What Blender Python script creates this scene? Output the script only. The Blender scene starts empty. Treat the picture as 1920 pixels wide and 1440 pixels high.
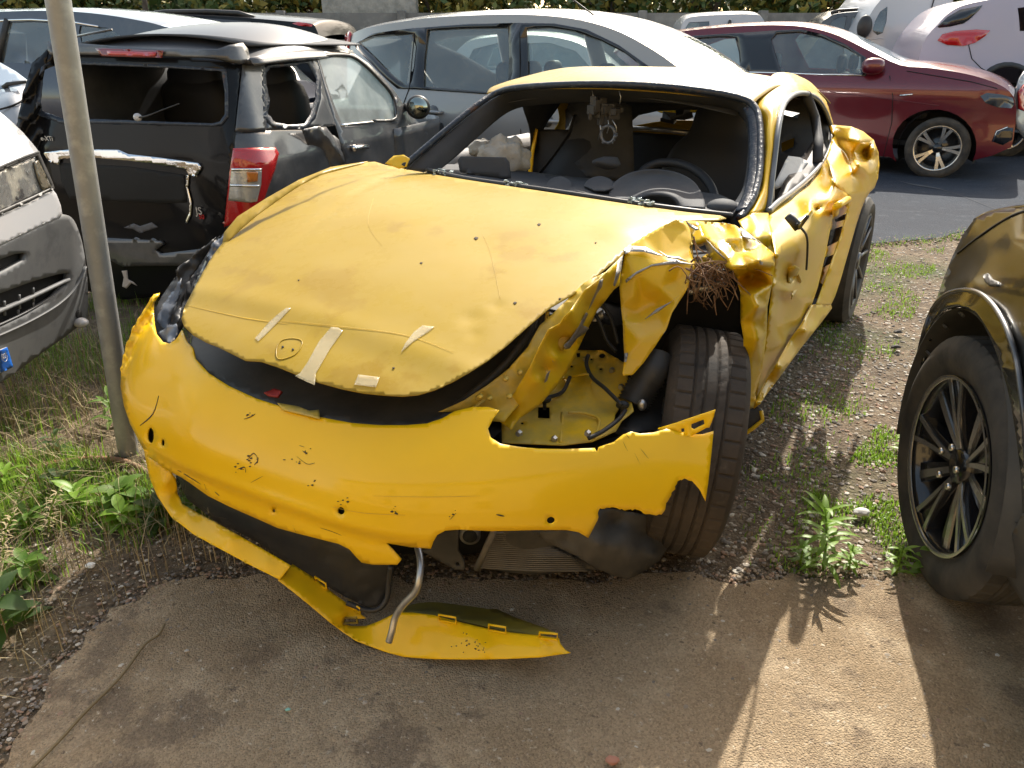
import bpy, bmesh, math, random
import numpy as np
from mathutils import Vector, Matrix, noise
from mathutils.geometry import delaunay_2d_cdt
random.seed(7)
rad = math.radians
SC = bpy.context.scene
COL = SC.collection

# ------------------------------------------------------------------ camera
FPX = 1443.0; CH = 1.38; TH = math.atan(0.443)
cs, sn = math.cos(TH), math.sin(TH)
cam = bpy.data.cameras.new("camera"); camo = bpy.data.objects.new("camera", cam); COL.objects.link(camo)
camo.location = (0, 0, CH); camo.rotation_euler = (math.pi/2 - TH, 0, 0)
cam.sensor_width = 36.0; cam.lens = 36.0*FPX/1920.0; cam.clip_start = .02; cam.clip_end = 500
SC.camera = camo
# ------------------------------------------------------------------ light
SUN_EL, SUN_AZ = 40.0, 19.0
w = bpy.data.worlds.new("World"); SC.world = w; w.use_nodes = True
nt = w.node_tree; sky = nt.nodes.new('ShaderNodeTexSky'); sky.sky_type = 'NISHITA'; sky.sun_disc = False
sky.sun_elevation = rad(SUN_EL); sky.sun_rotation = rad(SUN_AZ); sky.dust_density = 1.5; sky.air_density = 1.0
wb = nt.nodes.new('ShaderNodeMix'); wb.data_type = 'RGBA'; wb.blend_type = 'MULTIPLY'; wb.inputs[0].default_value = 1; wb.inputs[7].default_value = (1, .85, .64, 1)
nt.links.new(sky.outputs[0], wb.inputs[6]); nt.links.new(wb.outputs[2], nt.nodes['Background'].inputs[0]); nt.nodes['Background'].inputs[1].default_value = 0.15
sl = bpy.data.lights.new("sun", 'SUN'); sl.energy = 2.35; sl.angle = rad(.55); sl.color = (1, .94, .84)
so = bpy.data.objects.new("sun", sl); COL.objects.link(so); so.location = (3, 8, 9)
sd = Vector((math.sin(rad(SUN_AZ))*math.cos(rad(SUN_EL)), math.cos(rad(SUN_AZ))*math.cos(rad(SUN_EL)), math.sin(rad(SUN_EL))))
so.rotation_euler = sd.to_track_quat('Z', 'Y').to_euler()
SC.view_settings.view_transform = 'Standard'; SC.view_settings.look = 'None'
SC.view_settings.exposure = 1.78; SC.view_settings.gamma = 1

# ------------------------------------------------------------------ maths helpers
def A(*a): return np.array(a, float)
CAMP = A(0, 0, CH)
def ray(u, v):
    u = np.asarray(u, float); v = np.asarray(v, float)
    x = (u-960)/FPX; y = -(v-720)/FPX
    return np.stack([x, cs+y*sn, -sn+y*cs], -1)
class Frame:
    """a vehicle's own axes: x along d, y to the side e, z up, from point o"""
    def __init__(s, o, az, flip=1):
        s.o = A(o[0], o[1], o[2] if len(o) > 2 else 0)
        a = rad(az); s.d = A(math.sin(a), math.cos(a), 0); s.e = A(math.cos(a), -math.sin(a), 0)*flip
    def W(s, x, y, z):
        x, y, z = np.broadcast_arrays(np.asarray(x, float), np.asarray(y, float), np.asarray(z, float))
        return s.o + x[..., None]*s.d + y[..., None]*s.e + z[..., None]*A(0, 0, 1)
    def L(s, P):
        q = P - s.o; return np.stack([q@s.d, q@s.e, q[..., 2]], -1)
    def px(s, u, v, mode, q):
        """point seen at photo pixel u,v that lies on the plane mode=q of this frame"""
        r = ray(u, v); n = {'X': s.d, 'Y': s.e, 'Z': A(0, 0, 1)}[mode]
        t = (np.asarray(q, float) - (CAMP-s.o)@n)/(r@n)
        return CAMP + r*t[..., None] if r.ndim > 1 else CAMP + r*t
    def hit(s, u, v, F, t0, t1, n=120):
        """first meeting of the view ray with the surface F(x,y,z)=0"""
        r = np.atleast_2d(ray(u, v)); N = len(r)
        ts = np.linspace(t0, t1, n)
        def ev(t):
            L = s.L(CAMP + r*t[:, None]); return F(L[:, 0], L[:, 1], L[:, 2])
        prev = ev(np.full(N, t0)); lo = np.full(N, np.nan); best = np.abs(prev); bt = np.full(N, t0)
        for k in range(1, n):
            cur = ev(np.full(N, ts[k]))
            m = np.isnan(lo) & (np.sign(cur) != np.sign(prev)); lo[m] = ts[k-1]
            b = np.abs(cur) < best; best[b] = np.abs(cur)[b]; bt[b] = ts[k]; prev = cur
        miss = np.isnan(lo); a = np.where(miss, bt, lo); b = np.where(miss, bt, lo + (t1-t0)/(n-1)); fa = ev(a)
        for _ in range(30):
            m = (a+b)/2; fm = ev(m); same = np.sign(fm) == np.sign(fa); a = np.where(same, m, a); b = np.where(same, b, m)
        return CAMP + r*((a+b)/2)[:, None]
WF = Frame((0, 0), 0)
def ground(u, v, z=0.0): return WF.px(u, v, 'Z', z)

def crom(P, n=6, closed=False):
    P = np.array(P, float); N = len(P); out = []
    for i in range(N if closed else N-1):
        if closed: p0, p1, p2, p3 = P[i-1], P[i], P[(i+1) % N], P[(i+2) % N]
        else: p0, p1, p2, p3 = P[max(i-1, 0)], P[i], P[i+1], P[min(i+2, N-1)]
        for k in range(n):
            t = k/n
            out.append(.5*((2*p1)+(-p0+p2)*t+(2*p0-5*p1+4*p2-p3)*t*t+(-p0+3*p1-3*p2+p3)*t**3))
    if not closed: out.append(P[-1])
    return np.array(out)
def inpoly(Q, P):
    Q = np.asarray(Q); x, y = Q[:, 0], Q[:, 1]; c = np.zeros(len(Q), bool); n = len(P)
    for i in range(n):
        x1, y1 = P[i][:2]; x2, y2 = P[(i+1) % n][:2]
        if y1 == y2: continue
        m = ((y1 > y) != (y2 > y)) & (x < (x2-x1)*(y-y1)/(y2-y1)+x1); c ^= m
    return c
def resamp(P, h, closed=True):
    P = np.array(P, float)[:, :2]; out = []; n = len(P)
    for i in range(n if closed else n-1):
        a, b = P[i], P[(i+1) % n]; k = max(1, int(round(np.linalg.norm(b-a)/h)))
        for j in range(k): out.append(a+(b-a)*j/k)
    return np.array(out)
def tri2d(outer, holes, h):
    loops = [resamp(outer, h)] + [resamp(q, h*.8) for q in holes]
    V = []; E = []
    for l in loops:
        s = len(V); V += [tuple(p) for p in l]; E += [(s+i, s+(i+1) % len(l)) for i in range(len(l))]
    B = np.array(V); mn = B.min(0); mx = B.max(0); pts = []
    ys = np.arange(mn[1]+h*.5, mx[1], h*.87)
    for j, y in enumerate(ys):
        xs = np.arange(mn[0]+h*(.25+.5*(j % 2)), mx[0], h)
        pts += [(x, y) for x in xs]
    if pts:
        pts = np.array(pts); ok = inpoly(pts, loops[0])
        for q in loops[1:]: ok &= ~inpoly(pts, q)
        pts = pts[ok]
        if len(pts):
            keep = np.ones(len(pts), bool)
            for i in range(0, len(B)):
                keep &= ((pts-B[i])**2).sum(1) > (h*.5)**2
            V += [tuple(p) for p in pts[keep]]
    r = delaunay_2d_cdt([Vector(p) for p in V], E, [], 0, 1e-7)
    VV = np.array([tuple(p) for p in r[0]]); T = np.array([f for f in r[2] if len(f) == 3])
    c = VV[T].mean(1); ok = inpoly(c, loops[0])
    for q in loops[1:]: ok &= ~inpoly(c, q)
    return VV, T[ok]
def rbf(C, lam=0, lin=0):
    """smooth field through control points (u,v,q)"""
    C = np.array(C, float); P = C[:, :2]/100; n = len(P)
    D = np.linalg.norm(P[:, None]-P[None], axis=2)
    M = np.zeros((n+3, n+3)); M[:n, :n] = D; M[:n, n] = 1; M[:n, n+1:] = P; M[n, :n] = 1; M[n+1:, :n] = P.T
    M[:n, :n] -= np.eye(n)*(1e-6+lam)
    wgt = np.linalg.lstsq(M, np.concatenate([C[:, 2], [0, 0, 0]]), rcond=None)[0]
    def f(Q):
        Q = np.asarray(Q)[:, :2]/100; D = np.linalg.norm(Q[:, None]-P[None], axis=2)
        return D@wgt[:n] + wgt[n] + Q@wgt[n+1:]
    if not lin: return f
    r = delaunay_2d_cdt([Vector(p) for p in P], [], [], 0, 1e-9); TV = np.array([tuple(v) for v in r[0]]); ids = [o_[0] for o_ in r[3]]
    def g(Q0):
        base = f(Q0); Q = np.asarray(Q0)[:, :2]/100; out = base.copy()
        for t in r[2]:
            a, b, c = TV[t[0]], TV[t[1]], TV[t[2]]; M_ = np.array([b-a, c-a]).T
            if abs(np.linalg.det(M_)) < 1e-12: continue
            s = (Q-a)@np.linalg.inv(M_).T; m = (s[:, 0] >= -1e-6) & (s[:, 1] >= -1e-6) & (s.sum(1) <= 1+1e-6)
            qa, qb, qc = C[ids[t[0]], 2], C[ids[t[1]], 2], C[ids[t[2]], 2]
            out[m] = lin*(qa+(qb-qa)*s[m, 0]+(qc-qa)*s[m, 1])+(1-lin)*base[m]
        return out
    return g

# ------------------------------------------------------------------ object helpers
ORG = {}
def tag(o, label=None, cat=None, group=None, kind=None):
    if label: o['label'] = label
    if cat: o['category'] = cat
    if group: o['group'] = group
    if kind: o['kind'] = kind
    return o
def thing(name, loc, label, cat, group=None):
    o = bpy.data.objects.new(name, None); COL.objects.link(o); o.location = tuple(loc); o.empty_display_size = .1
    ORG[o.name] = A(*loc); return tag(o, label, cat, group)
def mk(name, V, F, mat, parent=None, smooth=True, solid=0, offset=0, loc=None, bevel=0, inner=None, angle=None, orient=None):
    V = np.asarray(V, float)
    if inner is not None and len(F):
        sgn = 0
        for f_ in F[:: max(1, len(F)//200)]:
            a_, b_, c_ = V[f_[0]], V[f_[1]], V[f_[2]]; sgn += np.sign(((a_-CAMP)*np.cross(b_-a_, c_-a_)).sum()) if orient is None else -np.sign((np.cross(b_-a_, c_-a_)*A(*orient)).sum())
        if sgn > 0: F = [tuple(f_)[::-1] for f_ in F]
    org = ORG[parent.name] if parent is not None else (A(*loc) if loc is not None else A(0, 0, 0))
    us = sorted({int(i) for f in F for i in f})
    if len(us) < len(V): rm = {j: i for i, j in enumerate(us)}; V = V[us]; F = [tuple(rm[int(i)] for i in f) for f in F]
    me = bpy.data.meshes.new(name); me.from_pydata([tuple(p) for p in V-org], [], [tuple(int(i) for i in f) for f in F])
    me.materials.append(mat)
    if inner is not None: me.materials.append(inner)
    me.validate(); me.update()
    o = bpy.data.objects.new(name, me); COL.objects.link(o)
    if parent is not None: o.parent = parent
    else: o.location = tuple(org)
    ORG[o.name] = org
    if smooth:
        me.polygons.foreach_set('use_smooth', [True]*len(me.polygons))
        if angle: me.set_sharp_from_angle(angle=rad(angle))
    if solid:
        m = o.modifiers.new('thick', 'SOLIDIFY'); m.thickness = solid; m.offset = offset; m.use_even_offset = False
        if inner is not None: m.material_offset = 1
    if bevel:
        m = o.modifiers.new('bevel', 'BEVEL'); m.width = bevel; m.segments = 2; m.limit_method = 'ANGLE'
    return o
def face_cam(V, T):
    """turn triangles so that they face the viewer's side"""
    T = np.array(T); a, b, c = V[T[:, 0]], V[T[:, 1]], V[T[:, 2]]
    n = np.cross(b-a, c-a); g = ((a-CAMP)*n).sum(1) > 0
    T[g] = T[g][:, ::-1]; return T
def fsheet(name, fr, outer, F, t0, t1, mat, parent=None, holes=(), h=9, solid=.0025, sm=0, lift=0, **k):
    """sheet whose outline is given in photo pixels, lying on the surface F of frame fr"""
    if sm: outer = crom(outer, sm, True)
    UV, T = tri2d(outer, holes, h)
    V = fr.hit(UV[:, 0], UV[:, 1], F, t0, t1)
    if lift:
        r = ray(UV[:, 0], UV[:, 1]); r /= np.linalg.norm(r, axis=1)[:, None]; V = V - r*lift
    T = face_cam(V, T)
    return mk(name, V, T, mat, parent, solid=solid, offset=-1, **k)
def qsheet(name, fr, mode, outer, mat, parent=None, ctrl=(), holes=(), h=9, solid=.0025, sm=0, rag=0, wob=0, lam=0, lin=0, **k):
    """sheet given by pixel outline with its own depth value (u,v,q) at every control point"""
    C = [tuple(p) for p in outer if len(p) > 2] + list(ctrl)
    f = rbf(C, lam, lin) if len(C) > 3 else (lambda Q, c=C: np.full(len(Q), np.mean([p[2] for p in c])))
    o2 = [p[:2] for p in outer]
    if sm: o2 = crom(o2, sm, True)
    if rag:
        o2 = resamp(o2, h*.6); rs = np.random.RandomState(len(o2)); o2 = o2 + rs.uniform(-rag, rag, o2.shape)
    UV, T = tri2d(o2, holes, h); q = f(UV)
    if wob:
        q = q + wob*np.array([noise.noise(Vector((a/45, b/45, 3.3))) + .6*noise.noise(Vector((a/17, b/17, 9))) for a, b in UV])
    V = fr.px(UV[:, 0], UV[:, 1], mode, q); T = face_cam(V, T)
    return mk(name, V, T, mat, parent, solid=solid, offset=-1, **k)
def grid(R, closed=False):
    R = np.asarray(R); n, m = R.shape[:2]; V = R.reshape(-1, 3); F = []
    for i in range(n-1):
        for j in range(m if closed else m-1):
            F.append((i*m+j, i*m+(j+1) % m, (i+1)*m+(j+1) % m, (i+1)*m+j))
    return V, F
def patch(rows, nu=5, nv=5):
    R = np.array([crom(r, nu) for r in rows]); R = np.stack([crom(R[:, j], nv) for j in range(R.shape[1])], 1)
    return grid(R)
def join(parts):
    V = []; F = []; s = 0
    for v, f in parts:
        V.append(np.asarray(v, float)); F += [tuple(i+s for i in q) for q in f]; s += len(v)
    return np.concatenate(V), F
def tubeG(P, r, n=8, sm=0, cap=True, flat=1.0, up=None):
    P = np.array(P, float)
    rr = np.full(len(P), r) if np.isscalar(r) else np.array(r, float)
    if sm:
        Q = crom(np.c_[P, rr], sm); P, rr = Q[:, :3], Q[:, 3]
    T = np.gradient(P, axis=0); T /= np.linalg.norm(T, axis=1)[:, None]+1e-12
    nrm = A(0, 0, 1) if abs(T[0][2]) < .9 else A(1, 0, 0)
    if up is not None: nrm = A(*up)
    R = []
    for p, t, q in zip(P, T, rr):
        if up is not None: nrm = A(*up)
        nrm = nrm - t*(nrm@t); nrm /= np.linalg.norm(nrm); b = np.cross(t, nrm)
        R.append([p + q*(math.cos(2*math.pi*k/n)*nrm*flat + math.sin(2*math.pi*k/n)*b) for k in range(n)])
    V, F = grid(R, True); F = list(F)
    if cap: F.append(tuple(range(n))[::-1]); F.append(tuple(range(len(V)-n, len(V))))
    return V, F
def tube(name, P, r, mat, parent=None, n=8, sm=0, **k):
    kw = {a: k.pop(a) for a in ('flat', 'up', 'cap') if a in k}
    V, F = tubeG(P, r, n, sm, **kw); return mk(name, V, F, mat, parent, **k)
def boxG(c, s, fr=None, rz=0, jit=0):
    c = A(*c); s = A(*s)/2; V = []
    for x in (-1, 1):
        for y in (-1, 1):
            for z in (-1, 1): V.append(c+A(x, y, z)*s + (np.random.uniform(-jit, jit, 3) if jit else 0))
    V = np.array(V)
    if rz:
        R = A(math.cos(rz), -math.sin(rz)), A(math.sin(rz), math.cos(rz)); q = V[:, :2]-c[:2]
        V[:, 0] = c[0]+q@R[0]; V[:, 1] = c[1]+q@R[1]
    F = [(0, 1, 3, 2), (4, 6, 7, 5), (0, 4, 5, 1), (2, 3, 7, 6), (0, 2, 6, 4), (1, 5, 7, 3)]
    if fr is not None: V = fr.W(V[:, 0], V[:, 1], V[:, 2])
    return V, F
def fixn(o):
    bm = bmesh.new(); bm.from_mesh(o.data); bmesh.ops.recalc_face_normals(bm, faces=bm.faces); bm.to_mesh(o.data); bm.free(); return o
def ellG(c, r, fr=None, n=16, m=10, p=2.0):
    V = []; 
    for i in range(m+1):
        a = -math.pi/2+math.pi*i/m
        for j in range(n):
            b = 2*math.pi*j/n; f = lambda x: math.copysign(abs(x)**(2/p), x)
            V.append((c[0]+r[0]*f(math.cos(a))*f(math.cos(b)), c[1]+r[1]*f(math.cos(a))*f(math.sin(b)), c[2]+r[2]*f(math.sin(a))))
    V = np.array(V)
    if fr is not None: V = fr.W(V[:, 0], V[:, 1], V[:, 2])
    return V, [(i*n+j, i*n+(j+1) % n, (i+1)*n+(j+1) % n, (i+1)*n+j) for i in range(m) for j in range(n)]

# ------------------------------------------------------------------ materials
def mat(name, col, rough=.5, metal=0, coat=0, coatr=.05, var=None, bump=None, spec=.5, alpha=1, trans=0, dust=None, sheen=0, scratch=0, ior=1.45):
    m = bpy.data.materials.new(name); m.use_nodes = True; t = m.node_tree; N = t.nodes; b = N['Principled BSDF']
    def S(k, v): b.inputs[k].default_value = v
    S('Base Color', (*col, 1)); S('Roughness', rough); S('Metallic', metal); S('Coat Weight', coat); S('Coat Roughness', coatr)
    S('Specular IOR Level', spec); S('Alpha', alpha); S('Transmission Weight', trans); S('IOR', ior)
    tc = N.new('ShaderNodeTexCoord'); cur = None
    def noi(scale, det=6, rgh=.6, off=0):
        n = N.new('ShaderNodeTexNoise'); n.inputs['Scale'].default_value = scale; n.inputs['Detail'].default_value = det; n.inputs['Roughness'].default_value = rgh
        if off:
            mp = N.new('ShaderNodeMapping'); mp.inputs['Location'].default_value = (off, off*1.7, off*.3); t.links.new(tc.outputs['Object'], mp.inputs[0]); t.links.new(mp.outputs[0], n.inputs['Vector'])
        else: t.links.new(tc.outputs['Object'], n.inputs['Vector'])
        return n
    def ramp(src, a, c, lo=(0, 0, 0), hi=(1, 1, 1)):
        r = N.new('ShaderNodeValToRGB'); r.color_ramp.elements[0].position = a; r.color_ramp.elements[1].position = c
        r.color_ramp.elements[0].color = (*lo, 1); r.color_ramp.elements[1].color = (*hi, 1); t.links.new(src, r.inputs[0]); return r
    def mixc(fac, a, c2):
        x = N.new('ShaderNodeMix'); x.data_type = 'RGBA'
        t.links.new(fac, x.inputs[0])
        if isinstance(a, tuple): x.inputs[6].default_value = (*a, 1)
        else: t.links.new(a, x.inputs[6])
        if isinstance(c2, tuple): x.inputs[7].default_value = (*c2, 1)
        else: t.links.new(c2, x.inputs[7])
        return x.outputs[2]
    if var:                       # [(colour, scale, lo, hi), ...] laid one over the other
        cur = tuple(col)
        for k, (c2, sc, lo, hi) in enumerate(var):
            cur = mixc(ramp(noi(sc, off=k*3.1).outputs[0], lo, hi).outputs[0], cur, c2)
        t.links.new(cur, b.inputs['Base Color'])
    if dust:                      # (colour, roughness, scale, lo, hi, strength): settled dust, also dulls the coat
        c2, dr, sc, lo, hi, st = dust
        f = ramp(noi(sc, 8, .7, 5.5).outputs[0], lo, hi, (0, 0, 0), (st, st, st)).outputs[0]
        t.links.new(mixc(f, cur if cur is not None else tuple(col), c2), b.inputs['Base Color'])
        rr = N.new('ShaderNodeMapRange'); rr.inputs[3].default_value = rough; rr.inputs[4].default_value = dr; t.links.new(f, rr.inputs[0]); t.links.new(rr.outputs[0], b.inputs['Roughness'])
        if coat:
            r2 = N.new('ShaderNodeMapRange'); r2.inputs[3].default_value = coatr; r2.inputs[4].default_value = min(.8, dr); t.links.new(f, r2.inputs[0]); t.links.new(r2.outputs[0], b.inputs['Coat Roughness'])
    if bump:
        prev = None
        for k, (sc, st, dist) in enumerate(bump):
            bb = N.new('ShaderNodeBump'); bb.inputs['Strength'].default_value = st; bb.inputs['Distance'].default_value = dist
            t.links.new(noi(sc, 5, .6, 2+k).outputs[0], bb.inputs['Height'])
            if prev: t.links.new(prev.outputs[0], bb.inputs['Normal'])
            prev = bb
        t.links.new(prev.outputs[0], b.inputs['Normal'])
        if coat: t.links.new(prev.outputs[0], b.inputs['Coat Normal'])
    return m
def glass(name, tint=(.80, .90, .88), alpha=.25, rough=.02, dust=.10):
    """thin dusty pane: mirror at grazing angles, mostly clear otherwise"""
    m = bpy.data.materials.new(name); m.use_nodes = True; t = m.node_tree; N = t.nodes
    for n in list(N):
        if n.type != 'OUTPUT_MATERIAL': N.remove(n)
    out = [n for n in N][0]
    tr = N.new('ShaderNodeBsdfTransparent'); tr.inputs[0].default_value = (*tint, 1)
    gl = N.new('ShaderNodeBsdfGlossy'); gl.inputs[1].default_value = rough; gl.inputs[0].default_value = (.9, .95, 1, 1)
    fr = N.new('ShaderNodeFresnel'); fr.inputs[0].default_value = 1.5
    ad = N.new('ShaderNodeMath'); ad.operation = 'MULTIPLY_ADD'; ad.inputs[1].default_value = 1.6; ad.inputs[2].default_value = .03; t.links.new(fr.outputs[0], ad.inputs[0]); ad.use_clamp = True
    mx = N.new('ShaderNodeMixShader'); t.links.new(ad.outputs[0], mx.inputs[0]); t.links.new(tr.outputs[0], mx.inputs[1]); t.links.new(gl.outputs[0], mx.inputs[2])
    df = N.new('ShaderNodeBsdfDiffuse'); df.inputs[0].default_value = (.55, .6, .58, 1)
    m2 = N.new('ShaderNodeMixShader'); 
    tc = N.new('ShaderNodeTexCoord'); nn = N.new('ShaderNodeTexNoise'); nn.inputs['Scale'].default_value = 5; nn.inputs['Detail'].default_value = 6; t.links.new(tc.outputs['Object'], nn.inputs['Vector'])
    mu = N.new('ShaderNodeMath'); mu.operation = 'MULTIPLY'; mu.inputs[1].default_value = dust*2; t.links.new(nn.outputs[0], mu.inputs[0])
    t.links.new(mu.outputs[0], m2.inputs[0]); t.links.new(mx.outputs[0], m2.inputs[1]); t.links.new(df.outputs[0], m2.inputs[2]); t.links.new(m2.outputs[0], out.inputs[0])
    return m
M = {}
YEL = (.93, .55, .003)
M['yellow'] = mat('yellow_paint', YEL, .42, 0, .5, .05, spec=.2, var=[((.87, .51, .004), 3, .35, .7)], dust=((.82, .52, .02), .5, 4, .35, .75, .4), bump=[(3.5, .25, .006), (40, .05, .001)])
M['yellow_dimmed_dusty'] = mat('yellow_paint_dimmed_dusty', (.35, .228, .008), .5, 0, .2, .2, spec=.12, var=[((.32, .20, .005), 2.5, .4, .65), ((.35, .24, .03), 1.3, .45, .7), ((.29, .175, .003), 3.1, .56, .60)], dust=((.38, .27, .075), .6, 7, .3, .8, .55), bump=[(4, .18, .006), (30, .06, .002)])  # yellow darkened in its base colour to offset sun glare, dust laid over
M['yellow_bent'] = mat('yellow_paint_bent', (.68, .435, .006), .42, 0, .5, .12, spec=.22, var=[((.72, .41, .01), 6, .4, .7)], dust=((.66, .45, .10), .5, 9, .45, .85, .4), bump=[(3, .15, .01), (70, .06, .001)])
M['yellow_inner'] = mat('yellow_primer', (.80, .50, .006), .5, 0, .25, .3, var=[((.45, .33, .06), 8, .35, .75)], dust=((.3, .25, .12), .7, 12, .4, .8, .7), bump=[(14, .3, .004)])
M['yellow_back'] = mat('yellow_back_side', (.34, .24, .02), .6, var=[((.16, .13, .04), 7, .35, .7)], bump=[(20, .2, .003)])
M['bare'] = mat('bare_scraped_metal', (.33, .32, .30), .45, .6, var=[((.22, .2, .18), 30, .3, .7)], bump=[(60, .5, .003)])
M['blackpl'] = mat('black_plastic', (.022, .022, .023), .5, var=[((.05, .047, .042), 6, .35, .75)], bump=[(80, .15, .001)])
M['blackdust'] = mat('dusty_black_plastic', (.035, .034, .032), .65, var=[((.10, .09, .075), 5, .35, .75)], bump=[(60, .3, .002)])
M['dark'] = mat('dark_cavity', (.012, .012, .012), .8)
M['trim'] = mat('interior_trim', (.035, .038, .045), .75, var=[((.06, .062, .066), 5, .4, .7)], bump=[(150, .2, .001)])
M['seat'] = mat('seat_leather', (.018, .019, .022), .6, bump=[(90, .2, .001)])
M['rubber'] = mat('tyre_rubber', (.028, .027, .026), .8, var=[((.09, .078, .062), 9, .35, .75)], bump=[(70, .3, .002)])
M['tread_dirty'] = mat('tyre_rubber_muddy', (.03, .027, .024), .85, var=[((.085, .064, .046), 7, .3, .7), ((.12, .10, .08), 25, .6, .8)], bump=[(60, .5, .003)])
M['alu'] = mat('aluminium', (.55, .54, .52), .35, .9, var=[((.35, .33, .30), 20, .4, .8)], bump=[(40, .2, .002)])
M['chrome'] = mat('chrome', (.8, .8, .8), .08, 1)
M['asphalt'] = None
M['tape'] = mat('clear_tape', (.62, .52, .30), .3, 0, .5, .1, alpha=.42, bump=[(60, .5, .003)])
M['urethane'] = mat('windscreen_glue', (.018, .025, .04), .35, var=[((.07, .08, .085), 38, .56, .68), ((.10, .05, .03), 14, .62, .7)], bump=[(60, .6, .006)])
M['bag'] = mat('airbag_cloth', (.36, .34, .30), .9, bump=[(14, .8, .02), (40, .4, .006)])
M['paper'] = mat('white_cloth', (.6, .6, .58), .9, bump=[(30, .4, .006)])
M['root'] = mat('dry_roots', (.12, .06, .03), .9, var=[((.28, .17, .09), 30, .4, .6)])
M['rust'] = mat('rust_torn', (.05, .025, .015), .9, bump=[(50, 1, .01)])
M['glass'] = glass('car_glass')
M['glass_teal'] = glass('car_glass_teal', (.35, .5, .5), dust=.45)
M['glass_dark'] = glass('tinted_glass', (.12, .13, .15), dust=.08)
#--END-HELPERS--
# ================================================================== SETTING
def ground_mat(name, cols, rough=.92, bumps=((40, .6, .01),), vor=None):
    m = mat(name, cols[0], rough, var=cols[1], bump=list(bumps), spec=.3)
    if vor:
        t = m.node_tree; N = t.nodes; b = N['Principled BSDF']; tc = [n for n in N if n.type == 'TEX_COORD'][0]
        v = N.new('ShaderNodeTexVoronoi'); v.inputs['Scale'].default_value = vor[0]; t.links.new(tc.outputs['Object'], v.inputs['Vector'])
        old = b.inputs['Base Color'].links[0].from_socket; x = N.new('ShaderNodeMix'); x.data_type = 'RGBA'; x.blend_type = 'MULTIPLY'; x.inputs[0].default_value = vor[1]
        h = N.new('ShaderNodeRGBToBW'); t.links.new(v.outputs['Color'], h.inputs[0])
        mr = N.new('ShaderNodeMapRange'); mr.inputs[3].default_value = .45; mr.inputs[4].default_value = 1.5; t.links.new(h.outputs[0], mr.inputs[0])
        t.links.new(old, x.inputs[6]); t.links.new(mr.outputs[0], x.inputs[7]); t.links.new(x.outputs[2], b.inputs['Base Color'])
        bb = N.new('ShaderNodeBump'); bb.inputs['Strength'].default_value = vor[2]; bb.inputs['Distance'].default_value = vor[3]; bb.invert = True
        t.links.new(v.outputs['Distance'], bb.inputs['Height'])
        prev = b.inputs['Normal'].links[0].from_socket; t.links.new(prev, bb.inputs['Normal']); t.links.new(bb.outputs[0], b.inputs['Normal'])
    return m
M['soil'] = ground_mat('soil', ((.15, .11, .07), [((.09, .065, .042), 3, .4, .65), ((.24, .19, .13), 14, .5, .72), ((.06, .075, .03), 1.4, .5, .68)]), bumps=((25, .8, .02), (120, .6, .006)), vor=(90, .5, .5, .01))
M['asphalt'] = ground_mat('worn_asphalt', ((.35, .265, .17), [((.28, .205, .125), 1.6, .42, .62), ((.44, .345, .23), 7, .5, .75), ((.17, .12, .078), 1.3, .55, .63), ((.22, .165, .11), 3.7, .57, .62), ((.50, .43, .33), 60, .62, .70), ((.16, .12, .085), 45, .64, .70)]), bumps=((14, .3, .012), (120, .5, .004)), vor=(230, .55, .7, .006))
M['road'] = ground_mat('road_asphalt', ((.028, .036, .05), [((.02, .026, .038), .7, .4, .6), ((.05, .06, .075), 9, .55, .75)]), bumps=((60, .5, .006),), vor=(110, .5, .6, .005))
mk('ground', [(-80, -30, 0), (80, -30, 0), (80, 120, 0), (-80, 120, 0)], [(0, 1, 2, 3)], M['soil']); bpy.data.objects['ground']['kind'] = 'structure'
def gsheet(name, P, z, m, jit=.012, step=.05, thick=.02):
    Q = resamp(P, step); rs = np.random.RandomState(3)
    Q = Q + rs.uniform(-jit, jit, Q.shape) + np.array([[noise.noise(Vector((a*3, b*3, 0)))*jit*3, noise.noise(Vector((a*3, b*3, 7)))*jit*3] for a, b in Q])
    r = delaunay_2d_cdt([Vector(q) for q in Q], [(i, (i+1) % len(Q)) for i in range(len(Q))], [], 1, 1e-7)
    V = np.array([(p[0], p[1], z) for p in r[0]])
    o = mk(name, V, [tuple(f) for f in r[2]], m, smooth=False, solid=thick, offset=-1); fixn(o); o['kind'] = 'structure'; return o
def G2(L): return [tuple(ground(u, v)[:2]) for u, v in L]
gsheet('asphalt_apron', G2([(2300, 1230), (1920, 1120), (1715, 1098), (1600, 1085), (1475, 1076), (1380, 1088), (1290, 1080), (1150, 1090), (1000, 1090), (700, 1090), (520, 1090), (400, 1083), (345, 1088), (300, 1112), (225, 1138), (185, 1175), (120, 1235), (85, 1300), (40, 1370), (0, 1420), (-90, 1520)]) + [(-1.5, -3), (3, -3)], .009, M['asphalt'], jit=.022)
g1 = G2([(1500, 492), (1600, 462), (1690, 452), (1760, 447), (1830, 432)])
g1_ = g1
gsheet('road', [(-14, 12), (-4, 9.4), (.6, 7.4)] + g1 + [(5.5, 4.6), (16, 0), (40, 10), (40, 45), (-30, 45), (-30, 14)], .012, M['road'], step=.2)
# ---- patched seam in the road
V = []
for i, (u, v) in enumerate(crom([(1640, 322), (1700, 343), (1770, 356), (1850, 385), (1915, 410)], 6)):
    p = ground(u, v, .017); V += [tuple(p+A(0, .07, 0)), tuple(p-A(0, .07, 0))]
o = mk('road_patch', V, [(2*i, 2*i+1, 2*i+3, 2*i+2) for i in range(len(V)//2-1)], ground_mat('patch', ((.085, .088, .095), [((.06, .064, .07), 8, .4, .7)]))); o['kind'] = 'structure'

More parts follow.
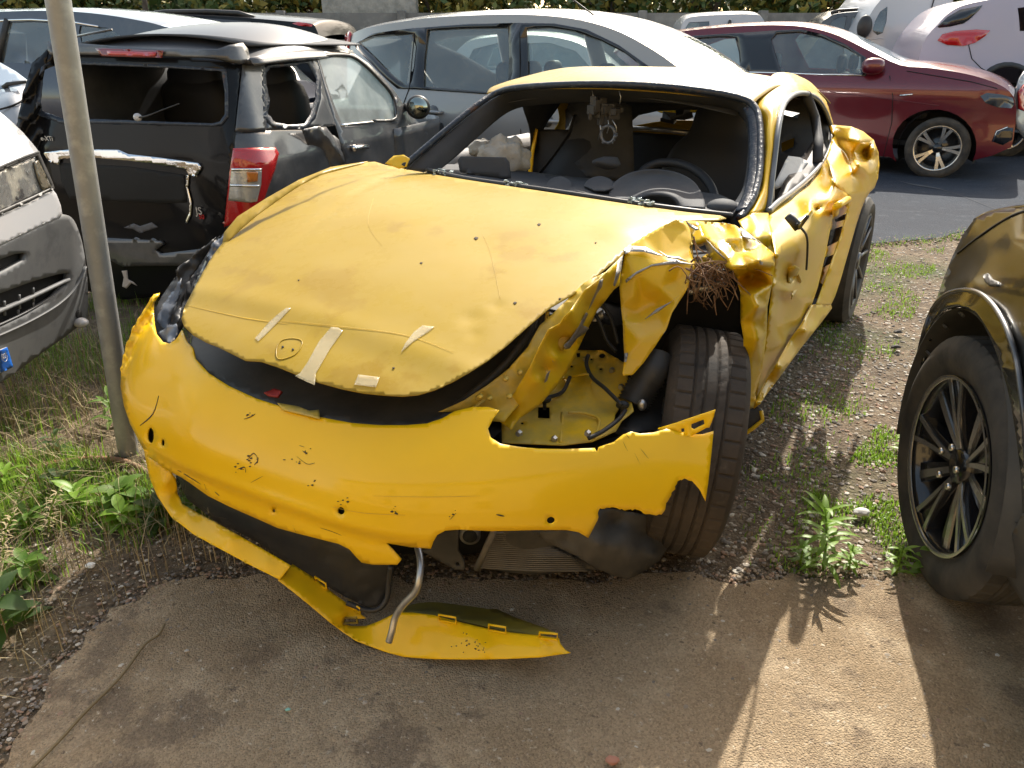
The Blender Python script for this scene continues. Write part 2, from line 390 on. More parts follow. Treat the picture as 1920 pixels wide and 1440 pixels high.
# ---- pebbles
def pebbles(name, pts, smin, smax, cols, z=0.0, seed=1):
    rs = np.random.RandomState(seed)
    bm = bmesh.new(); bmesh.ops.create_icosphere(bm, subdivisions=1, radius=1); bv = np.array([tuple(v.co) for v in bm.verts]); bf = [tuple(v.index for v in f.verts) for f in bm.faces]; bm.free()
    bf = np.array(bf); n = len(pts); VV = []; FF = []; mi = []
    for i, (x, y) in enumerate(pts):
        s = smin + (smax-smin)*rs.rand()**3
        a = rs.rand()*6.28; q = bv*rs.uniform(.75, 1.2, bv.shape)*A(1, rs.uniform(.55, .9), rs.uniform(.3, .6))*s
        c, d = math.cos(a), math.sin(a); q = np.c_[q[:, 0]*c-q[:, 1]*d, q[:, 0]*d+q[:, 1]*c, q[:, 2]]
        VV.append(q+A(x, y, z+s*.12)); FF.append(bf+i*len(bv)); mi += [rs.randint(len(cols))]*len(bf)
    V = np.concatenate(VV); F = np.concatenate(FF)
    me = bpy.data.meshes.new(name); me.from_pydata(V.tolist(), [], F.tolist())
    for c in cols: me.materials.append(c)
    me.polygons.foreach_set('material_index', mi); me.update(); o = bpy.data.objects.new(name, me); COL.objects.link(o); ORG[o.name] = A(0, 0, 0)
    return o
def region(P, n, seed=0, dens=None):
    P = np.array(P); rs = np.random.RandomState(seed); mn, mx = P.min(0), P.max(0); out = []
    while len(out) < n:
        q = rs.uniform(mn, mx, (4000, 2)); q = q[inpoly(q, P)]
        if dens is not None: q = q[np.array([rs.rand() < dens(a, b) for a, b in q])]
        out += q.tolist()
    return np.array(out[:n])
STO = [mat('pebble_a', (.38, .33, .27), .85), mat('pebble_b', (.27, .225, .175), .85), mat('pebble_c', (.52, .48, .41), .8), mat('pebble_d', (.30, .20, .14), .9), mat('pebble_e', (.17, .15, .13), .85)]
GR = G2([(1480, 1072), (1715, 1094), (1760, 1000), (1990, 900), (1990, 480), (1830, 440), (1750, 452), (1640, 462), (1480, 500), (1300, 800), (1200, 1072)])
o = pebbles('gravel', region(GR, 15000, 1, lambda a, b: .15+.85*max(0, min(1, (2.2-b*.35)))), .0025, .014, STO, seed=2)
tag(o, 'loose grey and brown gravel between the wrecked yellow car and the dark car', 'gravel', kind='stuff')
GL = G2([(-60, 1440), (40, 1380), (90, 1290), (190, 1170), (345, 1090), (560, 1080), (700, 1060), (560, 940), (250, 860), (0, 900)])
o = pebbles('gravel', np.concatenate([region(GL, 3200, 5), region(G2([(0, 1440), (400, 1090), (1400, 1090), (1700, 1110), (1900, 1430)]), 950, 6)]), .0015, .009, STO, z=.006, seed=4)
tag(o, 'small stones scattered on the soil edge and asphalt in the left foreground', 'gravel', kind='stuff')

# ---- grass and weeds
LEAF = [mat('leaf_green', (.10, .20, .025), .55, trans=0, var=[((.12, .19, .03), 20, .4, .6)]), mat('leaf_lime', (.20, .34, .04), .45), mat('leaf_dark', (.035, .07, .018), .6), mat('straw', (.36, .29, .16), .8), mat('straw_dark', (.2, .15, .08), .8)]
for m_ in LEAF[:3]:
    m_.node_tree.nodes['Principled BSDF'].inputs['Transmission Weight'].default_value = 0
    b_ = m_.node_tree.nodes['Principled BSDF']; t_ = m_.node_tree; tl = t_.nodes.new('ShaderNodeBsdfTranslucent'); tl.inputs[0].default_value = (.25, .42, .04, 1)
    mx_ = t_.nodes.new('ShaderNodeMixShader'); mx_.inputs[0].default_value = .4; t_.links.new(b_.outputs[0], mx_.inputs[1]); t_.links.new(tl.outputs[0], mx_.inputs[2])
    t_.links.new(mx_.outputs[0], [n for n in t_.nodes if n.type == 'OUTPUT_MATERIAL'][0].inputs[0])
def blades(name, pts, lmin, lmax, w, mi_w, lean=.5, seed=1, flat=0, segs=3):
    rs = np.random.RandomState(seed); V = []; F = []; mi = []
    for (x, y) in pts:
        L = rs.uniform(lmin, lmax); a = rs.rand()*6.28; d = A(math.cos(a), math.sin(a), 0); s = A(-d[1], d[0], 0)
        ln = rs.uniform(.1, 1)*lean + (2.2 if rs.rand() < flat else 0); p = A(x, y, 0); b0 = len(V); m = rs.choice(len(LEAF), p=mi_w); ww = w*rs.uniform(.6, 1.5)
        for k in range(segs+1):
            t = k/segs; ang = ln*t*1.3; ang = min(ang, 1.55)
            q = p + (s*ww*(1-t)**.7)/2; V += [tuple(q), tuple(p - (s*ww*(1-t)**.7)/2)]
            p = p + (A(0, 0, 1)*math.cos(ang)+d*math.sin(ang))*L/segs
        for k in range(segs): F.append((b0+2*k, b0+2*k+1, b0+2*k+3, b0+2*k+2)); mi.append(m)
    me = bpy.data.meshes.new(name); me.from_pydata(V, [], F)
    for c in LEAF: me.materials.append(c)
    me.polygons.foreach_set('material_index', mi); me.update(); o = bpy.data.objects.new(name, me); COL.objects.link(o); return o
GG = G2([(-200, 1330), (0, 1260), (60, 1120), (180, 1060), (320, 1010), (420, 960), (300, 800), (480, 560), (100, 560), (-300, 640)])
def clump(a, b): return max(.03, min(1, .5+1.5*noise.noise(Vector((a*2.2, b*2.2, 1)))))
o = blades('grass', region(GG, 9500, 11, clump), .025, .12, .0035, [.40, .20, .16, .15, .09], 1.4, 3, .2)
tag(o, 'tangled green and dry grass around the foot of the leaning pole', 'grass', kind='stuff')
o = blades('dry_straw', region(G2([(-150, 1430), (60, 1330), (150, 1180), (330, 1080), (560, 1050), (420, 900), (200, 640), (-100, 700)]), 1400, 12), .08, .30, .0022, [0, 0, 0, .7, .3], 1.2, 5, .6)
tag(o, 'dry straw stalks lying over soil beside the pole', 'dry grass', kind='stuff')
GS = G2([(1480, 1080), (1720, 1100), (1740, 980), (1715, 800), (1660, 780), (1560, 900), (1400, 1000)])
o = blades('ground_weeds', region(GS, 2600, 13, lambda a, b: clump(a*2.5, b*2.5)**3), .006, .028, .005, [.4, .35, .15, .1, 0], 1.4, 6, .2, 2)
tag(o, 'low sunlit weeds on the gravel in front of the dark car wheel', 'weeds', kind='stuff')
o = blades('moss_weeds', region(G2([(1400, 1060), (1480, 1070), (1700, 620), (1780, 450), (1640, 465), (1480, 700), (1380, 900)]), 3500, 14, lambda a, b: clump(a*1.5, b*1.5)**2), .006, .03, .005, [.35, .25, .25, .15, 0], 1.4, 8, .2, 2)
tag(o, 'thin patchy weeds on the gravel strip beside the yellow car', 'weeds', kind='stuff')
def leafG(p, d, up, L, w, droop=.5, n=5, fold=.15):
    """one pointed leaf"""
    d = A(*d)/np.linalg.norm(d); up = A(*up); s = np.cross(d, up); s /= np.linalg.norm(s)+1e-9; V = []; F = []
    q = A(*p)
    for k in range(n+1):
        t = k/n; ww = w*math.sin(math.pi*min(1, t*.93+.05))**.8*(1-.15*t)
        nrm = np.cross(s, d); V += [q+s*ww/2+nrm*fold*ww, q, q-s*ww/2+nrm*fold*ww]
        d = d - A(0, 0, 1)*droop/n; d /= np.linalg.norm(d); q = q+d*L/n
    for k in range(n): a = 3*k; F += [(a, a+1, a+4, a+3), (a+1, a+2, a+5, a+4)]
    return np.array(V), F
def weed(name, p, H, nl, L, w, label, group, m=0, spread=.9, seed=0, lean=(0, 0), cat='weed'):
    rs = np.random.RandomState(seed); r = thing(name, (p[0], p[1], 0), label, cat, group); P0 = A(p[0], p[1], 0)
    stem = [P0 + A(lean[0]*t*t, lean[1]*t*t, H*t) for t in np.linspace(0, 1, 6)]
    tube('stem', stem, np.linspace(.004, .002, 6), LEAF[1], r, 6)
    parts = []
    for k in range(nl):
        t = .12+.88*k/nl; c = crom(stem, 4); q = c[int(t*(len(c)-1))]; a = k*2.4+rs.rand()
        el = .15+.9*t*spread*.6+rs.rand()*.2; d = A(math.cos(a)*math.cos(el), math.sin(a)*math.cos(el), math.sin(el))
        parts.append(leafG(q, d, (0, 0, 1), L*(1-.25*t)*rs.uniform(.8, 1.15), w*rs.uniform(.8, 1.2), rs.uniform(.5, 1.1)))
    V, F = join(parts); mk('leaves', V, F, LEAF[m], r, smooth=True); return r
wg = 'broadleaf weeds along the asphalt edge'
weed('weed_plant', ground(1543, 1068)[:2], .20, 34, .105, .018, 'tallest lance-leaved weed on the gravel edge between wreck and dark car', wg, 1, seed=3, lean=(-.02, .02))
weed('weed_plant', ground(1500, 1060)[:2], .07, 14, .05, .016, 'short leafy weed just left of the tall lance-leaved weed', wg, 0, seed=4)
weed('weed_plant', ground(1590, 1070)[:2], .09, 16, .05, .014, 'short bright weed just right of the tall lance-leaved weed', wg, 1, seed=5)
weed('weed_plant', ground(1735, 1085)[:2], .10, 10, .06, .028, 'round-leaved weed touching the front of the dark car tyre', wg, 0, seed=6)
weed('weed_plant', ground(1680, 1078)[:2], .10, 16, .06, .012, 'feathery weed left of the dark car tyre', wg, 1, seed=7)
weed('weed_plant', ground(1690, 850)[:2], .09, 12, .06, .016, 'small lime weed behind the dark car wheel at mid gravel', wg, 1, seed=8)
wl = 'broadleaf weeds in the shaded grass on the left'
for k, (u, v, h_, n_, L_, w_, m_, lb) in enumerate([
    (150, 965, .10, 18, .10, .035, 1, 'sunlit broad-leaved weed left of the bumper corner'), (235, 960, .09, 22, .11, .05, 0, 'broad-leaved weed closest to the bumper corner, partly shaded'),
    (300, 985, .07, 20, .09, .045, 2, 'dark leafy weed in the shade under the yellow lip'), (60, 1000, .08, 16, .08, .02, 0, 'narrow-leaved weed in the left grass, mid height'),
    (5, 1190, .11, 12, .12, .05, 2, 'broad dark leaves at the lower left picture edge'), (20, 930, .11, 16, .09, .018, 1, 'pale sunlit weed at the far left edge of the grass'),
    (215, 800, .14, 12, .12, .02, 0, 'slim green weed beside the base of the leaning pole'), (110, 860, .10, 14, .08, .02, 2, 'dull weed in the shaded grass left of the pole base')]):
    weed('weed_plant', ground(u, v)[:2], h_, n_, L_, w_, lb, wl, m_, seed=20+k)
# feathery pale seed heads
for k, (u, v, lb) in enumerate([(40, 985, 'feathery pale seed stalk nearest the left edge'), (95, 1010, 'feathery pale seed stalk right of the left-edge one'), (10, 1060, 'low pale seed stalk at the lower left edge')]):
    weed('seed_stalk', ground(u, v)[:2], .16, 46, .035, .005, lb, 'pale seed stalks in the left grass', 3, seed=40+k, lean=(.05, .03))
# ---- things lying about
tw = [ground(u, v, .022) for u, v in [(60, 1440), (110, 1390), (160, 1335), (225, 1270), (270, 1210), (297, 1190), (308, 1170)]]
tag(tube('dry_twig', crom(tw, 5), .0035, LEAF[4], None, 6, loc=tw[3]), 'long thin dark twig lying across the asphalt at lower left', 'twig')
hs = [ground(u, v, z) for u, v, z in [(-30, 905, .02), (60, 878, .03), (150, 862, .03), (215, 862, .03), (250, 872, .03), (285, 892, .03)]]
tag(tube('garden_hose', crom(hs, 6), .011, mat('hose_orange', (.32, .15, .07), .6, var=[((.2, .13, .08), 8, .4, .6)]), None, 10, loc=hs[3]), 'faded orange hose lying in the grass behind the pole base', 'hose')
for k, (u, v, s_, c_, lb) in enumerate([(170, 1060, .03, (.75, .74, .7), 'white crumpled scrap on the soil edge left of the bumper lip'), (540, 1330, .012, (.25, .5, .42), 'tiny green chip on the shaded asphalt'), (1870, 1228, .011, (.6, .6, .58), 'tiny pale chip on the asphalt near the dark car'),
        (1148, 1425, .028, (.42, .2, .14), 'flat reddish stone at the bottom edge of the asphalt'), (1615, 960, .05, (.5, .5, .48), 'flat pale stone among the sunlit weeds'), (350, 1220, .012, (.4, .37, .32), 'single pale stone on the asphalt near the twig'), (1683, 622, .04, (.06, .055, .05), 'dark lump on the gravel, farther of two'), (1680, 650, .045, (.05, .045, .04), 'dark lump on the gravel, nearer of two')]):
    c = ground(u, v, .016+s_*.18); bm = bmesh.new(); bmesh.ops.create_icosphere(bm, subdivisions=3, radius=1)
    V = np.array([tuple(q.co) for q in bm.verts]); F = [tuple(q.index for q in f.verts) for f in bm.faces]; bm.free()
    V = np.array([p*(1+.35*noise.noise(Vector(p*1.6+k*3))) for p in V])*A(s_/2, s_*.38, s_*.2)+c
    tag(mk('litter' if k in (0, 1, 2) else 'stone', V, F, mat('lit%d' % k, c_, .8, bump=[(60, .5, .003)]), loc=c), lb, 'litter' if k in (0, 1, 2) else 'stone')

# ---- leaning pole
pb = ground(243, 862); pt = WF.px(108, -5, 'X', pb[1]); pd = (pt-pb)
ax = [pb+pd*t for t in (-.02, .1, .3, .5, .8, 1.0, 1.25)]
M['galv'] = mat('galvanised_pole', (.30, .31, .31), .5, .4, var=[((.22, .23, .23), 4, .35, .65), ((.38, .39, .38), 18, .5, .75), ((.2, .12, .07), 9, .68, .8)], bump=[(25, .25, .003), (3, .3, .01)])
r = thing('steel_pole', pb, 'leaning galvanised steel pole in the grass between white van and yellow wreck', 'pole')
V, F = tubeG(crom(ax, 6), .034, 28); mk('shaft', V, F, M['galv'], r)
V, F = tubeG([pb-A(0, 0, .02), pb+pd/np.linalg.norm(pd)*.03], [.085, .055], 20); mk('soil_collar', V, F, M['soil'], r)

# ---- wall and planting behind
M['wall'] = mat('grey_concrete', (.20, .19, .18), .9, var=[((.13, .125, .12), .8, .4, .65), ((.27, .26, .24), 6, .5, .75)], bump=[(8, .4, .02), (50, .3, .005)])
WY = 17.0
def wz(v): return WF.px(960, v, 'X', WY)[2]
r = thing('boundary_wall', (0, WY, 0), 'long grey precast concrete panel wall behind the parked cars', 'wall')
x = -19.0; k = 0
while x < 17:
    V, F = boxG((x+1.2, WY+.06, wz(24)/2), (2.24, .07, wz(24))); mk('panel', V, F, M['wall'], r, smooth=False)
    V, F = boxG((x, WY, (wz(20))/2), (.16, .18, wz(20))); mk('post', V, F, M['wall'], r, smooth=False, bevel=.01)
    for zz in (.5, 1.0, 1.5):
        pass
    x += 2.4
TL = [mat('foliage_olive', (.10, .12, .025), .6, var=[((.17, .15, .03), 3, .4, .6)]), mat('foliage_yellow', (.26, .21, .04), .6), mat('foliage_green', (.05, .085, .02), .6), mat('foliage_red', (.20, .10, .03), .6)]
M['bark'] = mat('bark', (.09, .07, .055), .9, bump=[(20, .8, .02)])
def leafmass(n, c, r, s, seed, mats, w_):
    rs = np.random.RandomState(seed); cl = rs.normal(0, .42, (26, 3)); V = []; F = []; mi = []
    for i in range(n):
        q = cl[rs.randint(26)]+rs.normal(0, .2, 3); p = A(*c)+q*A(*r); d = rs.normal(0, 1, 3); d /= np.linalg.norm(d); e = np.cross(d, rs.normal(0, 1, 3)); e /= np.linalg.norm(e)
        if p[2] < .1: continue
        k = s*rs.uniform(.6, 1.4); b = len(V); V += [p-d*k, p+e*k*.5, p+d*k, p-e*k*.5]; F.append((b, b+1, b+2, b+3)); mi.append(rs.choice(len(mats), p=w_))
    return V, F, mi
def bush(name, x, y, rx, h, seed, w_, label, group, cat='tree', n=4200):
    r = thing(name, (x, y, 0), label, cat, group)
    V, F, mi = leafmass(n, (x, y, h*.5), (rx, rx*.7, h*.45), .10, seed, TL, w_)
    o = mk('crown', V, F, TL[0], r, smooth=False)
    for t_ in TL[1:]: o.data.materials.append(t_)
    o.data.polygons.foreach_set('material_index', mi[:len(o.data.polygons)])
    parts = [tubeG([(x, y, -.05), (x+.05, y, h*.4), (x-.05, y, h*.7)], [.11, .08, .03], 8)]
    rs = np.random.RandomState(seed)
    for k in range(6): a = rs.rand()*6.28; parts.append(tubeG([(x, y, h*.3), (x+math.cos(a)*rx*.4, y+math.sin(a)*.4, h*.55), (x+math.cos(a)*rx*.7, y+math.sin(a)*.5, h*.8)], [.05, .03, .012], 6))
    V, F = join(parts); mk('trunk', V, F, M['bark'], r)
tone = [(.5, .1, .4, 0), (.3, .4, .3, 0), (.2, .2, .1, .5), (.4, .5, .1, 0), (.3, .1, .6, 0)]
BL = ['olive tree over the wall at the far left', 'yellowish shrub over the wall above the dark blue car', 'green tree over the wall left of the pole top', 'olive shrub over the wall right of the pole top', 'yellow leaved shrub over the wall above the roof-rail car', 'russet shrub over the wall beside the stone hut',
      'bright yellow shrub over the wall above the silver car roof', 'dense green tree over the wall behind the aerial', 'yellow green tree over the wall right of the aerial', 'dark green tree over the wall above the panel van roof', 'olive tree over the wall above the red car', 'russet and olive shrub over the wall above the dark estate', 'green tree over the wall behind the white van', 'olive tree over the wall at the far right', 'tall tree beyond the wall far left', 'tall tree beyond the wall far right']
tn = [4, 1, 0, 4, 1, 2, 3, 4, 1, 4, 0, 2, 0, 1]
for k in range(14):
    bush('tree', -13.3+k*1.95, WY+1.5+(k % 3)*.5, 1.5, 3.6+(k*7 % 4)*.35, 60+k, tone[tn[k]], BL[k], 'trees growing over the boundary wall')
V, F, mi = [], [], []
rs = np.random.RandomState(77); P_ = np.c_[rs.uniform(-24, 24, 15000), WY+rs.uniform(4, 8, 15000), np.abs(rs.normal(0, 1, 15000))*1.8]
for p in P_:
    d = rs.normal(0, 1, 3); d /= np.linalg.norm(d); e = np.cross(d, rs.normal(0, 1, 3)); e /= np.linalg.norm(e); k = rs.uniform(.12, .3); b = len(V); V += [p-d*k, p+e*k*.6, p+d*k, p-e*k*.6]; F.append((b, b+1, b+2, b+3)); mi.append(rs.choice(4, p=[.4, .15, .4, .05]))
o = mk('far_wood', V, F, TL[0], smooth=False)
for t_ in TL[1:]: o.data.materials.append(t_)
o.data.polygons.foreach_set('material_index', mi[:len(o.data.polygons)]); tag(o, 'dense unbroken thicket of trees behind the boundary wall', 'thicket', kind='stuff')
M['stone'] = mat('stone_wall', (.36, .34, .31), .9, var=[((.24, .23, .21), 4, .4, .6)], bump=[(7, 1, .03)])
V, F = boxG((-2.9, WY+.6, 1.6), (1.9, .5, 3.2)); tag(mk('stone_hut', V, F, M['stone'], smooth=False, loc=(-2.9, WY+.6, 0)), 'pale rough stone hut wall rising behind the boundary wall', 'building')
tag(tube('dark_post', [(7.62, WY-.8, 0), (7.62, WY-.8, 3)], .07, M['blackpl'], None, 10, loc=(7.62, WY-.8, 0)), 'dark vertical post in front of the wall right of centre', 'post')
tag(tube('wooden_post', [(-7.6, WY+.6, 0), (-7.5, WY+.6, 3.4)], .06, M['bark'], None, 10, loc=(-7.6, WY+.6, 0)), 'bare grey trunk-like post behind the wall at upper left', 'post')

# ---- unseen building added behind the viewpoint for warm bounce light and reflections
M['blackgloss0'] = mat('dark_pane', (.02, .02, .025), .1)
rb_ = thing('bounce_building', (0, -11, 0), 'long ochre plastered building added unseen behind the viewpoint for warm bounce light', 'building')
V, F = boxG((0, -11, 3.6), (44, 4, 7.2)); mk('wall', V, F, mat('ochre_plaster', (.50, .37, .19), .9, var=[((.42, .31, .16), .6, .4, .65)], bump=[(8, .3, .01)]), rb_, smooth=False)
for k in range(9):
    for z_ in (1.9, 5.0):
        V, F = boxG((-18+k*4.5, -8.98, z_), (1.1, .08, 1.5)); f_ = mk('window', V, F, M['blackgloss0'], rb_, smooth=False)
        V, F = boxG((-18+k*4.5, -8.97, z_-.8), (1.3, .2, .08)); mk('sill', V, F, M['wall'], f_, smooth=False)
V, F = boxG((0, -11, 7.3), (45, 5, .2)); mk('roof', V, F, M['wall'], rb_, smooth=False)
for k, (a, b) in enumerate([(-.9, 2.25), (-1.2, 2.0), (-1.35, 1.75), (-1.0, 2.05), (-1.5, 2.2), (-1.6, 1.6)]):
    weed('weed_plant', (a, b), .07, 20, .085, .035, ['leafy weed under the lip corner', 'leafy weed left of the lip', 'leafy weed at the left grass edge', 'leafy weed between pole base and lip', 'leafy weed left of the pole base', 'low leafy weed at the far left'][k], wl, [1, 1, 0, 0, 2, 0][k], seed=70+k)

eb = np.array(G2([(1715, 1098), (1600, 1085), (1475, 1076), (1380, 1088), (1290, 1080), (1150, 1090), (1000, 1090), (700, 1090), (520, 1090), (400, 1083), (345, 1088), (300, 1112), (225, 1138), (185, 1175), (120, 1235), (85, 1300), (40, 1370), (0, 1420)]))
rs = np.random.RandomState(31); eb = resamp(eb, .004, False); pk = eb[rs.randint(len(eb), size=5200)]+rs.normal(0, 1, (5200, 2))*np.where(rs.rand(5200, 1) < .7, .022, .07)
o = pebbles('edge_crumbs', pk, .0015, .009, [STO[3], STO[4], STO[1], M['soil'], M['asphalt'], M['soil']], z=.006, seed=32)
eb2 = resamp(np.array(g1_), .01, False); pk2 = eb2[np.random.RandomState(4).randint(len(eb2), size=2600)]+np.random.RandomState(5).normal(0, .06, (2600, 2))
o2 = pebbles('edge_crumbs', pk2, .003, .016, [STO[3], STO[4], STO[1], M['soil']], z=.006, seed=33); tag(o2, 'soil and grit along the broken near edge of the road', 'grit', kind='stuff')
o2 = blades('edge_grass', eb2[np.random.RandomState(6).randint(len(eb2), size=700)]+np.random.RandomState(7).normal(0, .05, (700, 2))-A(0, .05), .01, .05, .004, [.4, .2, .2, .2, 0], 1.2, 15); tag(o2, 'sparse green grass along the near edge of the road', 'grass', kind='stuff')
tag(o, 'soil crumbs and grit strewn along the broken edge of the asphalt', 'grit', kind='stuff')

o = blades('sunlit_grass', region(G2([(-80, 1020), (60, 1010), (200, 985), (300, 960), (270, 860), (150, 840), (-60, 880)]), 2600, 41, clump), .03, .11, .005, [.35, .45, .05, .1, .05], 1.3, 42, .15)
tag(o, 'bright sunlit green grass strip left of the yellow bumper corner', 'grass', kind='stuff')
# ================================================================== WRECKED YELLOW COUPE
CF = Frame((-.637, 1.45), 30.5)
YC = thing('wrecked_sports_car', CF.W(2.2, 0, 0), 'badly crashed yellow sports coupe with torn bumper and crumpled fender, centre of the yard', 'car')
def z4(L): return [(860+p[0]*.34726, 360+p[1]*.34726, *p[2:]) for p in L]
def z2(L): return [(480+p[0]/3, 820+p[1]/3, *p[2:]) for p in L]      # lower front close-up
def zb(L): return [(860+p[0]*.29167, 740+p[1]*.29167, *p[2:]) for p in L]
def g1(x, y, cx, cy, r): return np.exp(-((x-cx)**2+(y-cy)**2)/r**2)
# --- bonnet
def Zh(x, y):
    t = np.clip((1.45-x)/1.23, 0, 1.3)
    z = .935-.265*t**1.7-.05*y*y*(1+t)-.018*np.exp(-np.clip(x-.2, 0, 9)/.10)
    z += .0035*np.exp(-((x-.42+.08*y)/.04)**2)-.0025*np.exp(-((x-.36+.08*y)/.05)**2)
    z += .004*np.sin(5*x+2*y)*np.exp(-((y-.1)/.5)**2)
    for cx, cy, r, d in [(.55, .30, .03, -.006), (.62, .33, .02, -.004), (.9, .15, .10, -.007), (1.0, -.35, .13, .008), (.75, -.2, .12, -.006), (1.15, -.62, .1, .012), (.50, .34, .02, -.004), (1.1, .45, .07, .010), (.35, .42, .05, .008), (1.2, .1, .12, -.006)]:
        z = z+d*.55*g1(x, y, cx, cy, r)
    z = z - .003*np.exp(-((y+.47+.25*(x-.7))/.03)**2)*np.clip(x-.4, 0, 1)*2
    return z
hood = [(703, 303), (722, 309), (760, 317), (830, 330), (900, 341), (1000, 356), (1100, 371), (1200, 386), (1290, 398), (1350, 404), (1362, 409), (1345, 414), (1300, 416), (1262, 422), (1225, 438), (1190, 460), (1160, 484), (1120, 517), (1075, 552), (1030, 578), (990, 612), (950, 648), (915, 676), (880, 698), (850, 715), (815, 731), (785, 740), (755, 743), (720, 741), (680, 737), (640, 729), (600, 718), (560, 704), (520, 688), (490, 678), (460, 676), (438, 665), (410, 651), (385, 641), (362, 628), (345, 612), (340, 598), (346, 575), (360, 548), (378, 514), (398, 480), (420, 452), (450, 424), (480, 400), (520, 371), (560, 344), (600, 325), (640, 312), (675, 305)]
HF = lambda x, y, z: z-Zh(x, y)
HO = fsheet('hood', CF, hood, HF, 1.2, 4.2, M['yellow_dimmed_dusty'], YC, h=7, solid=.0022, inner=M['yellow_inner'])
# badge recess: raised outline of a shield with two holes
sh = [(524, 640), (538, 634), (556, 634), (567, 639), (564, 652), (553, 665), (532, 673), (519, 672), (517, 655)]
shi = [(a*.93+542*.07, b*.93+653*.07) for a, b in sh]
fsheet('badge_recess', CF, crom(sh, 3, True), HF, 1.2, 4.2, M['yellow_dimmed_dusty'], HO, holes=[crom(shi, 3, True)], h=3, solid=.0012, lift=.003)
for u, v in [(530, 650), (549, 655)]:
    fsheet('screw_hole', CF, [(u+2.2*math.cos(a), v+2*math.sin(a)) for a in np.linspace(0, 6.2, 9)], HF, 1.2, 4.2, M['dark'], HO, h=2, solid=.001, lift=.003)
for P in [[(536, 577), (546, 577), (520, 605), (497, 628), (484, 640), (478, 634), (505, 603), (522, 588)],
          [(621, 613), (634, 614), (643, 620), (618, 655), (592, 700), (590, 722), (576, 716), (553, 705), (562, 700), (576, 680), (598, 640)],
          [(792, 610), (815, 612), (803, 622), (775, 640), (752, 660), (760, 643), (776, 622)],
          [(672, 702), (712, 707), (705, 726), (664, 721)]]:
    fsheet('tape_strip', CF, P, HF, 1.2, 4.2, M['tape'], HO, h=4, solid=.0006, lift=.0045)
# small chips and leaf bits on the bonnet
M['speck'] = mat('dark_speck', (.06, .045, .03), .9)
for u, v, a in [(893, 447, 5), (1011, 421, 4), (790, 493, 3), (1117, 455, 2), (738, 690, 3), (560, 525, 2), (1050, 560, 3), (966, 568, 4)]:
    fsheet('chip', CF, [(u-a, v), (u-a*.3, v-a*.7), (u+a*.8, v-a*.4), (u+a*.4, v+a*.3), (u-a*.2, v+a*.6)], HF, 1.2, 4.2, M['speck'], HO, h=2, solid=.001, lift=.003)
for P in [[(905, 440), (918, 470), (930, 520), (938, 560)], [(520, 600), (640, 612), (760, 628), (850, 660)], [(350, 572), (460, 596), (540, 606)], [(700, 372), (690, 420), (715, 460)]]:
    c_ = crom(P, 4); n_ = len(c_)
    fsheet('scratch', CF, [(a, b-.3*math.sin(math.pi*(i+.5)/n_)-.05) for i, (a, b) in enumerate(c_)]+[(a+.3, b+.3*math.sin(math.pi*(i+.5)/n_)+.05) for i, (a, b) in reversed(list(enumerate(c_)))], HF, 1.2, 4.2, M['yellow_inner'], HO, h=6, solid=.0006, lift=.0035)
# --- bumper skin
def x0(z): return .13+np.where(z > .4, .13*(np.abs(z-.4)/.2)**2, .10*(np.abs(z-.4)/.3)**2)
def Xb(y, z):
    e_ = .765*np.abs(y+.12)**3.85; e_ = np.where(y > 0, .52*(1-np.exp(-e_/.52)), e_); x = x0(z)+e_
    x = x-.012*np.exp(-((z-.385)/.02)**2)*np.clip(1-np.abs(y)*1.2, 0, 1)+.012*np.exp(-((z-.35)/.03)**2)
    return x+.02*g1(y, z, -.5, .5, .12)-.015*g1(y, z, -.33, .56, .1)+.01*g1(y, z, .1, .5, .15)
BF = lambda x, y, z: np.where(z > .95, x-5, x-Xb(y, z))
bump = [(300, 549), (289, 570), (287, 600), (292, 625), (305, 641), (318, 644), (330, 636), (341, 618), (350, 640), (362, 652), (366, 672), (392, 700), (430, 724), (480, 747), (540, 766), (600, 782), (660, 793), (710, 797), (760, 797), (800, 794), (830, 784), (852, 771), (885, 763), (915, 763), (936, 769), (924, 786), (915, 803), (920, 820), (938, 832), (975, 838), (1010, 841), (1060, 842), (1115, 840), (1120, 848), (1123, 838), (1150, 829), (1168, 815), (1183, 809), (1200, 813), (1225, 811), (1250, 804), (1290, 814), (1318, 814), (1338, 808), (1334, 850), (1328, 905), (1323, 940), (1312, 918), (1298, 902), (1284, 897), (1270, 903), (1263, 920), (1252, 940), (1246, 958), (1240, 965), (1215, 964), (1195, 956), (1170, 957), (1150, 951), (1125, 953), (1118, 980), (1103, 1009), (1085, 998), (1062, 994), (1000, 994), (920, 996), (862, 993), (835, 995), (820, 1003), (813, 1015), (808, 1029), (770, 1026), (722, 1018), (735, 1030), (752, 1050), (745, 1059), (700, 1059), (678, 1055), (668, 1045), (655, 1030), (635, 1020), (600, 1011), (560, 1001), (520, 990), (480, 972), (430, 950), (390, 930), (355, 905), (340, 895), (318, 884), (295, 868), (276, 856), (262, 830), (244, 795), (232, 760), (226, 725), (227, 690), (236, 650), (250, 615), (270, 580), (288, 552)]
holes = [[(u+a*math.cos(t), v+b*math.sin(t)) for t in np.linspace(0, 6.28, 15)[:-1]] for u, v, a, b in [(282, 817, 6.5, 15), (305, 830, 3.5, 6.5), (639, 958, 7, 7), (1033, 976, 7.5, 7), (513, 958, 3, 3)]]
rj = np.random.RandomState(12); b2 = []
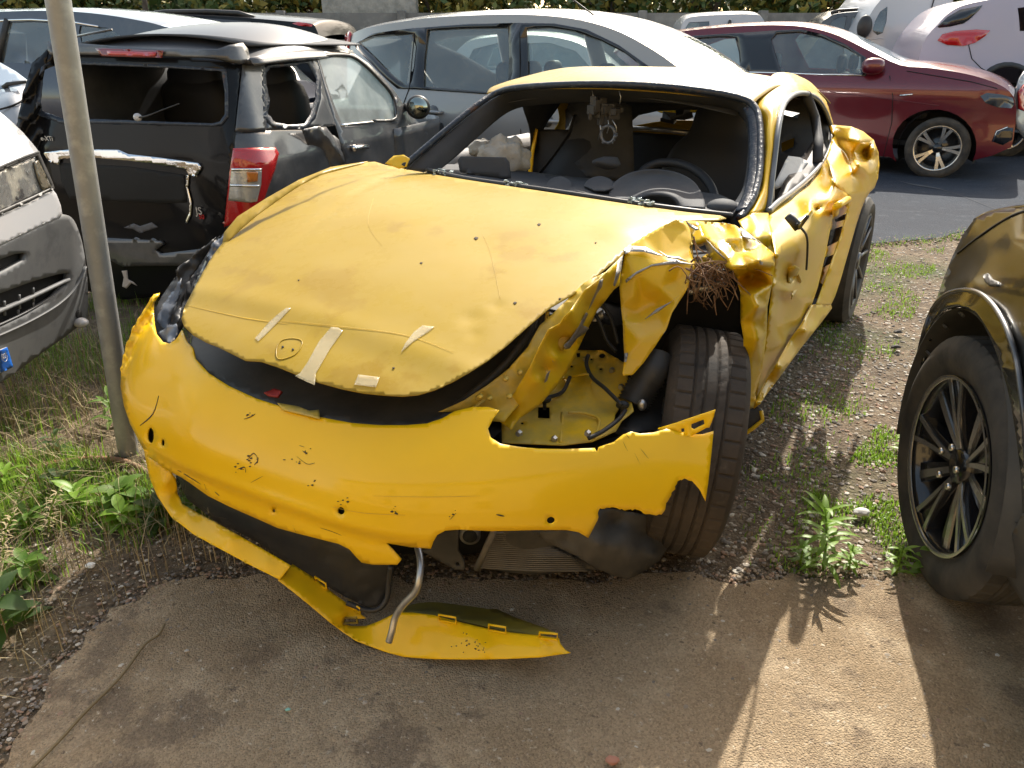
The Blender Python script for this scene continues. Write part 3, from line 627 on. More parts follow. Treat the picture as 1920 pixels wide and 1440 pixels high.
for i, p in enumerate(bump):
    q = bump[(i+1) % len(bump)]; b2.append(p)
    if p[0] > 1105 and q[0] > 1105 and p[1] > 895 and p[0] < 1300:
        n_ = max(1, int(math.hypot(q[0]-p[0], q[1]-p[1])/4))
        for k in range(1, n_): b2.append((p[0]+(q[0]-p[0])*k/n_+rj.uniform(-1.8, 1.8), p[1]+(q[1]-p[1])*k/n_+rj.uniform(-1.8, 1.8)))
bump = b2
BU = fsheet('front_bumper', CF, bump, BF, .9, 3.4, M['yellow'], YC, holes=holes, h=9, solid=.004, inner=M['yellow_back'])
for hh in holes[:4]:
    fsheet('sensor_cup', CF, [(a, b) for a, b in hh], lambda x, y, z: BF(x-.02, y, z), .9, 3.6, M['dark'], BU, h=4, solid=.002)
fsheet('sensor_cup', CF, holes[4], lambda x, y, z: BF(x-.008, y, z), .9, 3.6, M['alu'], BU, h=3, solid=.001)
# scratches and cracks on the bumper
SCR = [[(262, 798), (286, 776), (297, 742)], [(330, 880), (352, 893), (376, 908)], [(383, 908), (386, 918)], [(402, 922), (411, 930)], [(457, 786), (470, 781), (478, 776)], [(555, 855), (575, 870), (590, 868)], [(465, 860), (475, 850), (483, 862), (476, 872)], [(445, 880), (458, 876), (460, 886)], [(470, 905), (492, 893)], [(560, 835), (570, 838)], [(566, 845), (572, 848)], [(600, 990), (620, 996), (640, 1004)], [(549, 985), (554, 998)], [(930, 965), (945, 968)], [(843, 975), (855, 962)], [(1172, 812), (1180, 822)], [(1200, 840), (1216, 860)], [(1190, 850), (1200, 870)], [(700, 930), (800, 932), (900, 930)], [(620, 950), (680, 962), (760, 966)], [(1168, 828), (1176, 845)]]
for i, P in enumerate(SCR):
    c = crom(P, 4); wd = [2.4, 2.6, 2.6, 2.6, 1.5, 1, 2, 2, .8, 1, 1, .8, .8, 3, 1, 2, 1.2, 1, .7, .7, 2][i]*.5
    out = [(a, b-wd*(.3+.7*math.sin(math.pi*k/(len(c)-1)))) for k, (a, b) in enumerate(c)]+[(a+wd*.6, b+wd*(.3+.7*math.sin(math.pi*k/(len(c)-1)))) for k, (a, b) in reversed(list(enumerate(c)))]
    fsheet('scratch', CF, out, BF, .9, 3.4, M['speck'] if i not in (18, 19) else M['yellow_inner'], BU, h=4, solid=.0006, lift=.002)
rs = np.random.RandomState(5)
for u, v, n in [(465, 776, 5), (474, 862, 10), (450, 878, 6), (575, 845, 4), (556, 866, 5), (640, 940, 5), (585, 905, 4), (740, 960, 6), (845, 965, 3)]:
    for _ in range(n):
        a, b, s_ = u+rs.normal(0, 7), v+rs.normal(0, 5), rs.uniform(.7, 2.4); an = rs.rand()*6
        fsheet('scratch', CF, [(a+s_*1.6*math.cos(an+t)*rs.uniform(.5, 1), b+s_*math.sin(an+t)*rs.uniform(.5, 1)) for t in (0, 1.3, 2.5, 3.8, 5)], BF, .9, 3.4, M['speck'], BU, h=3, solid=.0006, lift=.002)
# return edge tab at bumper end
qsheet('bumper_bracket', CF, 'X', zb([(1280, 215, .60), (1400, 180, .60), (1550, 130, .60), (1648, 98, .60), (1640, 140, .60), (1612, 210, .60), (1590, 215, .60), (1500, 265, .60), (1440, 262, .60), (1340, 222, .59), (1290, 232, .59)]), M['yellow'], YC, holes=[zb([(1495, 190), (1575, 160), (1580, 190), (1510, 225), (1492, 215)]), zb([(1430, 218), (1450, 216), (1452, 242), (1432, 244)])], h=7)
# --- dark trough under the bonnet edge
TF = lambda x, y, z: z-(.575+.05*np.clip(x-.3, 0, 9)*4*.5-.06*y*y)
tro = [(358, 648), (362, 620), (500, 640), (640, 690), (760, 700), (860, 670), (960, 600), (1040, 545), (1100, 510), (1110, 560), (1060, 590), (1020, 600), (1010, 640), (980, 680), (930, 720), (880, 752), (850, 775), (800, 797), (740, 799), (680, 797), (600, 784), (520, 762), (440, 730), (390, 700), (364, 672)]
M['seal'] = mat('dusty_rubber_seal', (.03, .029, .027), .55, var=[((.075, .068, .055), 6, .35, .7)], bump=[(12, .3, .006)])
fsheet('hood_seal', CF, tro, TF, 1.2, 3.4, M['seal'], YC, h=12)
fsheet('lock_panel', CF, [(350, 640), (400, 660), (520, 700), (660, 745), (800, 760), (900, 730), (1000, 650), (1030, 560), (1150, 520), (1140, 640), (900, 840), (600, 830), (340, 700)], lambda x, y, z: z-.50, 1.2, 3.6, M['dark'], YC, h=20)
qsheet('front_latch', CF, 'Z', [(497, 735, .60), (515, 728, .60), (528, 733, .60), (520, 744, .59), (503, 742, .59)], mat('red_latch', (.25, .02, .015), .5), YC, h=4, solid=.006)
qsheet('lock_bracket', CF, 'Z', [(520, 755, .585), (560, 762, .585), (580, 770, .585), (598, 768, .585), (600, 785, .58), (560, 775, .58), (530, 768, .58)], M['yellow_inner'], YC, h=5)
# channel rim: black inner rim with yellow flange beside it (right)
V = []
ch1 = [(842, 790, .56), (900, 745, .60), (950, 702, .64), (990, 655, .69), (1012, 612, .73), (1018, 580, .77)]
for k, (du, dv, dz, r_) in enumerate([(0, 0, 0, .006), (-14, -8, 0, .009), (9, 4, 0, .005)]):
    tube('seal_rib', crom([ground(u+du, v+dv, z+dz) for u, v, z in ch1], 5), r_, [M['blackpl'], M['seal'], M['yellow_inner']][k], YC, 8)
qsheet('inner_flange', CF, 'Z', [(822, 772, .59), (870, 752, .61), (915, 722, .64), (955, 690, .67), (990, 650, .71), (1012, 610, .75), (1050, 575, .79), (1095, 530, .83), (1135, 510, .85), (1120, 560, .80), (1080, 620, .73), (1030, 690, .66), (985, 745, .60), (945, 790, .56), (925, 790, .55), (900, 765, .575), (860, 772, .58)], M['yellow_inner'], YC, h=9, wob=.006)
for u, v, z in [(900, 745, .63), (948, 712, .66), (975, 700, .66), (955, 745, .62), (897, 748, .62), (918, 748, .62)]:
    c = ground(u, v, z+.004); V, F = tubeG([c, c+A(0, -.002, .006)], .007, 12); mk('bolt_head', V, F, M['yellow_inner'], YC)
# --- headlight bucket (yellow box under the torn fender)
bk = z4([(215, 1100, .60), (232, 1040, .66), (300, 1000, .72), (400, 960, .80), (520, 930, .88), (640, 853, .97), (780, 855, .99), (890, 920, .96), (915, 1000, .92), (925, 1100, .84), (945, 1180, .78), (880, 1235, .73), (850, 1290, .68), (720, 1345, .60), (560, 1365, .56), (235, 1352, .50), (232, 1190, .56)])
BKo = qsheet('headlight_bucket', CF, 'X', bk, M['yellow_inner'], YC, ctrl=z4([(560, 1180, .70), (560, 1250, .66), (730, 1180, .76), (700, 1030, .84), (600, 1060, .83), (760, 900, .98), (480, 1090, .76), (330, 1260, .57), (640, 920, .93), (850, 1150, .82), (800, 1280, .66)]), holes=[z4([(430, 1158), (490, 1158), (492, 1222), (428, 1220)]), z4([(636, 868), (656, 866), (655, 890), (640, 893)]), z4([(845, 1200), (865, 1165), (890, 1170), (880, 1210), (835, 1250)])]+[[(860+.347*(x+r*math.cos(t)), 360+.347*(y+r*.8*math.sin(t))) for t in np.linspace(0, 5.6, 8)] for x, y, r in [(775, 885, 17), (718, 903, 8), (610, 942, 9), (768, 955, 9), (344, 1248, 9)]], h=7, wob=.004, solid=.003)
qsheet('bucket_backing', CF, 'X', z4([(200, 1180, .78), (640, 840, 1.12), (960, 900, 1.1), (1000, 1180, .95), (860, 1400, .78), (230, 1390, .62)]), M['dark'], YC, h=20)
for P in [[(600, 1000), (700, 985), (715, 1030), (690, 1055), (540, 1055), (530, 1035), (560, 1010)]]:
    c = crom([CF.px(860+x*.34726, 360+y*.34726, 'X', .845-.0) for x, y in P], 4, True); tube('pressed_rib', np.r_[c, c[:1]], .003, M['yellow_inner'], BKo, 6)
tube('pressed_rib', [CF.px(*z4([p])[0][:2], 'X', q) for p, q in [((560, 1190), .69), ((555, 1270), .65), ((550, 1350), .57)]], .004, M['yellow_inner'], BKo, 6)
tube('pressed_rib', crom([CF.px(*z4([p])[0][:2], 'X', q) for p, q in [((590, 1190), .69), ((680, 1195), .71), ((760, 1230), .70), ((730, 1330), .61)]], 4), .004, M['yellow_inner'], BKo, 6)
for (x, y, q) in [(465, 1118, .70), (885, 1150, .80)]:
    c = CF.px(*z4([(x, y)])[0], 'X', q-.02); V, F = ellG(c, (.018, .012, .012)); mk('bulb_holder', V, F, M['blackpl'], YC)
    tube('holder_stem', [c, c+A(0, 0, -.03)], .005, M['blackpl'], YC, 8)
# --- torn ribbon of the fender edge
rib = z4([(872, 352, .88), (888, 340, .88), (880, 400, .87), (868, 505, .83), (838, 528, .82), (790, 590, .79), (748, 640, .76), (712, 710, .73), (682, 770, .70), (640, 860, .66), (600, 950, .63), (520, 1058, .60), (440, 1150, .57), (330, 1222, .55), (282, 1282, .53), (262, 1268, .53), (225, 1240, .54), (245, 1200, .55), (262, 1130, .58), (300, 1085, .62), (345, 1010, .66), (390, 940, .70), (430, 850, .74), (485, 745, .79), (548, 712, .80), (572, 672, .82), (600, 650, .83), (640, 590, .84), (685, 528, .86), (752, 478, .87), (800, 430, .88)])
RB = qsheet('torn_fender_strip', CF, 'Z', rib, M['yellow_bent'], YC, ctrl=z4([(700, 620, .79), (600, 760, .745), (520, 900, .70), (430, 1020, .655), (640, 720, .765), (560, 800, .70), (470, 950, .655), (330, 1130, .60), (800, 500, .84)]), h=6, solid=.002, inner=M['bare'])
for P in [[(888, 340), (876, 430), (845, 510), (836, 505), (850, 440), (862, 370)], [(780, 470), (775, 510), (745, 555), (725, 600), (700, 640), (718, 590), (745, 530), (762, 480)], [(705, 735), (680, 765), (640, 790), (600, 845), (575, 850), (568, 830), (600, 800), (640, 740), (690, 650), (700, 660), (670, 720)], [(528, 880), (512, 918), (506, 912), (515, 885)], [(494, 965), (478, 1020), (464, 1030), (474, 985)]]:
    q = z4(P); qq = [(a, b, .002+float(rbf([(r_[0], r_[1], r_[2]) for r_ in rib])(np.array([[a, b]]))[0])) for a, b in q]
    qsheet('bare_patch', CF, 'Z', [(a, b, z+.006) for a, b, z in qq], M['bare'], RB, h=5, solid=.001)
# hanging flap of the crushed fender
fl = z4([(868, 515, .94), (884, 400, .97), (905, 300, 1.02), (1000, 240, 1.06), (1090, 188, 1.09), (1180, 146, 1.12), (1225, 158, 1.14), (1250, 205, 1.12), (1258, 262, 1.09), (1246, 300, 1.07), (1262, 350, 1.05), (1285, 402, 1.02), (1258, 450, 1.0), (1238, 512, .98), (1212, 560, .97), (1182, 602, .95), (1150, 650, .93), (1120, 742, .91), (1062, 832, .88), (1000, 920, .85), (942, 986, .82), (890, 992, .80), (884, 978, .80), (895, 900, .83), (889, 800, .87), (886, 700, .90), (876, 610, .93)])
FL = qsheet('crumpled_fender_flap', CF, 'X', fl, M['yellow_bent'], YC, ctrl=z4([(900, 330, .985), (1000, 322, 1.005), (1100, 345, 1.01), (1200, 372, 1.015), (960, 440, .955), (1040, 400, .97), (1140, 385, .985), (980, 560, .97), (1060, 600, .99), (1090, 520, .965), (960, 650, .955), (1000, 690, .93), (1090, 690, .935), (980, 800, .865), (950, 560, .945), (1180, 480, 1.0)]), lin=.85, h=6, solid=.002, inner=M['bare'])
flf = rbf(fl+z4([(900, 330, .985), (1000, 322, 1.005), (1100, 345, 1.01), (1200, 372, 1.015)]))
for P in [[(890, 300), (940, 290), (1010, 296), (1060, 325), (1110, 345), (1060, 338), (1000, 322), (930, 320), (900, 335)], [(900, 475), (960, 430), (1040, 392), (1120, 376), (1170, 362), (1200, 375), (1280, 392), (1200, 388), (1130, 390), (1040, 402), (960, 444), (905, 490)], [(1075, 312), (1130, 345), (1190, 350), (1240, 375), (1190, 362), (1130, 356)], [(895, 870), (915, 868), (905, 920), (892, 915)], [(1000, 690), (1070, 630), (1150, 590), (1190, 555), (1140, 600), (1080, 645)]]:
    q = [(p[0], p[1]) for p in z4(P)]
    qsheet('bare_patch', CF, 'X', [(a, b, float(flf(np.array([[a, b]]))[0])-.016) for a, b in q], M['bare'], FL, h=5, solid=.001)
# rear part of the crushed fender
f2 = z4([(1225, 155, .60), (1300, 158, .62), (1370, 163, .66), (1440, 168, .70), (1490, 178, .74), (1560, 215, .78), (1640, 280, .84), (1708, 336, .87), (1706, 400, .885), (1692, 500, .89), (1668, 620, .885), (1664, 760, .88), (1640, 950, .875), (1602, 1085, .87), (1615, 1165, .87), (1565, 1182, .86), (1536, 1130, .855), (1540, 900, .845), (1536, 780, .84), (1522, 700, .83), (1520, 540, .82), (1506, 470, .80), (1470, 432, .77), (1400, 402, .74), (1330, 384, .70), (1290, 392, .68), (1262, 340, .66), (1250, 290, .64), (1256, 240, .62)])
F2 = qsheet('crumpled_fender', CF, 'Y', f2, M['yellow_bent'], YC, ctrl=z4([(1340, 250, .70), (1400, 310, .76), (1460, 370, .80), (1330, 330, .66), (1440, 210, .71), (1420, 250, .74), (1520, 250, .80), (1530, 330, .82), (1500, 300, .79), (1560, 400, .86), (1620, 380, .92), (1580, 450, .80), (1640, 420, .86), (1590, 560, .868), (1612, 620, .888), (1590, 700, .862), (1610, 790, .88), (1575, 900, .86), (1570, 1050, .86), (1480, 410, .83)]), lin=1, holes=[z4([(1258, 270), (1290, 300), (1330, 285), (1346, 330), (1312, 352), (1290, 380), (1268, 345)])], h=6, solid=.002, inner=M['bare'])
f2f = rbf(f2+z4([(1340, 250, .70), (1400, 310, .76), (1530, 330, .86), (1620, 380, .92), (1580, 450, .80)]))
for P in [[(1520, 188), (1560, 215), (1600, 250), (1650, 285), (1612, 262), (1570, 250), (1535, 240)], [(1335, 255), (1380, 300), (1430, 350), (1465, 385), (1440, 370), (1390, 325), (1350, 280)], [(1225, 156), (1262, 178), (1300, 200), (1280, 208), (1245, 185)], [(1625, 372), (1645, 380), (1640, 395), (1628, 392)]]:
    q = [(p[0], p[1]) for p in z4(P)]
    qsheet('bare_patch', CF, 'Y', [(a, b, float(f2f(np.array([[a, b]]))[0])+.012) for a, b in q], M['bare'], F2, h=5, solid=.001)
qsheet('fender_tear', CF, 'Y', z4([(1240, 230, .55), (1350, 250, .60), (1370, 350, .62), (1330, 420, .62), (1250, 420, .58), (1230, 320, .55)]), M['rust'], YC, h=10, rag=1)
qsheet('fender_rear_corner', CF, 'Y', [(1384, 414, .70), (1412, 399, .73), (1441, 399, .752), (1446, 438, .83), (1453, 478, .868), (1435, 464, .82), (1416, 448, .79), (1395, 432, .74)], M['yellow_bent'], YC, h=5, wob=.006)
# black gap between fender and door + wheel-arch liner, ribbed hose
qsheet('wheel_arch_liner', CF, 'X', z4([(700, 560, 1.22), (860, 500, 1.2), (1240, 440, 1.25), (1530, 470, 1.35), (1560, 800, 1.35), (1545, 1200, 1.3), (1400, 1240, 1.25), (1060, 1330, 1.15), (760, 1320, 1.05), (660, 900, 1.1)]), M['dark'], YC, h=25)
qsheet('door_gap', CF, 'Y', z4([(1690, 330, .83), (1720, 340, .83), (1715, 500, .84), (1690, 700, .84), (1675, 850, .84), (1640, 1000, .84), (1600, 1120, .84), (1560, 1120, .83), (1620, 800, .83), (1650, 500, .83)]), M['dark'], YC, h=15)
qsheet('suspension_arm', CF, 'X', z4([(690, 700, 1.0), (780, 640, 1.02), (785, 680, 1.02), (700, 760, 1.0)]), M['alu'], YC, h=8, solid=.02)
qsheet('suspension_arm', CF, 'X', z4([(1230, 520, 1.1), (1420, 470, 1.12), (1440, 500, 1.12), (1240, 560, 1.1)]), M['alu'], YC, h=8, solid=.02)
ho = [CF.px(*z4([p])[0], 'X', q) for p, q in [((1065, 885), .93), ((1050, 960), .90), ((1010, 1030), .88), ((970, 1090), .86), ((940, 1150), .84)]]
hc = crom(ho, 8); tube('ribbed_duct', hc, [.040+.006*(k % 2) for k in range(len(hc))], M['blackpl'], YC, 14)
c = CF.px(*z4([(990, 1150)])[0], 'X', .80); V, F = ellG(c, (.012, .012, .016)); mk('clip', V, F, M['alu'], YC)
qsheet('inner_liner', CF, 'X', z4([(930, 1170, .86), (1000, 1060, .90), (1090, 960, .97), (1150, 1100, .97), (1160, 1230, .94), (1070, 1280, .80), (930, 1300, .72), (760, 1345, .70), (720, 1400, .66), (1000, 1400, .70), (830, 1290, .74)]), M['blackpl'], YC, h=12, wob=.01)
# lower liner and radiator behind the torn bumper
qsheet('radiator', CF, 'X', zb([(215, 880, .36), (470, 880, .42), (620, 900, .50), (640, 985, .52), (890, 1125, .60), (800, 1135, .58), (640, 1145, .54), (480, 1158, .50), (300, 1140, .44), (130, 1110, .40), (112, 1118, .40)]), M['blackdust'], YC, h=9, solid=.015)
M['fin'] = mat('radiator_fin', (.20, .185, .16), .6, .4, var=[((.12, .105, .085), 9, .35, .7)])
for k in range(19):
    a = k/18; L0 = (222-95*a, 888+220*a); L1 = (470+150*min(1, a*1.6)+260*max(0, a-.2), 890+240*a)
    P = crom([CF.px(860+x*.29167, 740+y*.29167, 'X', .345+.04*a+.13*t+.04*t*a) for t in (0, .5, 1) for x, y in [(L0[0]+(L1[0]-L0[0])*t, L0[1]+(L1[1]-L0[1])*t+10*math.sin(t*3.1)*a)]], 5)
    tube('cooling_fin', P, .0028, M['fin'], YC, 6)
tube('radiator_rail', [CF.px(*zb([p])[0], 'X', q) for p, q in [((225, 880), .33), ((170, 1000), .35), ((115, 1118), .37)]], .008, M['fin'], YC, 8)
lin = zb([(470, 885, .44), (620, 875, .46), (760, 880, .50), (880, 800, .56), (910, 735, .60), (1000, 735, .64), (1150, 765, .70), (1300, 780, .78), (1390, 620, .84), (1420, 555, .86), (1500, 560, .87), (1560, 660, .88), (1480, 780, .86), (1440, 860, .84), (1350, 980, .80), (1290, 1070, .76), (1210, 1125, .72), (1150, 1160, .68), (1090, 1188, .64), (1000, 1165, .60), (890, 1120, .56), (760, 1040, .50), (640, 980, .47), (540, 930, .44)])
qsheet('underbody_liner', CF, 'X', lin, M['blackdust'], YC, ctrl=zb([(900, 960, .50), (1050, 900, .60), (1200, 900, .74), (1100, 1050, .60), (1000, 830, .66), (1250, 1040, .68)]), h=9, wob=.012, rag=.6)
c = CF.px(*zb([(1428, 752)])[0], 'X', .80)
V, F = join([boxG(c, (.035, .02, .03), rz=.4), boxG(c+A(.01, -.004, .015), (.012, .02, .02)), boxG(c+A(-.012, -.004, .014), (.01, .02, .02))]); mk('metal_clip', V, F, M['alu'], YC, smooth=False, bevel=.003)
# frame plate and horn behind the bumper
qsheet('crash_plate', CF, 'X', z2([(1000, 560, .36), (1050, 525, .36), (1135, 525, .36), (1135, 640, .37), (1168, 700, .38), (1170, 745, .38), (1120, 745, .38), (1040, 700, .37), (930, 640, .36), (990, 625, .36)]), M['blackdust'], YC, holes=[z2([(1118, 705), (1140, 700), (1148, 722), (1126, 728)])], h=7, solid=.006)
c = CF.px(*z2([(1203, 555)])[0], 'X', .38); V, F = tubeG([c, c+A(0, .02, 0)], [.026, .026], 20); mk('horn', V, F, M['alu'], YC)
V, F = tubeG([c-A(0, .003, 0), c+A(0, .0, 0)], [.018, .018], 20); mk('horn_mouth', V, F, M['dark'], YC)
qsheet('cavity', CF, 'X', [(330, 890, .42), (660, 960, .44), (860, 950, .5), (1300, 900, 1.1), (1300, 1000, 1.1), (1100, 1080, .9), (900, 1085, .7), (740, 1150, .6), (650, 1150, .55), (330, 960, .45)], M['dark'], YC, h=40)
# --- lower intake duct + chin
qsheet('intake_duct', CF, 'X', [(333, 893, .26), (400, 920, .22), (480, 960, .21), (600, 1000, .22), (680, 1040, .26), (752, 1045, .30), (728, 1070, .30), (726, 1110, .30), (715, 1135, .28), (690, 1140, .26), (640, 1115, .24), (560, 1070, .22), (480, 1015, .20), (400, 975, .22), (350, 935, .26)], M['blackpl'], YC, h=9, wob=.006)
tube('duct_rim', crom([CF.px(u, v, 'X', q) for u, v, q in [(733, 1062, .27), (729, 1090, .27), (726, 1120, .26), (712, 1140, .24), (688, 1144, .22), (650, 1130, .20)]], 5), .007, M['blackpl'], YC, 8)
LF = lambda x, y, z: x-(.765*np.abs(y+.12)**3.85+.10+np.where(z < .2, .03*((.2-z)/.15)**2, .05*((z-.2)/.12)**1.0))
lip = [(270, 846), (280, 858), (300, 872), (320, 884), (330, 898), (333, 925), (342, 945), (372, 962), (420, 988), (480, 1022), (520, 1045), (545, 1060), (524, 1087), (470, 1060), (410, 1028), (360, 1000), (320, 968), (295, 930), (280, 895)]
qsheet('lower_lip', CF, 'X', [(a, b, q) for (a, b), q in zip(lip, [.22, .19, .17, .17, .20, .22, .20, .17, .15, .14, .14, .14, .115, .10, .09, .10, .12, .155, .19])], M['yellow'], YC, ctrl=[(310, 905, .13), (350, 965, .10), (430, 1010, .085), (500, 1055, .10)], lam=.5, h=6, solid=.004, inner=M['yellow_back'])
# broken chin that drops to the ground, seen from above
ch = z2([(205, 712, .18), (330, 792, .20), (440, 880, .21), (560, 970, .225), (620, 1018, .235), (575, 1020, .215), (500, 1020, .20), (490, 1050, .19), (540, 1062, .19), (620, 1060, .20), (700, 1030, .215), (790, 985, .235), (880, 985, .26), (1000, 1000, .27), (1150, 1040, .285), (1300, 1075, .30), (1450, 1100, .31), (1600, 1115, .32), (1705, 1130, .335), (1712, 1160, .33), (1740, 1195, .33), (1772, 1212, .33), (1600, 1238, .28), (1300, 1250, .25), (1000, 1248, .21), (830, 1235, .19), (720, 1205, .175), (560, 1140, .15), (420, 1040, .13), (260, 905, .11), (125, 800, .10)])
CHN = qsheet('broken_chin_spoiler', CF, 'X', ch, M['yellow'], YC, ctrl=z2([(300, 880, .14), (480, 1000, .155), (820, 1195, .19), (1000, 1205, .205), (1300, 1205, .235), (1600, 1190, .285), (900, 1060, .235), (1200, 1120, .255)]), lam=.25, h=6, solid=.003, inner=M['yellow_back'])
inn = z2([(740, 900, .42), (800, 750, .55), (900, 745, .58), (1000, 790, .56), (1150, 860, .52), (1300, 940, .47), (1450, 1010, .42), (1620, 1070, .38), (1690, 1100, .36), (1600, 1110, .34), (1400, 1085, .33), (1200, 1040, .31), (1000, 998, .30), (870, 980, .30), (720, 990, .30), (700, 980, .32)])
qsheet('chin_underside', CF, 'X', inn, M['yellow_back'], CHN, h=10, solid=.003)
def slot(P, q, w=1.0):
    a, b = [CF.px(*z2([p])[0], 'X', q) for p in P]
    d = b-a; n_ = A(0, -.25, 1); n_ /= np.linalg.norm(n_); h_ = .011
    c = [a-n_*h_, a+n_*h_, b+n_*h_, b-n_*h_, a-n_*h_]; return tubeG(c, .0028, 6)
for P, q in [(((1030, 1012), (1125, 1030)), .262), (((1310, 1068), (1405, 1085)), .282), (((1595, 1112), (1695, 1122)), .315), (((335, 800), (395, 838)), .19), (((525, 935), (585, 975)), .21)]:
    V, F = slot(P, q); mk('clip_frame', V, F, M['yellow'], CHN)
V, F = slot(((495, 1030), (568, 1028)), .19); mk('clip_frame', V, F, M['yellow_back'], CHN)
qsheet('chin_rubber_flap', CF, 'X', z2([(540, 1140, .16), (620, 1185, .17), (700, 1215, .19), (790, 1245, .21), (760, 1262, .21), (700, 1255, .20), (620, 1210, .18)]), M['blackpl'], CHN, h=8)
qsheet('paper_sticker', CF, 'X', z2([(1185, 878, .505), (1225, 890, .495), (1205, 925, .475), (1172, 912, .485)]), mat('sticker_grey', (.22, .22, .2), .6), CHN, h=8, solid=.001)
for _ in range(26):
    a, b = rs.normal(1220, 60), rs.normal(1170, 26)
    if not (1040 < a < 1400 and 1100 < b < 1215): continue
    qsheet('scuff', CF, 'X', z2([(a+rs.uniform(2, 7)*math.cos(t), b+rs.uniform(1, 5)*math.sin(t), .222+.00009*(a-1100)) for t in (0, 1.4, 2.6, 4, 5.2)]), M['speck'], CHN, h=3, solid=.0008)
tube('bent_pipe', crom([CF.px(*z2([p])[0], 'X', q) for p, q in [((905, 600), .26), ((925, 700), .235), ((918, 800), .21), ((895, 870), .20), ((830, 940), .19), ((785, 1010), .18), ((765, 1090), .165), ((748, 1150), .155)]], 6), [.0085]*20+[.0085]*23, M['alu'], YC, 12)
for P in [[(700, 880, .93), (690, 930, .90), (720, 1000, .86), (790, 1060, .82), (880, 1150, .78)], [(600, 1000, .86), (560, 1080, .78), (480, 1110, .70)], [(900, 1180, .76), (860, 1230, .70), (780, 1290, .64), (700, 1330, .60)], [(700, 600, 1.0), (760, 700, .98), (800, 800, .97), (850, 860, .96)], [(740, 560, 1.02), (820, 680, 1.0), (860, 820, .98)]]:
    tube('wiring_loom', crom([CF.px(*z4([p])[0][:2], 'X', p[2]-.02) for p in P], 5), .0055, M['blackpl'], YC, 8)
for x, y, q in [(300, 1120, .60), (330, 1300, .53), (520, 1330, .58), (690, 900, .95), (830, 960, .93), (700, 1300, .61), (880, 1050, .88)]:
    c = CF.px(*z4([(x, y)])[0], 'X', q-.006); V, F = tubeG([c, c-CF.d*.010], [.009, .007], 6); mk('bolt_head', V, F, M['alu'], YC, smooth=False)
rs = np.random.RandomState(8); parts = []
for _ in range(90):
    u = rs.uniform(830, 1360); v = 322+(u-800)*.148+rs.uniform(-14, 4); c = CF.px(u, v, 'X', 1.5-.0001*abs(u-1100)); parts.append(boxG(c, rs.uniform(.003, .008, 3), rz=rs.rand()*3, jit=.001))
# --- broken right headlight housing (image left)
M['lampgrey'] = mat('lamp_housing_grey', (.07, .085, .11), .3, 0, .4, var=[((.12, .13, .15), 12, .4, .7)])
hs_ = [(289, 600, .47), (292, 578, .50), (303, 556, .54), (322, 528, .60), (350, 495, .68), (385, 462, .76), (425, 434, .84), (418, 470, .80), (400, 500, .72), (385, 530, .66), (368, 560, .58), (352, 590, .52), (338, 625, .46), (322, 645, .42), (306, 642, .42), (296, 625, .44)]
qsheet('headlight_housing', CF, 'X', [(a, b, q+.04) for a, b, q in hs_], M['blackpl'], YC, h=8, wob=.02)
for P, m_ in [([(292, 600, .46), (302, 575, .50), (325, 545, .56), (340, 520, .60), (335, 555, .56), (322, 590, .51), (318, 620, .46), (305, 620, .45)], 'lampgrey'),
           ([(330, 505, .60), (350, 490, .64), (380, 465, .70), (405, 445, .76), (385, 480, .72), (360, 520, .64), (345, 560, .57), (335, 600, .50), (322, 625, .46), (330, 580, .53), (338, 540, .60)], 'blackpl'),
           ([(400, 455, .76), (422, 440, .80), (415, 475, .76), (392, 505, .68), (372, 540, .62), (355, 575, .56), (362, 540, .62), (380, 500, .69)], 'lampgrey'),
           ([(296, 625, .42), (312, 612, .45), (330, 606, .46), (335, 622, .44), (322, 645, .40), (305, 642, .40)], 'lampgrey'),
           ([(350, 530, .60), (372, 512, .66), (360, 550, .60), (345, 575, .55)], 'trim')]:
    qsheet('broken_lamp_piece', CF, 'X', P, M[m_], YC, h=5, rag=1.2, solid=.003, wob=.015)
# right front wing behind the bonnet
qsheet('right_fender', CF, 'Y', [(414, 474, -.80), (420, 436, -.82), (445, 406, -.83), (500, 371, -.83), (560, 337, -.81), (620, 313, -.79), (690, 302, -.76), (680, 307, -.75), (602, 327, -.76), (562, 347, -.77), (522, 374, -.78), (482, 403, -.78), (454, 427, -.78), (430, 450, -.78), (424, 476, -.78)], M['yellow_dimmed_dusty'], YC, h=8)
qsheet('cowl_corner', CF, 'X', [(722, 306, 1.46), (738, 292, 1.5), (757, 290, 1.52), (768, 297, 1.52), (762, 312, 1.5), (748, 316, 1.48)], M['yellow_bent'], YC, h=5, wob=.01)
# --- roof
def Zr(x, y): return 1.288-.10*np.clip((2.35-x)/.45, 0, 3)**2*.55-.085*np.clip((x-2.4)/1.0, 0, 3)**1.8-.16*np.abs(y)**2.3/.6**.5
XS = [1.93, 2.05, 2.2, 2.35, 2.6, 2.9, 3.2, 3.5, 3.75]; YS = np.linspace(-.565, .565, 21)
rows = []
for i, x in enumerate(XS):
    sc_ = 1-.06*max(0, x-2.6)
    bow = .09 if i == 0 else .07*max(0, 1-(x-1.93)/.8)
    r_ = []
    for y in YS:
        xx = x-bow*(1-(y/.6)**2)+(.03 if i == 0 else 0)
        zz = Zr(xx, y) - .014*math.exp(-((y-.22)/.12)**2-((xx-2.25)/.12)**2) + .010*math.exp(-((y-.38)/.08)**2-((xx-2.3)/.15)**2)+.012*math.exp(-((y+.35)/.2)**2-((xx-2.3)/.2)**2)
        r_.append(CF.W(xx, y*sc_*(.94 if i == 0 and y < 0 else 1), zz))
    rows.append(r_)
V, F = patch(rows, 3, 4); V += np.array([noise.noise(Vector(p*6))*.004 for p in V])[:, None]*A(0, 0, 1)
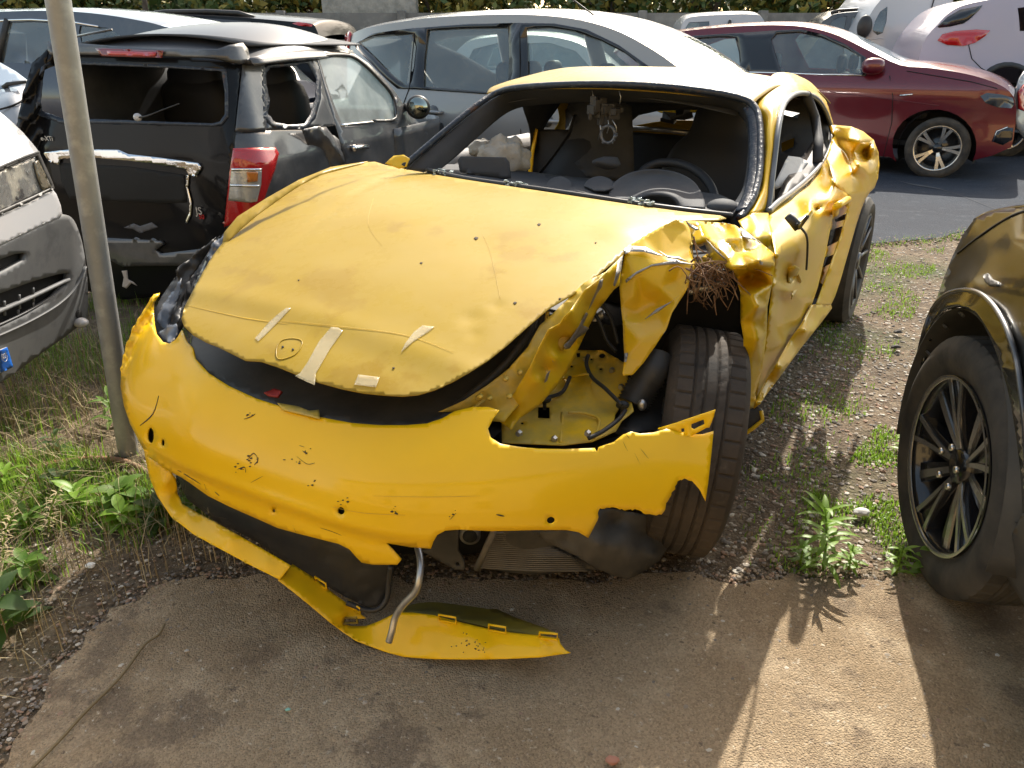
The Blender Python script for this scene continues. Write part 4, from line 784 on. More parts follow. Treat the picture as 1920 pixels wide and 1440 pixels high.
RO = mk('roof', V, F, M['yellow_dimmed_dusty'], YC, solid=.004, inner=M['trim'], offset=-1, orient=(0, 0, 1))
# side rail and pillar skins, driver's side (pixel columns down the glass line)
def col(L): return [CF.px(u, v, 'Y', q) for u, v, q in L]
outer = [(1388, 408, .675), (1412, 372, .67), (1424, 330, .66), (1428, 270, .63), (1427, 225, .60), (1420, 200, .57), (1428, 168, .52), (1450, 140, .49), (1478, 137, .50), (1508, 148, .50), (1533, 168, .52), (1552, 198, .545), (1562, 235, .575)]
inner_ = [(1440, 396, .735), (1446, 350, .72), (1452, 300, .70), (1458, 250, .68), (1464, 215, .66), (1470, 196, .64), (1478, 186, .62), (1490, 178, .605), (1505, 176, .60), (1522, 180, .60), (1536, 192, .60), (1548, 212, .61), (1556, 236, .62)]
mid = [((a[0]+b[0])/2+0, (a[1]+b[1])/2-0, (a[2]+b[2])/2+.018) for a, b in zip(outer, inner_)]
V, F = patch([col(outer), col(mid), col(inner_)], 4, 4); V += np.array([noise.noise(Vector(p*14))*.006 for p in V])[:, None]*CF.e
mk('roof_side_rail', V, F, M['yellow_bent'], YC, solid=.003, offset=0, inner=M['trim'])
# windscreen surround
wo = [(756, 312, 1.50, -.65), (800, 272, 0, 0), (850, 230, 0, 0), (895, 193, 0, 0), (930, 172, 1.95, -.58), (960, 163, 1.92, 0), (1000, 160, 1.9, 0), (1100, 157, 1.86, 0), (1200, 159, 1.86, 0), (1300, 167, 1.88, 0), (1380, 181, 1.91, 0), (1412, 192, 1.93, 0)]
lft = [(756, 313, 1.50), (800, 275, 1.60), (850, 233, 1.72), (895, 197, 1.84), (930, 175, 1.93), (965, 165, 1.90), (1050, 159, 1.86), (1150, 158, 1.85), (1250, 163, 1.86), (1340, 174, 1.89), (1395, 187, 1.92), (1416, 203, 1.91), (1424, 230, 1.86), (1426, 270, 1.78), (1424, 320, 1.68), (1414, 365, 1.58), (1398, 395, 1.51), (1386, 409, 1.47)]
c = crom([CF.px(u, v, 'X', q) for u, v, q in lft], 6); tube('windscreen_glue_bead', c, .0125, M['urethane'], YC, 10)
rin = [(1400, 200, 1.92), (1409, 225, 1.87), (1411, 270, 1.78), (1409, 320, 1.68), (1400, 362, 1.58), (1384, 394, 1.50)]
V, F = patch([[CF.px(u+16, v-3, 'X', q) for u, v, q in rin], [CF.px(u+4, v, 'X', q-.008) for u, v, q in rin], [CF.px(u-7, v+3, 'X', q) for u, v, q in rin]], 5, 3); mk('glue_flange', V, F, M['urethane'], YC, solid=.002)
# inner trim (dark) of pillars and header: outer curve -> inner curve
oc = [(762, 318, 1.52), (805, 280, 1.61), (855, 238, 1.73), (900, 201, 1.84), (935, 180, 1.93), (970, 170, 1.92), (1050, 165, 1.88), (1150, 164, 1.87), (1250, 169, 1.88), (1340, 180, 1.9), (1392, 192, 1.93), (1410, 215, 1.91), (1416, 250, 1.84), (1414, 310, 1.71), (1404, 358, 1.6), (1388, 390, 1.53), (1376, 404, 1.49)]
ic = [(820, 322, 1.60), (850, 298, 1.68), (890, 262, 1.80), (935, 222, 1.95), (968, 203, 2.05), (1010, 196, 2.05), (1075, 192, 2.05), (1150, 190, 2.05), (1250, 193, 2.05), (1330, 200, 2.05), (1375, 208, 2.05), (1396, 225, 2.0), (1403, 255, 1.9), (1402, 305, 1.76), (1394, 350, 1.65), (1378, 380, 1.58), (1366, 398, 1.53)]
V, F = patch([[CF.px(*p[:2], 'X', p[2]) for p in oc], [CF.px((a[0]+b[0])/2, (a[1]+b[1])/2, 'X', (a[2]+b[2])/2-.012) for a, b in zip(oc, ic)], [CF.px(*p[:2], 'X', p[2]) for p in ic]], 4, 4)
mk('pillar_trim', V, F, M['trim'], YC, solid=.004)
# headliner + inner shell
V, F = patch([[CF.W(x, y*1.0, Zr(x, y)-.055-.02*abs(y)) for y in np.linspace(-.56, .5, 9)] for x in (1.98, 2.3, 2.7, 3.1)], 2, 2); mk('headliner', V, F, M['trim'], YC, solid=.004)
def cpatch(name, P, m, solid=.004, par=None, **k):
    V, F = patch([[CF.W(*p) for p in r] for r in P], 5, 5); return mk(name, V, F, m, par or YC, solid=solid, **k)
# B pillar + roof lining at right side
cpatch('b_pillar_trim', [[(2.22, -.52, 1.2), (2.2, -.50, 1.12), (2.38, -.56, .95), (2.38, -.6, .6)], [(2.6, -.5, 1.22), (2.56, -.50, 1.12), (2.50, -.58, .95), (2.5, -.62, .6)]], M['trim'])
qsheet('right_rail_trim', CF, 'Y', [(930, 220, -.58), (975, 200, -.57), (1030, 190, -.55), (1078, 196, -.53), (1105, 205, -.50), (1060, 175, -.50), (960, 170, -.55), (920, 205, -.58)], M['trim'], YC, h=10)
qsheet('b_pillar', CF, 'X', [(1062, 200, 2.45), (1075, 222, 2.45), (1080, 212, 2.45), (1070, 240, 2.42), (1052, 262, 2.42), (1062, 290, 2.4), (1100, 330, 2.3), (1190, 340, 2.4), (1185, 200, 2.5), (1150, 180, 2.45), (1090, 176, 2.4)], M['trim'], YC, h=12)
qsheet('quarter_card', CF, 'X', [(1003, 242, 2.42), (1072, 243, 2.42), (1075, 330, 2.40), (995, 335, 2.40)], M['seat'], YC, h=12, solid=.01)
qsheet('door_jamb', CF, 'X', [(1003, 240, 2.40), (1008, 243, 2.40), (1000, 290, 2.38), (996, 335, 2.36), (988, 335, 2.36), (996, 280, 2.38)], M['yellow'], YC, h=5, solid=.01)
tube('door_top_rail', [CF.px(u, v, 'Y', q) for u, v, q in [(820, 318, -.80), (870, 296, -.80), (930, 278, -.80), (990, 266, -.78)]], [.035, .04, .045, .045], mat('grey_dusty_trim', (.30, .29, .28), .7, bump=[(30, .4, .004)]), YC, 14)
qsheet('right_door_card', CF, 'Y', [(800, 330, -.76), (860, 305, -.76), (930, 290, -.76), (1000, 275, -.75), (1000, 345, -.75), (800, 345, -.76)], M['seat'], YC, h=14)
# rear bulkhead with opening
qsheet('rear_bulkhead', CF, 'X', [(1060, 176, 2.9), (1300, 178, 2.95), (1410, 190, 3.0), (1412, 330, 2.8), (1380, 400, 2.7), (1050, 400, 2.7), (1060, 260, 2.9)], M['seat'], YC, holes=[[(1181, 226), (1195, 214), (1230, 206), (1290, 203), (1344, 206), (1338, 230), (1330, 262), (1270, 253), (1181, 247)]], h=14, solid=.02)
tube('strut_brace', [CF.px(u, v, 'X', 2.98) for u, v in [(1184, 240), (1250, 244), (1330, 254)]], .012, M['alu'], YC, 10)
V = CF.px(1270, 218, 'X', 3.3); VV, F = join([boxG(V, (.13, .08, .03), rz=.3, jit=.012), boxG(V+A(.02, 0, .02), (.06, .05, .05), rz=.9, jit=.012), boxG(V+A(-.05, 0, -.02), (.08, .04, .02), rz=-.4, jit=.01)]); mk('engine_cover_debris', VV, F, M['blackpl'], YC, smooth=False)
# engine-lid line behind the opening: yellow tail edge
qsheet('tail_lid', CF, 'X', [(1228, 207, 3.7), (1300, 205, 3.7), (1322, 209, 3.7), (1290, 213, 3.7), (1240, 212, 3.7)], M['yellow_bent'], YC, h=6)
# dashboard
dash = [(800, 322, 1.62), (860, 330, 1.58), (960, 346, 1.48), (1080, 362, 1.42), (1200, 380, 1.40), (1300, 394, 1.42), (1375, 402, 1.48), (1385, 380, 1.55), (1350, 365, 1.75), (1250, 350, 1.85), (1140, 338, 1.9), (1060, 330, 1.9), (960, 318, 1.85), (870, 308, 1.75), (830, 308, 1.7)]
qsheet('dashboard', CF, 'X', dash, M['trim'], YC, h=9, solid=.01, wob=.008)
tube('glass_remains', crom([CF.px(u, v, 'X', q) for u, v, q in [(800, 318, 1.54), (850, 330, 1.5), (900, 339, 1.45), (1000, 353, 1.40), (1100, 368, 1.36), (1200, 383, 1.35), (1300, 396, 1.38), (1372, 404, 1.46)]], 5), .009, M['blackpl'], YC, 8)
# clusters of shattered glass along the lower edge
M['shards'] = mat('crushed_glass', (.35, .42, .42), .2, 0, trans=.0, bump=[(90, 1, .01)])
for u, v, q in [(820, 322, 1.53), (838, 326, 1.52), (958, 346, 1.42), (975, 347, 1.42), (1190, 378, 1.36), (1215, 381, 1.36)]:
    c = CF.px(u, v, 'X', q); V, F = join([boxG(c+rs.normal(0, .012, 3)*A(1, 1, .4), (.012, .01, .006), rz=rs.rand()*3, jit=.002) for _ in range(16)]); mk('shattered_glass', V, F, M['shards'], YC, smooth=False)
# instrument binnacle, steering wheel
bn = [(1140, 372, 1.50), (1150, 345, 1.62), (1180, 325, 1.7), (1220, 317, 1.72), (1265, 322, 1.7), (1300, 340, 1.64), (1318, 368, 1.56), (1322, 392, 1.48)]
V, F = patch([[CF.px(u, v, 'X', q) for u, v, q in bn], [CF.px(1235+(u-1235)*.75, 385+(v-385)*.72, 'X', q-.03) for u, v, q in bn], [CF.px(1235+(u-1235)*.4, 386+(v-386)*.3, 'X', 1.47) for u, v, q in bn]], 5, 4); mk('instrument_hood', V, F, M['trim'], YC, solid=.006)
for cx_, w_ in [(1050, 26), (1125, 30)]:
    bn2 = [(cx_-w_, 350, 1.6), (cx_-w_*.7, 337, 1.66), (cx_, 331, 1.68), (cx_+w_*.7, 338, 1.66), (cx_+w_, 354, 1.6)]
    V, F = patch([[CF.px(u, v, 'X', q) for u, v, q in bn2], [CF.px(cx_+(u-cx_)*.7, 356+(v-356)*.6, 'X', q-.04) for u, v, q in bn2], [CF.px(cx_+(u-cx_)*.3, 358, 'X', 1.52) for u, v, q in bn2]], 4, 4); mk('vent_pod', V, F, M['trim'], YC, solid=.004)
V, F = ellG(CF.px(1355, 388, 'X', 1.53), (.05, .05, .025)); mk('vent_pod', V, F, M['trim'], YC)
sw = [CF.px(u, v, 'X', q) for u, v, q in [(1198, 330, 1.90), (1212, 315, 1.93), (1235, 306, 1.95), (1268, 306, 1.95), (1300, 317, 1.93), (1325, 338, 1.90), (1338, 362, 1.86), (1340, 385, 1.82)]]
tube('steering_wheel', crom(sw, 6), .016, M['seat'], YC, 12)
# seats
def seat(c, y, s=1.0, tilt=0):
    r_ = []
    prof = [(2.28, .45, .24), (2.36, .62, .25), (2.44, .80, .235), (2.50, .94, .20), (2.55, 1.02, .14), (2.58, 1.10, .125), (2.60, 1.165, .10), (2.61, 1.18, .05)]
    for x, z, w_ in prof:
        r_.append([CF.W(x-.10*math.cos(t)-.03*abs(math.sin(t))**3*0, y+w_*math.sin(t)*s, z) for t in np.linspace(-1.9, 1.9, 13)])
    V, F = patch(r_, 2, 4); mk('seat', V, F, M['seat'], YC, solid=.02)
seat(0, -.30, .9); seat(0, .30, 1.0)
tube('seat_belt', [CF.px(u, v, 'X', 2.3) for u, v in [(1000, 340), (1040, 290), (1068, 250), (1078, 215)]], .018, M['seat'], YC, 8, flat=.2)
# airbag and screen on the passenger side
V, F = ellG((0, 0, 0), (1, 1, 1), n=32, m=20); c = CF.px(944, 300, 'X', 1.85)
V = np.array([p*(1+.28*noise.noise(Vector(p*2.2))+.12*noise.noise(Vector(p*6))) for p in V])*A(.105, .08, .09)+c; mk('airbag', V, F, M['bag'], YC)
V, F = ellG((0, 0, 0), (1, 1, 1), n=24, m=14); c = CF.px(905, 280, 'X', 1.95)
V = np.array([p*(1+.3*noise.noise(Vector(p*3))) for p in V])*A(.06, .06, .04)+c; mk('airbag_fold', V, F, M['bag'], YC)
qsheet('airbag_flap', CF, 'X', [(858, 300, 1.62), (864, 293, 1.62), (946, 295, 1.62), (953, 303, 1.62), (955, 333, 1.6), (940, 334, 1.6), (862, 322, 1.6)], M['trim'], YC, h=9, solid=.012)
# dangling mirror bracket
c = CF.px(1135, 208, 'X', 1.92)
V, F = join([boxG(c+rs.normal(0, 1, 3)*A(.035, .01, .018), rs.uniform(.012, .045, 3), rz=rs.rand()*3) for _ in range(22)]); mk('mirror_bracket', V, F, M['blackpl'], YC, smooth=False, bevel=.002)
for u0, v0, u1, v1 in [(1110, 168, 1110, 200), (1160, 168, 1162, 195), (1140, 225, 1138, 250), (1125, 228, 1122, 262), (1148, 225, 1156, 248)]:
    tube('bracket_wire', [CF.px(u0, v0, 'X', 1.90), CF.px((u0+u1)/2+3, (v0+v1)/2, 'X', 1.9), CF.px(u1, v1, 'X', 1.9)], .002, M['alu'], YC, 6)
t_ = [CF.px(1140+13*math.cos(a), 252+16*math.sin(a), 'X', 1.9) for a in np.linspace(0, 6.28, 20)]
V, F = join([tubeG(t_, .006, 8)]+[tubeG([CF.px(1140+12*math.cos(a), 252+15*math.sin(a), 'X', 1.9), CF.px(1140+rs.uniform(14, 20)*math.cos(a+.2), 252+rs.uniform(15, 22)*math.sin(a+.2), 'X', 1.89)], .002, 5) for a in rs.uniform(0, 6.28, 16)]); mk('mirror_ring', V, F, M['lampgrey'], YC)
V, F = ellG((0, 0, 0), (1, 1, 1), n=18, m=10); c = CF.px(1140, 305, 'X', 1.85); V = np.array([p*(1+.3*noise.noise(Vector(p*1.5))) for p in V])*A(.055, .03, .022)+c; mk('gear_lever_gaiter', V, F, M['trim'], YC)
# --- door and side
YS_ = {'w': .72, 'm': .87}
door = [(1440, 402, .75), (1448, 392, .745), (1480, 370, .745), (1510, 348, .74), (1533, 322, .735), (1548, 300, .74), (1556, 310, .80), (1562, 340, .86), (1590, 365, .89), (1594, 375, .89), (1562, 400, .885), (1555, 440, .885), (1545, 490, .88), (1533, 540, .87), (1522, 572, .86), (1480, 640, .855), (1445, 700, .85), (1418, 745, .85), (1420, 700, .855), (1436, 640, .86), (1443, 590, .87), (1449, 534, .875), (1455, 480, .88), (1446, 440, .83)]
DO = qsheet('door', CF, 'Y', door, M['yellow_bent'], YC, ctrl=[(1500, 390, .815), (1540, 350, .81), (1480, 430, .85), (1470, 410, .81), (1500, 470, .885), (1475, 490, .865), (1490, 520, .87), (1478, 520, .845), (1476, 545, .88), (1500, 560, .875), (1530, 440, .89), (1520, 380, .85), (1523, 395, .875), (1530, 393, .845), (1538, 397, .875), (1470, 600, .86), (1460, 640, .87), (1465, 560, .855), (1555, 375, .88)], lin=.25, h=6)
qsheet('torn_lining', CF, 'Y', [(1478, 503, .872), (1490, 497, .88), (1500, 503, .882), (1492, 520, .87), (1498, 515, .885), (1503, 528, .88), (1490, 552, .875), (1484, 562, .872), (1487, 540, .86), (1478, 528, .868)], M['yellow_inner'], DO, h=4, solid=.002, wob=.02)
qsheet('rocker_sill', CF, 'Y', [(1522, 572, .875), (1558, 570, .88), (1560, 578, .88), (1540, 605, .885), (1500, 655, .89), (1460, 710, .89), (1424, 757, .89), (1412, 768, .87), (1418, 745, .86), (1445, 700, .87), (1480, 640, .87), (1505, 602, .87)], M['yellow_bent'], YC, ctrl=[(1510, 618, .91), (1460, 690, .91)], h=6)
qsheet('sill_end', CF, 'X', [(1386, 775, 1.12), (1420, 762, 1.15), (1432, 772, 1.15), (1430, 785, 1.14), (1386, 822, 1.1), (1384, 815, 1.1)], M['blackpl'], YC, h=7, solid=.01)
tube('sill_edge', [CF.px(u, v, 'X', q) for u, v, q in [(1384, 822, 1.09), (1412, 803, 1.1), (1430, 788, 1.12), (1427, 770, 1.13)]], .006, M['yellow_bent'], YC, 8)
# rear quarter
qt = [(1556, 236, .66), (1562, 234, .64), (1575, 235, .70), (1596, 237, .78), (1618, 246, .82), (1638, 262, .86), (1647, 285, .885), (1649, 310, .90), (1646, 335, .905), (1640, 352, .905), (1630, 362, .905), (1622, 375, .90), (1615, 392, .90), (1606, 420, .90), (1596, 455, .90), (1586, 490, .90), (1576, 525, .895), (1566, 555, .89), (1558, 572, .885), (1530, 572, .87), (1545, 530, .875), (1556, 500, .88), (1572, 455, .885), (1583, 420, .89), (1592, 385, .89), (1590, 365, .89), (1565, 345, .87), (1556, 312, .81), (1549, 300, .75), (1556, 275, .70), (1561, 255, .67)]
qsheet('rear_fender', CF, 'Y', qt, M['yellow_bent'], YC, ctrl=[(1590, 262, .80), (1600, 285, .83), (1612, 265, .855), (1622, 285, .83), (1610, 310, .895), (1630, 300, .87), (1590, 300, .81), (1600, 330, .87), (1628, 330, .90), (1580, 280, .76), (1636, 283, .895), (1618, 300, .85), (1575, 325, .85)], lin=.6, h=5, wob=.003)
# deep side intake with louvres
qsheet('side_intake', CF, 'Y', [(1556, 400, .85), (1592, 378, .84), (1586, 420, .83), (1574, 460, .83), (1560, 500, .83), (1545, 535, .84), (1538, 530, .85), (1545, 480, .86)], M['yellow'], YC, h=6)
for P in [[(1566, 412), (1588, 400), (1584, 412), (1568, 416)], [(1558, 432), (1580, 424), (1572, 452), (1552, 462)], [(1548, 483), (1568, 476), (1558, 494), (1543, 502)]]:
    qsheet('intake_mouth', CF, 'Y', [(u, v, .862) for u, v in P], M['dark'], YC, h=6)
tube('door_handle', crom([CF.px(u, v, 'Y', q) for u, v, q in [(1566, 400, .895), (1568, 388, .915), (1580, 380, .925), (1590, 374, .915), (1589, 382, .895)]], 6), [.012]*25, M['yellow'], YC, 10)
# mirror stub and hanging wire
c = CF.px(1484, 412, 'Y', .87)
V, F = join([tubeG([c+A(-.012, 0, .012), c+A(.02, -.01, -.02)], [.012, .014], 10), tubeG([c+A(.02, -.01, -.02), CF.px(1514, 406, 'Y', .93)], [.006, .005], 8)]); mk('mirror_stub', V, F, M['blackpl'], YC)
tube('hanging_wire', crom([CF.px(u, v, 'Y', q) for u, v, q in [(1494, 420, .89), (1506, 432, .90), (1513, 445, .90), (1514, 470, .90), (1512, 505, .895)]], 5), .0035, M['blackpl'], YC, 8)
# door window trim + inner side of the cabin
tr1 = [(1440, 396, .742), (1446, 350, .727), (1452, 300, .707), (1458, 250, .687), (1464, 215, .667), (1470, 196, .647), (1480, 184, .627), (1492, 177, .612), (1507, 175, .607), (1524, 180, .605), (1538, 192, .607), (1550, 214, .615), (1558, 240, .63), (1559, 262, .66), (1553, 285, .70), (1540, 308, .735), (1515, 335, .742), (1485, 360, .748), (1460, 378, .75), (1440, 397, .748)]
tube('window_trim', crom([CF.px(u, v, 'Y', q) for u, v, q in tr1], 5), .010, mat('window_trim_grey', (.09, .10, .115), .35, .2), YC, 10)
tube('centre_pillar', [CF.px(u, v, 'Y', q) for u, v, q in [(1512, 178, .60), (1528, 220, .62), (1535, 265, .68), (1533, 305, .72)]], .020, M['trim'], YC, 10)
qsheet('mirror_triangle', CF, 'Y', [(1441, 392, .735), (1447, 330, .72), (1453, 345, .725), (1452, 378, .735)], M['blackpl'], YC, h=6)
qsheet('door_inner_trim', CF, 'X', [(1452, 380, 1.9), (1470, 340, 2.1), (1535, 250, 2.9), (1550, 280, 2.6), (1530, 320, 2.4), (1480, 362, 2.0)], M['seat'], YC, h=10)
qsheet('rear_cabin_shelf', CF, 'X', [(1455, 180, 3.0), (1530, 170, 3.1), (1556, 230, 3.3), (1550, 300, 3.0), (1500, 350, 2.8), (1445, 390, 2.7), (1440, 300, 2.8)], M['dark'], YC, holes=[[(1465, 268), (1490, 258), (1488, 275), (1466, 285)], [(1465, 205), (1500, 212), (1496, 222), (1468, 214)]], h=12)
qsheet('cloth', CF, 'X', [(1452, 345, 2.1), (1478, 292, 2.35), (1500, 295, 2.4), (1516, 303, 2.45), (1500, 325, 2.3), (1475, 345, 2.15), (1455, 355, 2.1)], M['paper'], YC, h=6, wob=.02)
# hidden right side, tail and floor so that the car is whole; added sun-leak blockers
Vs = [[CF.W(x, -(.86+(-.10*((z-.6)/.35)**2 if z > .6 else 0)), z) for z in (.22, .4, .6, .75, zt)] for x, zt in [(1.35, .86), (1.8, .86), (2.3, .87), (2.9, .90), (3.3, .92), (3.8, .90), (4.2, .82)]]
V, F = patch([[p for p in r] for r in Vs], 3, 3)
Lc = CF.L(V); keep = [f for f in F if not any(((Lc[i][0]-3.43)**2+(Lc[i][2]-.33)**2) < .38**2 for i in f)]
mk('right_side_panel', V, keep, M['yellow_dimmed_dusty'], YC, solid=.003, inner=M['trim'])
cpatch('tail_panel', [[(4.15, -.86, .3), (4.3, -.5, .3), (4.36, 0, .3), (4.3, .5, .3), (4.0, .70, .3)], [(4.18, -.86, .6), (4.33, -.5, .6), (4.38, 0, .6), (4.33, .5, .6), (4.02, .72, .6)], [(4.1, -.80, .82), (4.2, -.5, .88), (4.25, 0, .9), (4.2, .5, .88), (3.9, .70, .82)], [(3.7, -.72, .88), (3.75, -.4, .95), (3.75, 0, .96), (3.75, .4, .95), (3.5, .62, .9)]], M['yellow_dimmed_dusty'], inner=M['trim'])
cpatch('c_pillar_skin', [[(3.7, -.74, .9), (3.3, -.66, 1.05), (2.9, -.60, 1.16)], [(3.0, -.80, .9), (2.9, -.68, 1.0), (2.75, -.62, 1.1)]], M['yellow_dimmed_dusty'])
cpatch('rear_quarter_left', [[(3.1, .82, .78), (3.5, .80, .78), (4.0, .70, .78)], [(3.2, .80, .86), (3.6, .76, .86), (3.95, .68, .82)], [(3.3, .62, .93), (3.6, .60, .91), (3.8, .54, .88)]], M['yellow_dimmed_dusty'])
V, F = boxG((2.35, 0, .19), (3.6, 1.2, .03), CF); mk('floor_pan', V, F, M['dark'], YC, smooth=False)
V, F = boxG((2.15, 0, .235), (1.5, 1.58, .03), CF); mk('floor_leak_blocker', V, F, M['dark'], YC, smooth=False)  # extra floor width added to stop sun leaking beneath the sill
V, F = boxG((1.28, .56, .80), (.50, .36, .02), CF); mk('wing_leak_blocker', V, F, M['dark'], YC, smooth=False)  # added plate that stops sun leaking past the bonnet edge onto the ground
V, F = boxG((1.25, 0, .42), (.5, 1.0, .45), CF); mk('front_tub', V, F, M['dark'], YC, smooth=False)
V, F = boxG((1.52, 0, .55), (.04, 1.3, .66), CF); mk('firewall', V, F, M['dark'], YC, smooth=False)
V, F = boxG((1.5, -.6, .5), (.5, .5, .5), CF)
# --- wheels
def wheel(name, par, c, az, R, w_, rim, side, tread=True, hub='dark', tyre_m=None, rimfn=None, nseg=96, cam_=0, lug=1):
    """tyre + rim; az heading of the wheel plane, side=+1 outer face to the right of heading"""
    a = rad(az); d = A(math.sin(a), math.cos(a), 0); e = A(math.cos(a), -math.sin(a), 0)*side; up = A(0, 0, 1)
    e = e*math.cos(cam_)+up*math.sin(cam_); up2 = np.cross(d, e); up2 = up2 if up2[2] > 0 else -up2
    def PW(r, t, y): return c + d*r*math.cos(t) + up2*r*math.sin(t) + e*y
    h = w_/2
    prof = [(rim-.012, -h*.78), (rim+.006, -h*.86), (rim+(R-rim)*.35, -h*1.0), (rim+(R-rim)*.65, -h*1.0), (R-.022, -h*.93), (R-.008, -h*.84)]
    tr = np.linspace(-h*.80, h*.80, 33 if tread else 7)
    grv = [-.48, -.16, .16, .48]
    ppl = [(r, y, 0) for r, y in prof]+[(R-.004*(y/h)**2, y, 1) for y in tr]+[(r, -y, 0) for r, y in reversed(prof)]
    rows = []
    N_ = nseg*4 if tread else nseg
    for k in range(N_):
        t = 2*math.pi*k/N_; row = []
        for r, y, tf in ppl:
            if tf and tread:
                q = y/(h*.8); g = min(abs(q-x) for x in grv)
                if g < .035: r -= .007*lug
                elif abs(q) > .55 and (k % 8) == (1 if q > 0 else 5): r -= .005*lug
                elif abs(q) < .45 and (int(k+q*14) % 8) == 0 and abs(abs(q)-.3) < .1: r -= .003*lug
            row.append(PW(r, t, y))
        rows.append(row)
    rows.append(rows[0]); V, F = grid(rows)
    T_ = mk(name, V, F, tyre_m or M['rubber'], par, smooth=True, angle=40); fixn(T_)
    return PW
c = np.array(ground(1283, 1000)); c = c+A(.0, .0, 0); wc = c+A(-.020, 0, .326)
PW = wheel('front_wheel', YC, wc, 9.5, .328, .212, .225, 1, True, tyre_m=M['tread_dirty'], cam_=-.11)
FWT = [o for o in bpy.data.objects if o.name == 'front_wheel'][0]
def disc_rim(PW, rim, y, n, m1, m2, par, wdt=.16, sp=.3, hub=.05):
    rows = [[PW(r, t, yy) for r, yy in [(rim, y), (rim-.006, y+.004), (rim-.018, y-.006), (rim-.03, y-.08), (rim-.035, y-.12)]] for t in np.linspace(0, 2*math.pi, 65)]
    V, F = grid(rows); o = mk('rim_barrel', V, F, m1, par); return o
disc_rim(PW, .238, .10, 0, M['alu'], M['dark'], FWT)
V, F = tubeG([PW(0, 0, -.10), PW(0, 0, -.02)], [.17, .17], 40); mk('brake_disc', V, F, M['alu'], FWT)
rwc = CF.W(3.43, .74, .328)
PW2 = wheel('rear_wheel', YC, rwc, 30.5, .330, .24, .24, 1, False)
RWT = [o for o in bpy.data.objects if o.name == 'rear_wheel'][0]
disc_rim(PW2, .248, .115, 0, M['blackpl'], M['dark'], RWT)
parts = []
for k in range(10):
    t = k*2*math.pi/10; parts.append(tubeG([PW2(.04, t, .085), PW2(.14, t+.05, .10), PW2(.235, t+.02, .108)], [.014, .010, .012], 6))
parts.append(tubeG([PW2(0, 0, .06), PW2(0, 0, .105)], [.05, .045], 20))
V, F = join(parts); mk('rim_spokes', V, F, mat('rim_dark_grey', (.10, .10, .11), .3, .8), RWT)
V, F = tubeG([PW2(0, 0, -.05), PW2(0, 0, .03)], [.17, .17], 40); mk('brake_disc', V, F, M['alu'], RWT)
for s_ in (1,):
    a_ = wheel('front_wheel', YC, CF.W(.97, -.76, .335), 30.5, .335, .235, .235, -1, False)
    a_ = wheel('rear_wheel', YC, CF.W(3.43, -.79, .335), 30.5, .335, .25, .235, -1, False)
# rear arch inner
rows = [[CF.W(3.43+r*math.cos(t), y, .34+r*math.sin(t)) for r, y in [(.352, .80), (.37, .74), (.37, .5)]] for t in np.linspace(.2, 3.3, 24)]
V, F = grid(rows); mk('rear_arch_liner', V, F, M['dark'], YC, solid=.003)
# --- roots caught in the tear
c0 = CF.px(*z4([(1330, 410)])[0], 'X', 1.0); parts = []
rt = np.random.RandomState(9)
for k in range(60):
    p = c0+rt.normal(0, 1, 3)*A(.035, .02, .012); u_ = rt.uniform(1240, 1500); q = CF.px(*z4([(u_, rt.uniform(440, 640))])[0], 'X', rt.uniform(.92, 1.05))
    m_ = (p+q)/2+rt.normal(0, .018, 3); parts.append(tubeG(crom([p, m_, q], 4), np.linspace(rt.uniform(.0015, .0032), .0007, 9), 5))
for P in [[(1290, 395), (1380, 375), (1500, 385), (1600, 415), (1695, 452)], [(1290, 390), (1320, 440), (1350, 500), (1340, 560)], [(1400, 470), (1470, 500), (1500, 560), (1510, 585)], [(1380, 500), (1420, 580), (1450, 625)], [(1250, 480), (1238, 560), (1232, 660)], [(1380, 560), (1385, 620), (1392, 665)], [(1460, 440), (1540, 520), (1590, 570)], [(1268, 240), (1285, 320), (1300, 400)], [(1262, 260), (1300, 310), (1345, 330)]]:
    q = crom([CF.px(*z4([p])[0], 'X', .98) for p in P], 5); parts.append(tubeG(q, np.linspace(.0028, .001, len(q)), 5))
V, F = join(parts); tag(mk('root_tangle', V, F, M['root'], loc=c0), 'tangle of dry brown roots caught in the torn yellow fender above the front tyre', 'roots')
# ================================================================== OTHER VEHICLES
def paint(n, c, r=.3, **k): return mat(n, c, r, k.pop('metal', 0), .9, k.pop('cr', .06), bump=[(3, .12, .004)], dust=(k.pop('dc', (.35, .33, .30)), .6, 4, .4, .85, k.pop('ds', .3)), **k)
M['silver'] = paint('silver_paint', (.30, .305, .315), .55, metal=.25, ds=.05)
M['darkred'] = paint('dark_red_paint', (.12, .005, .014), .3, metal=.3, ds=.03)
M['white'] = paint('white_paint', (.42, .42, .43), .4, ds=.12)
M['pearl'] = paint('pearl_white_paint', (.38, .33, .38), .35, ds=.1)
M['navy'] = paint('dark_blue_paint', (.018, .025, .05), .3, ds=.1)
M['black'] = mat('black_paint', (.006, .006, .007), .3, 0, .3, .05, spec=.1, bump=[(3, .12, .004)])
M['satin'] = paint('satin_dark_grey', (.035, .037, .042), .4, ds=.3)
M['blackgloss'] = mat('gloss_black_trim', (.012, .013, .016), .15, 0, .5)
M['redlens'] = mat('red_lens', (.42, .012, .012), .12, 0, 1, .03, bump=[(60, .15, .002)])
M['darkredlens'] = mat('dark_red_lens', (.16, .008, .01), .15, 0, 1, .03)
M['clearlens'] = mat('clear_lens', (.45, .44, .40), .12, .3, 1, .03, bump=[(45, .5, .004)])
M['headlens'] = mat('headlamp_lens', (.06, .065, .07), .12, .3, 1, .02, bump=[(22, .5, .006)])
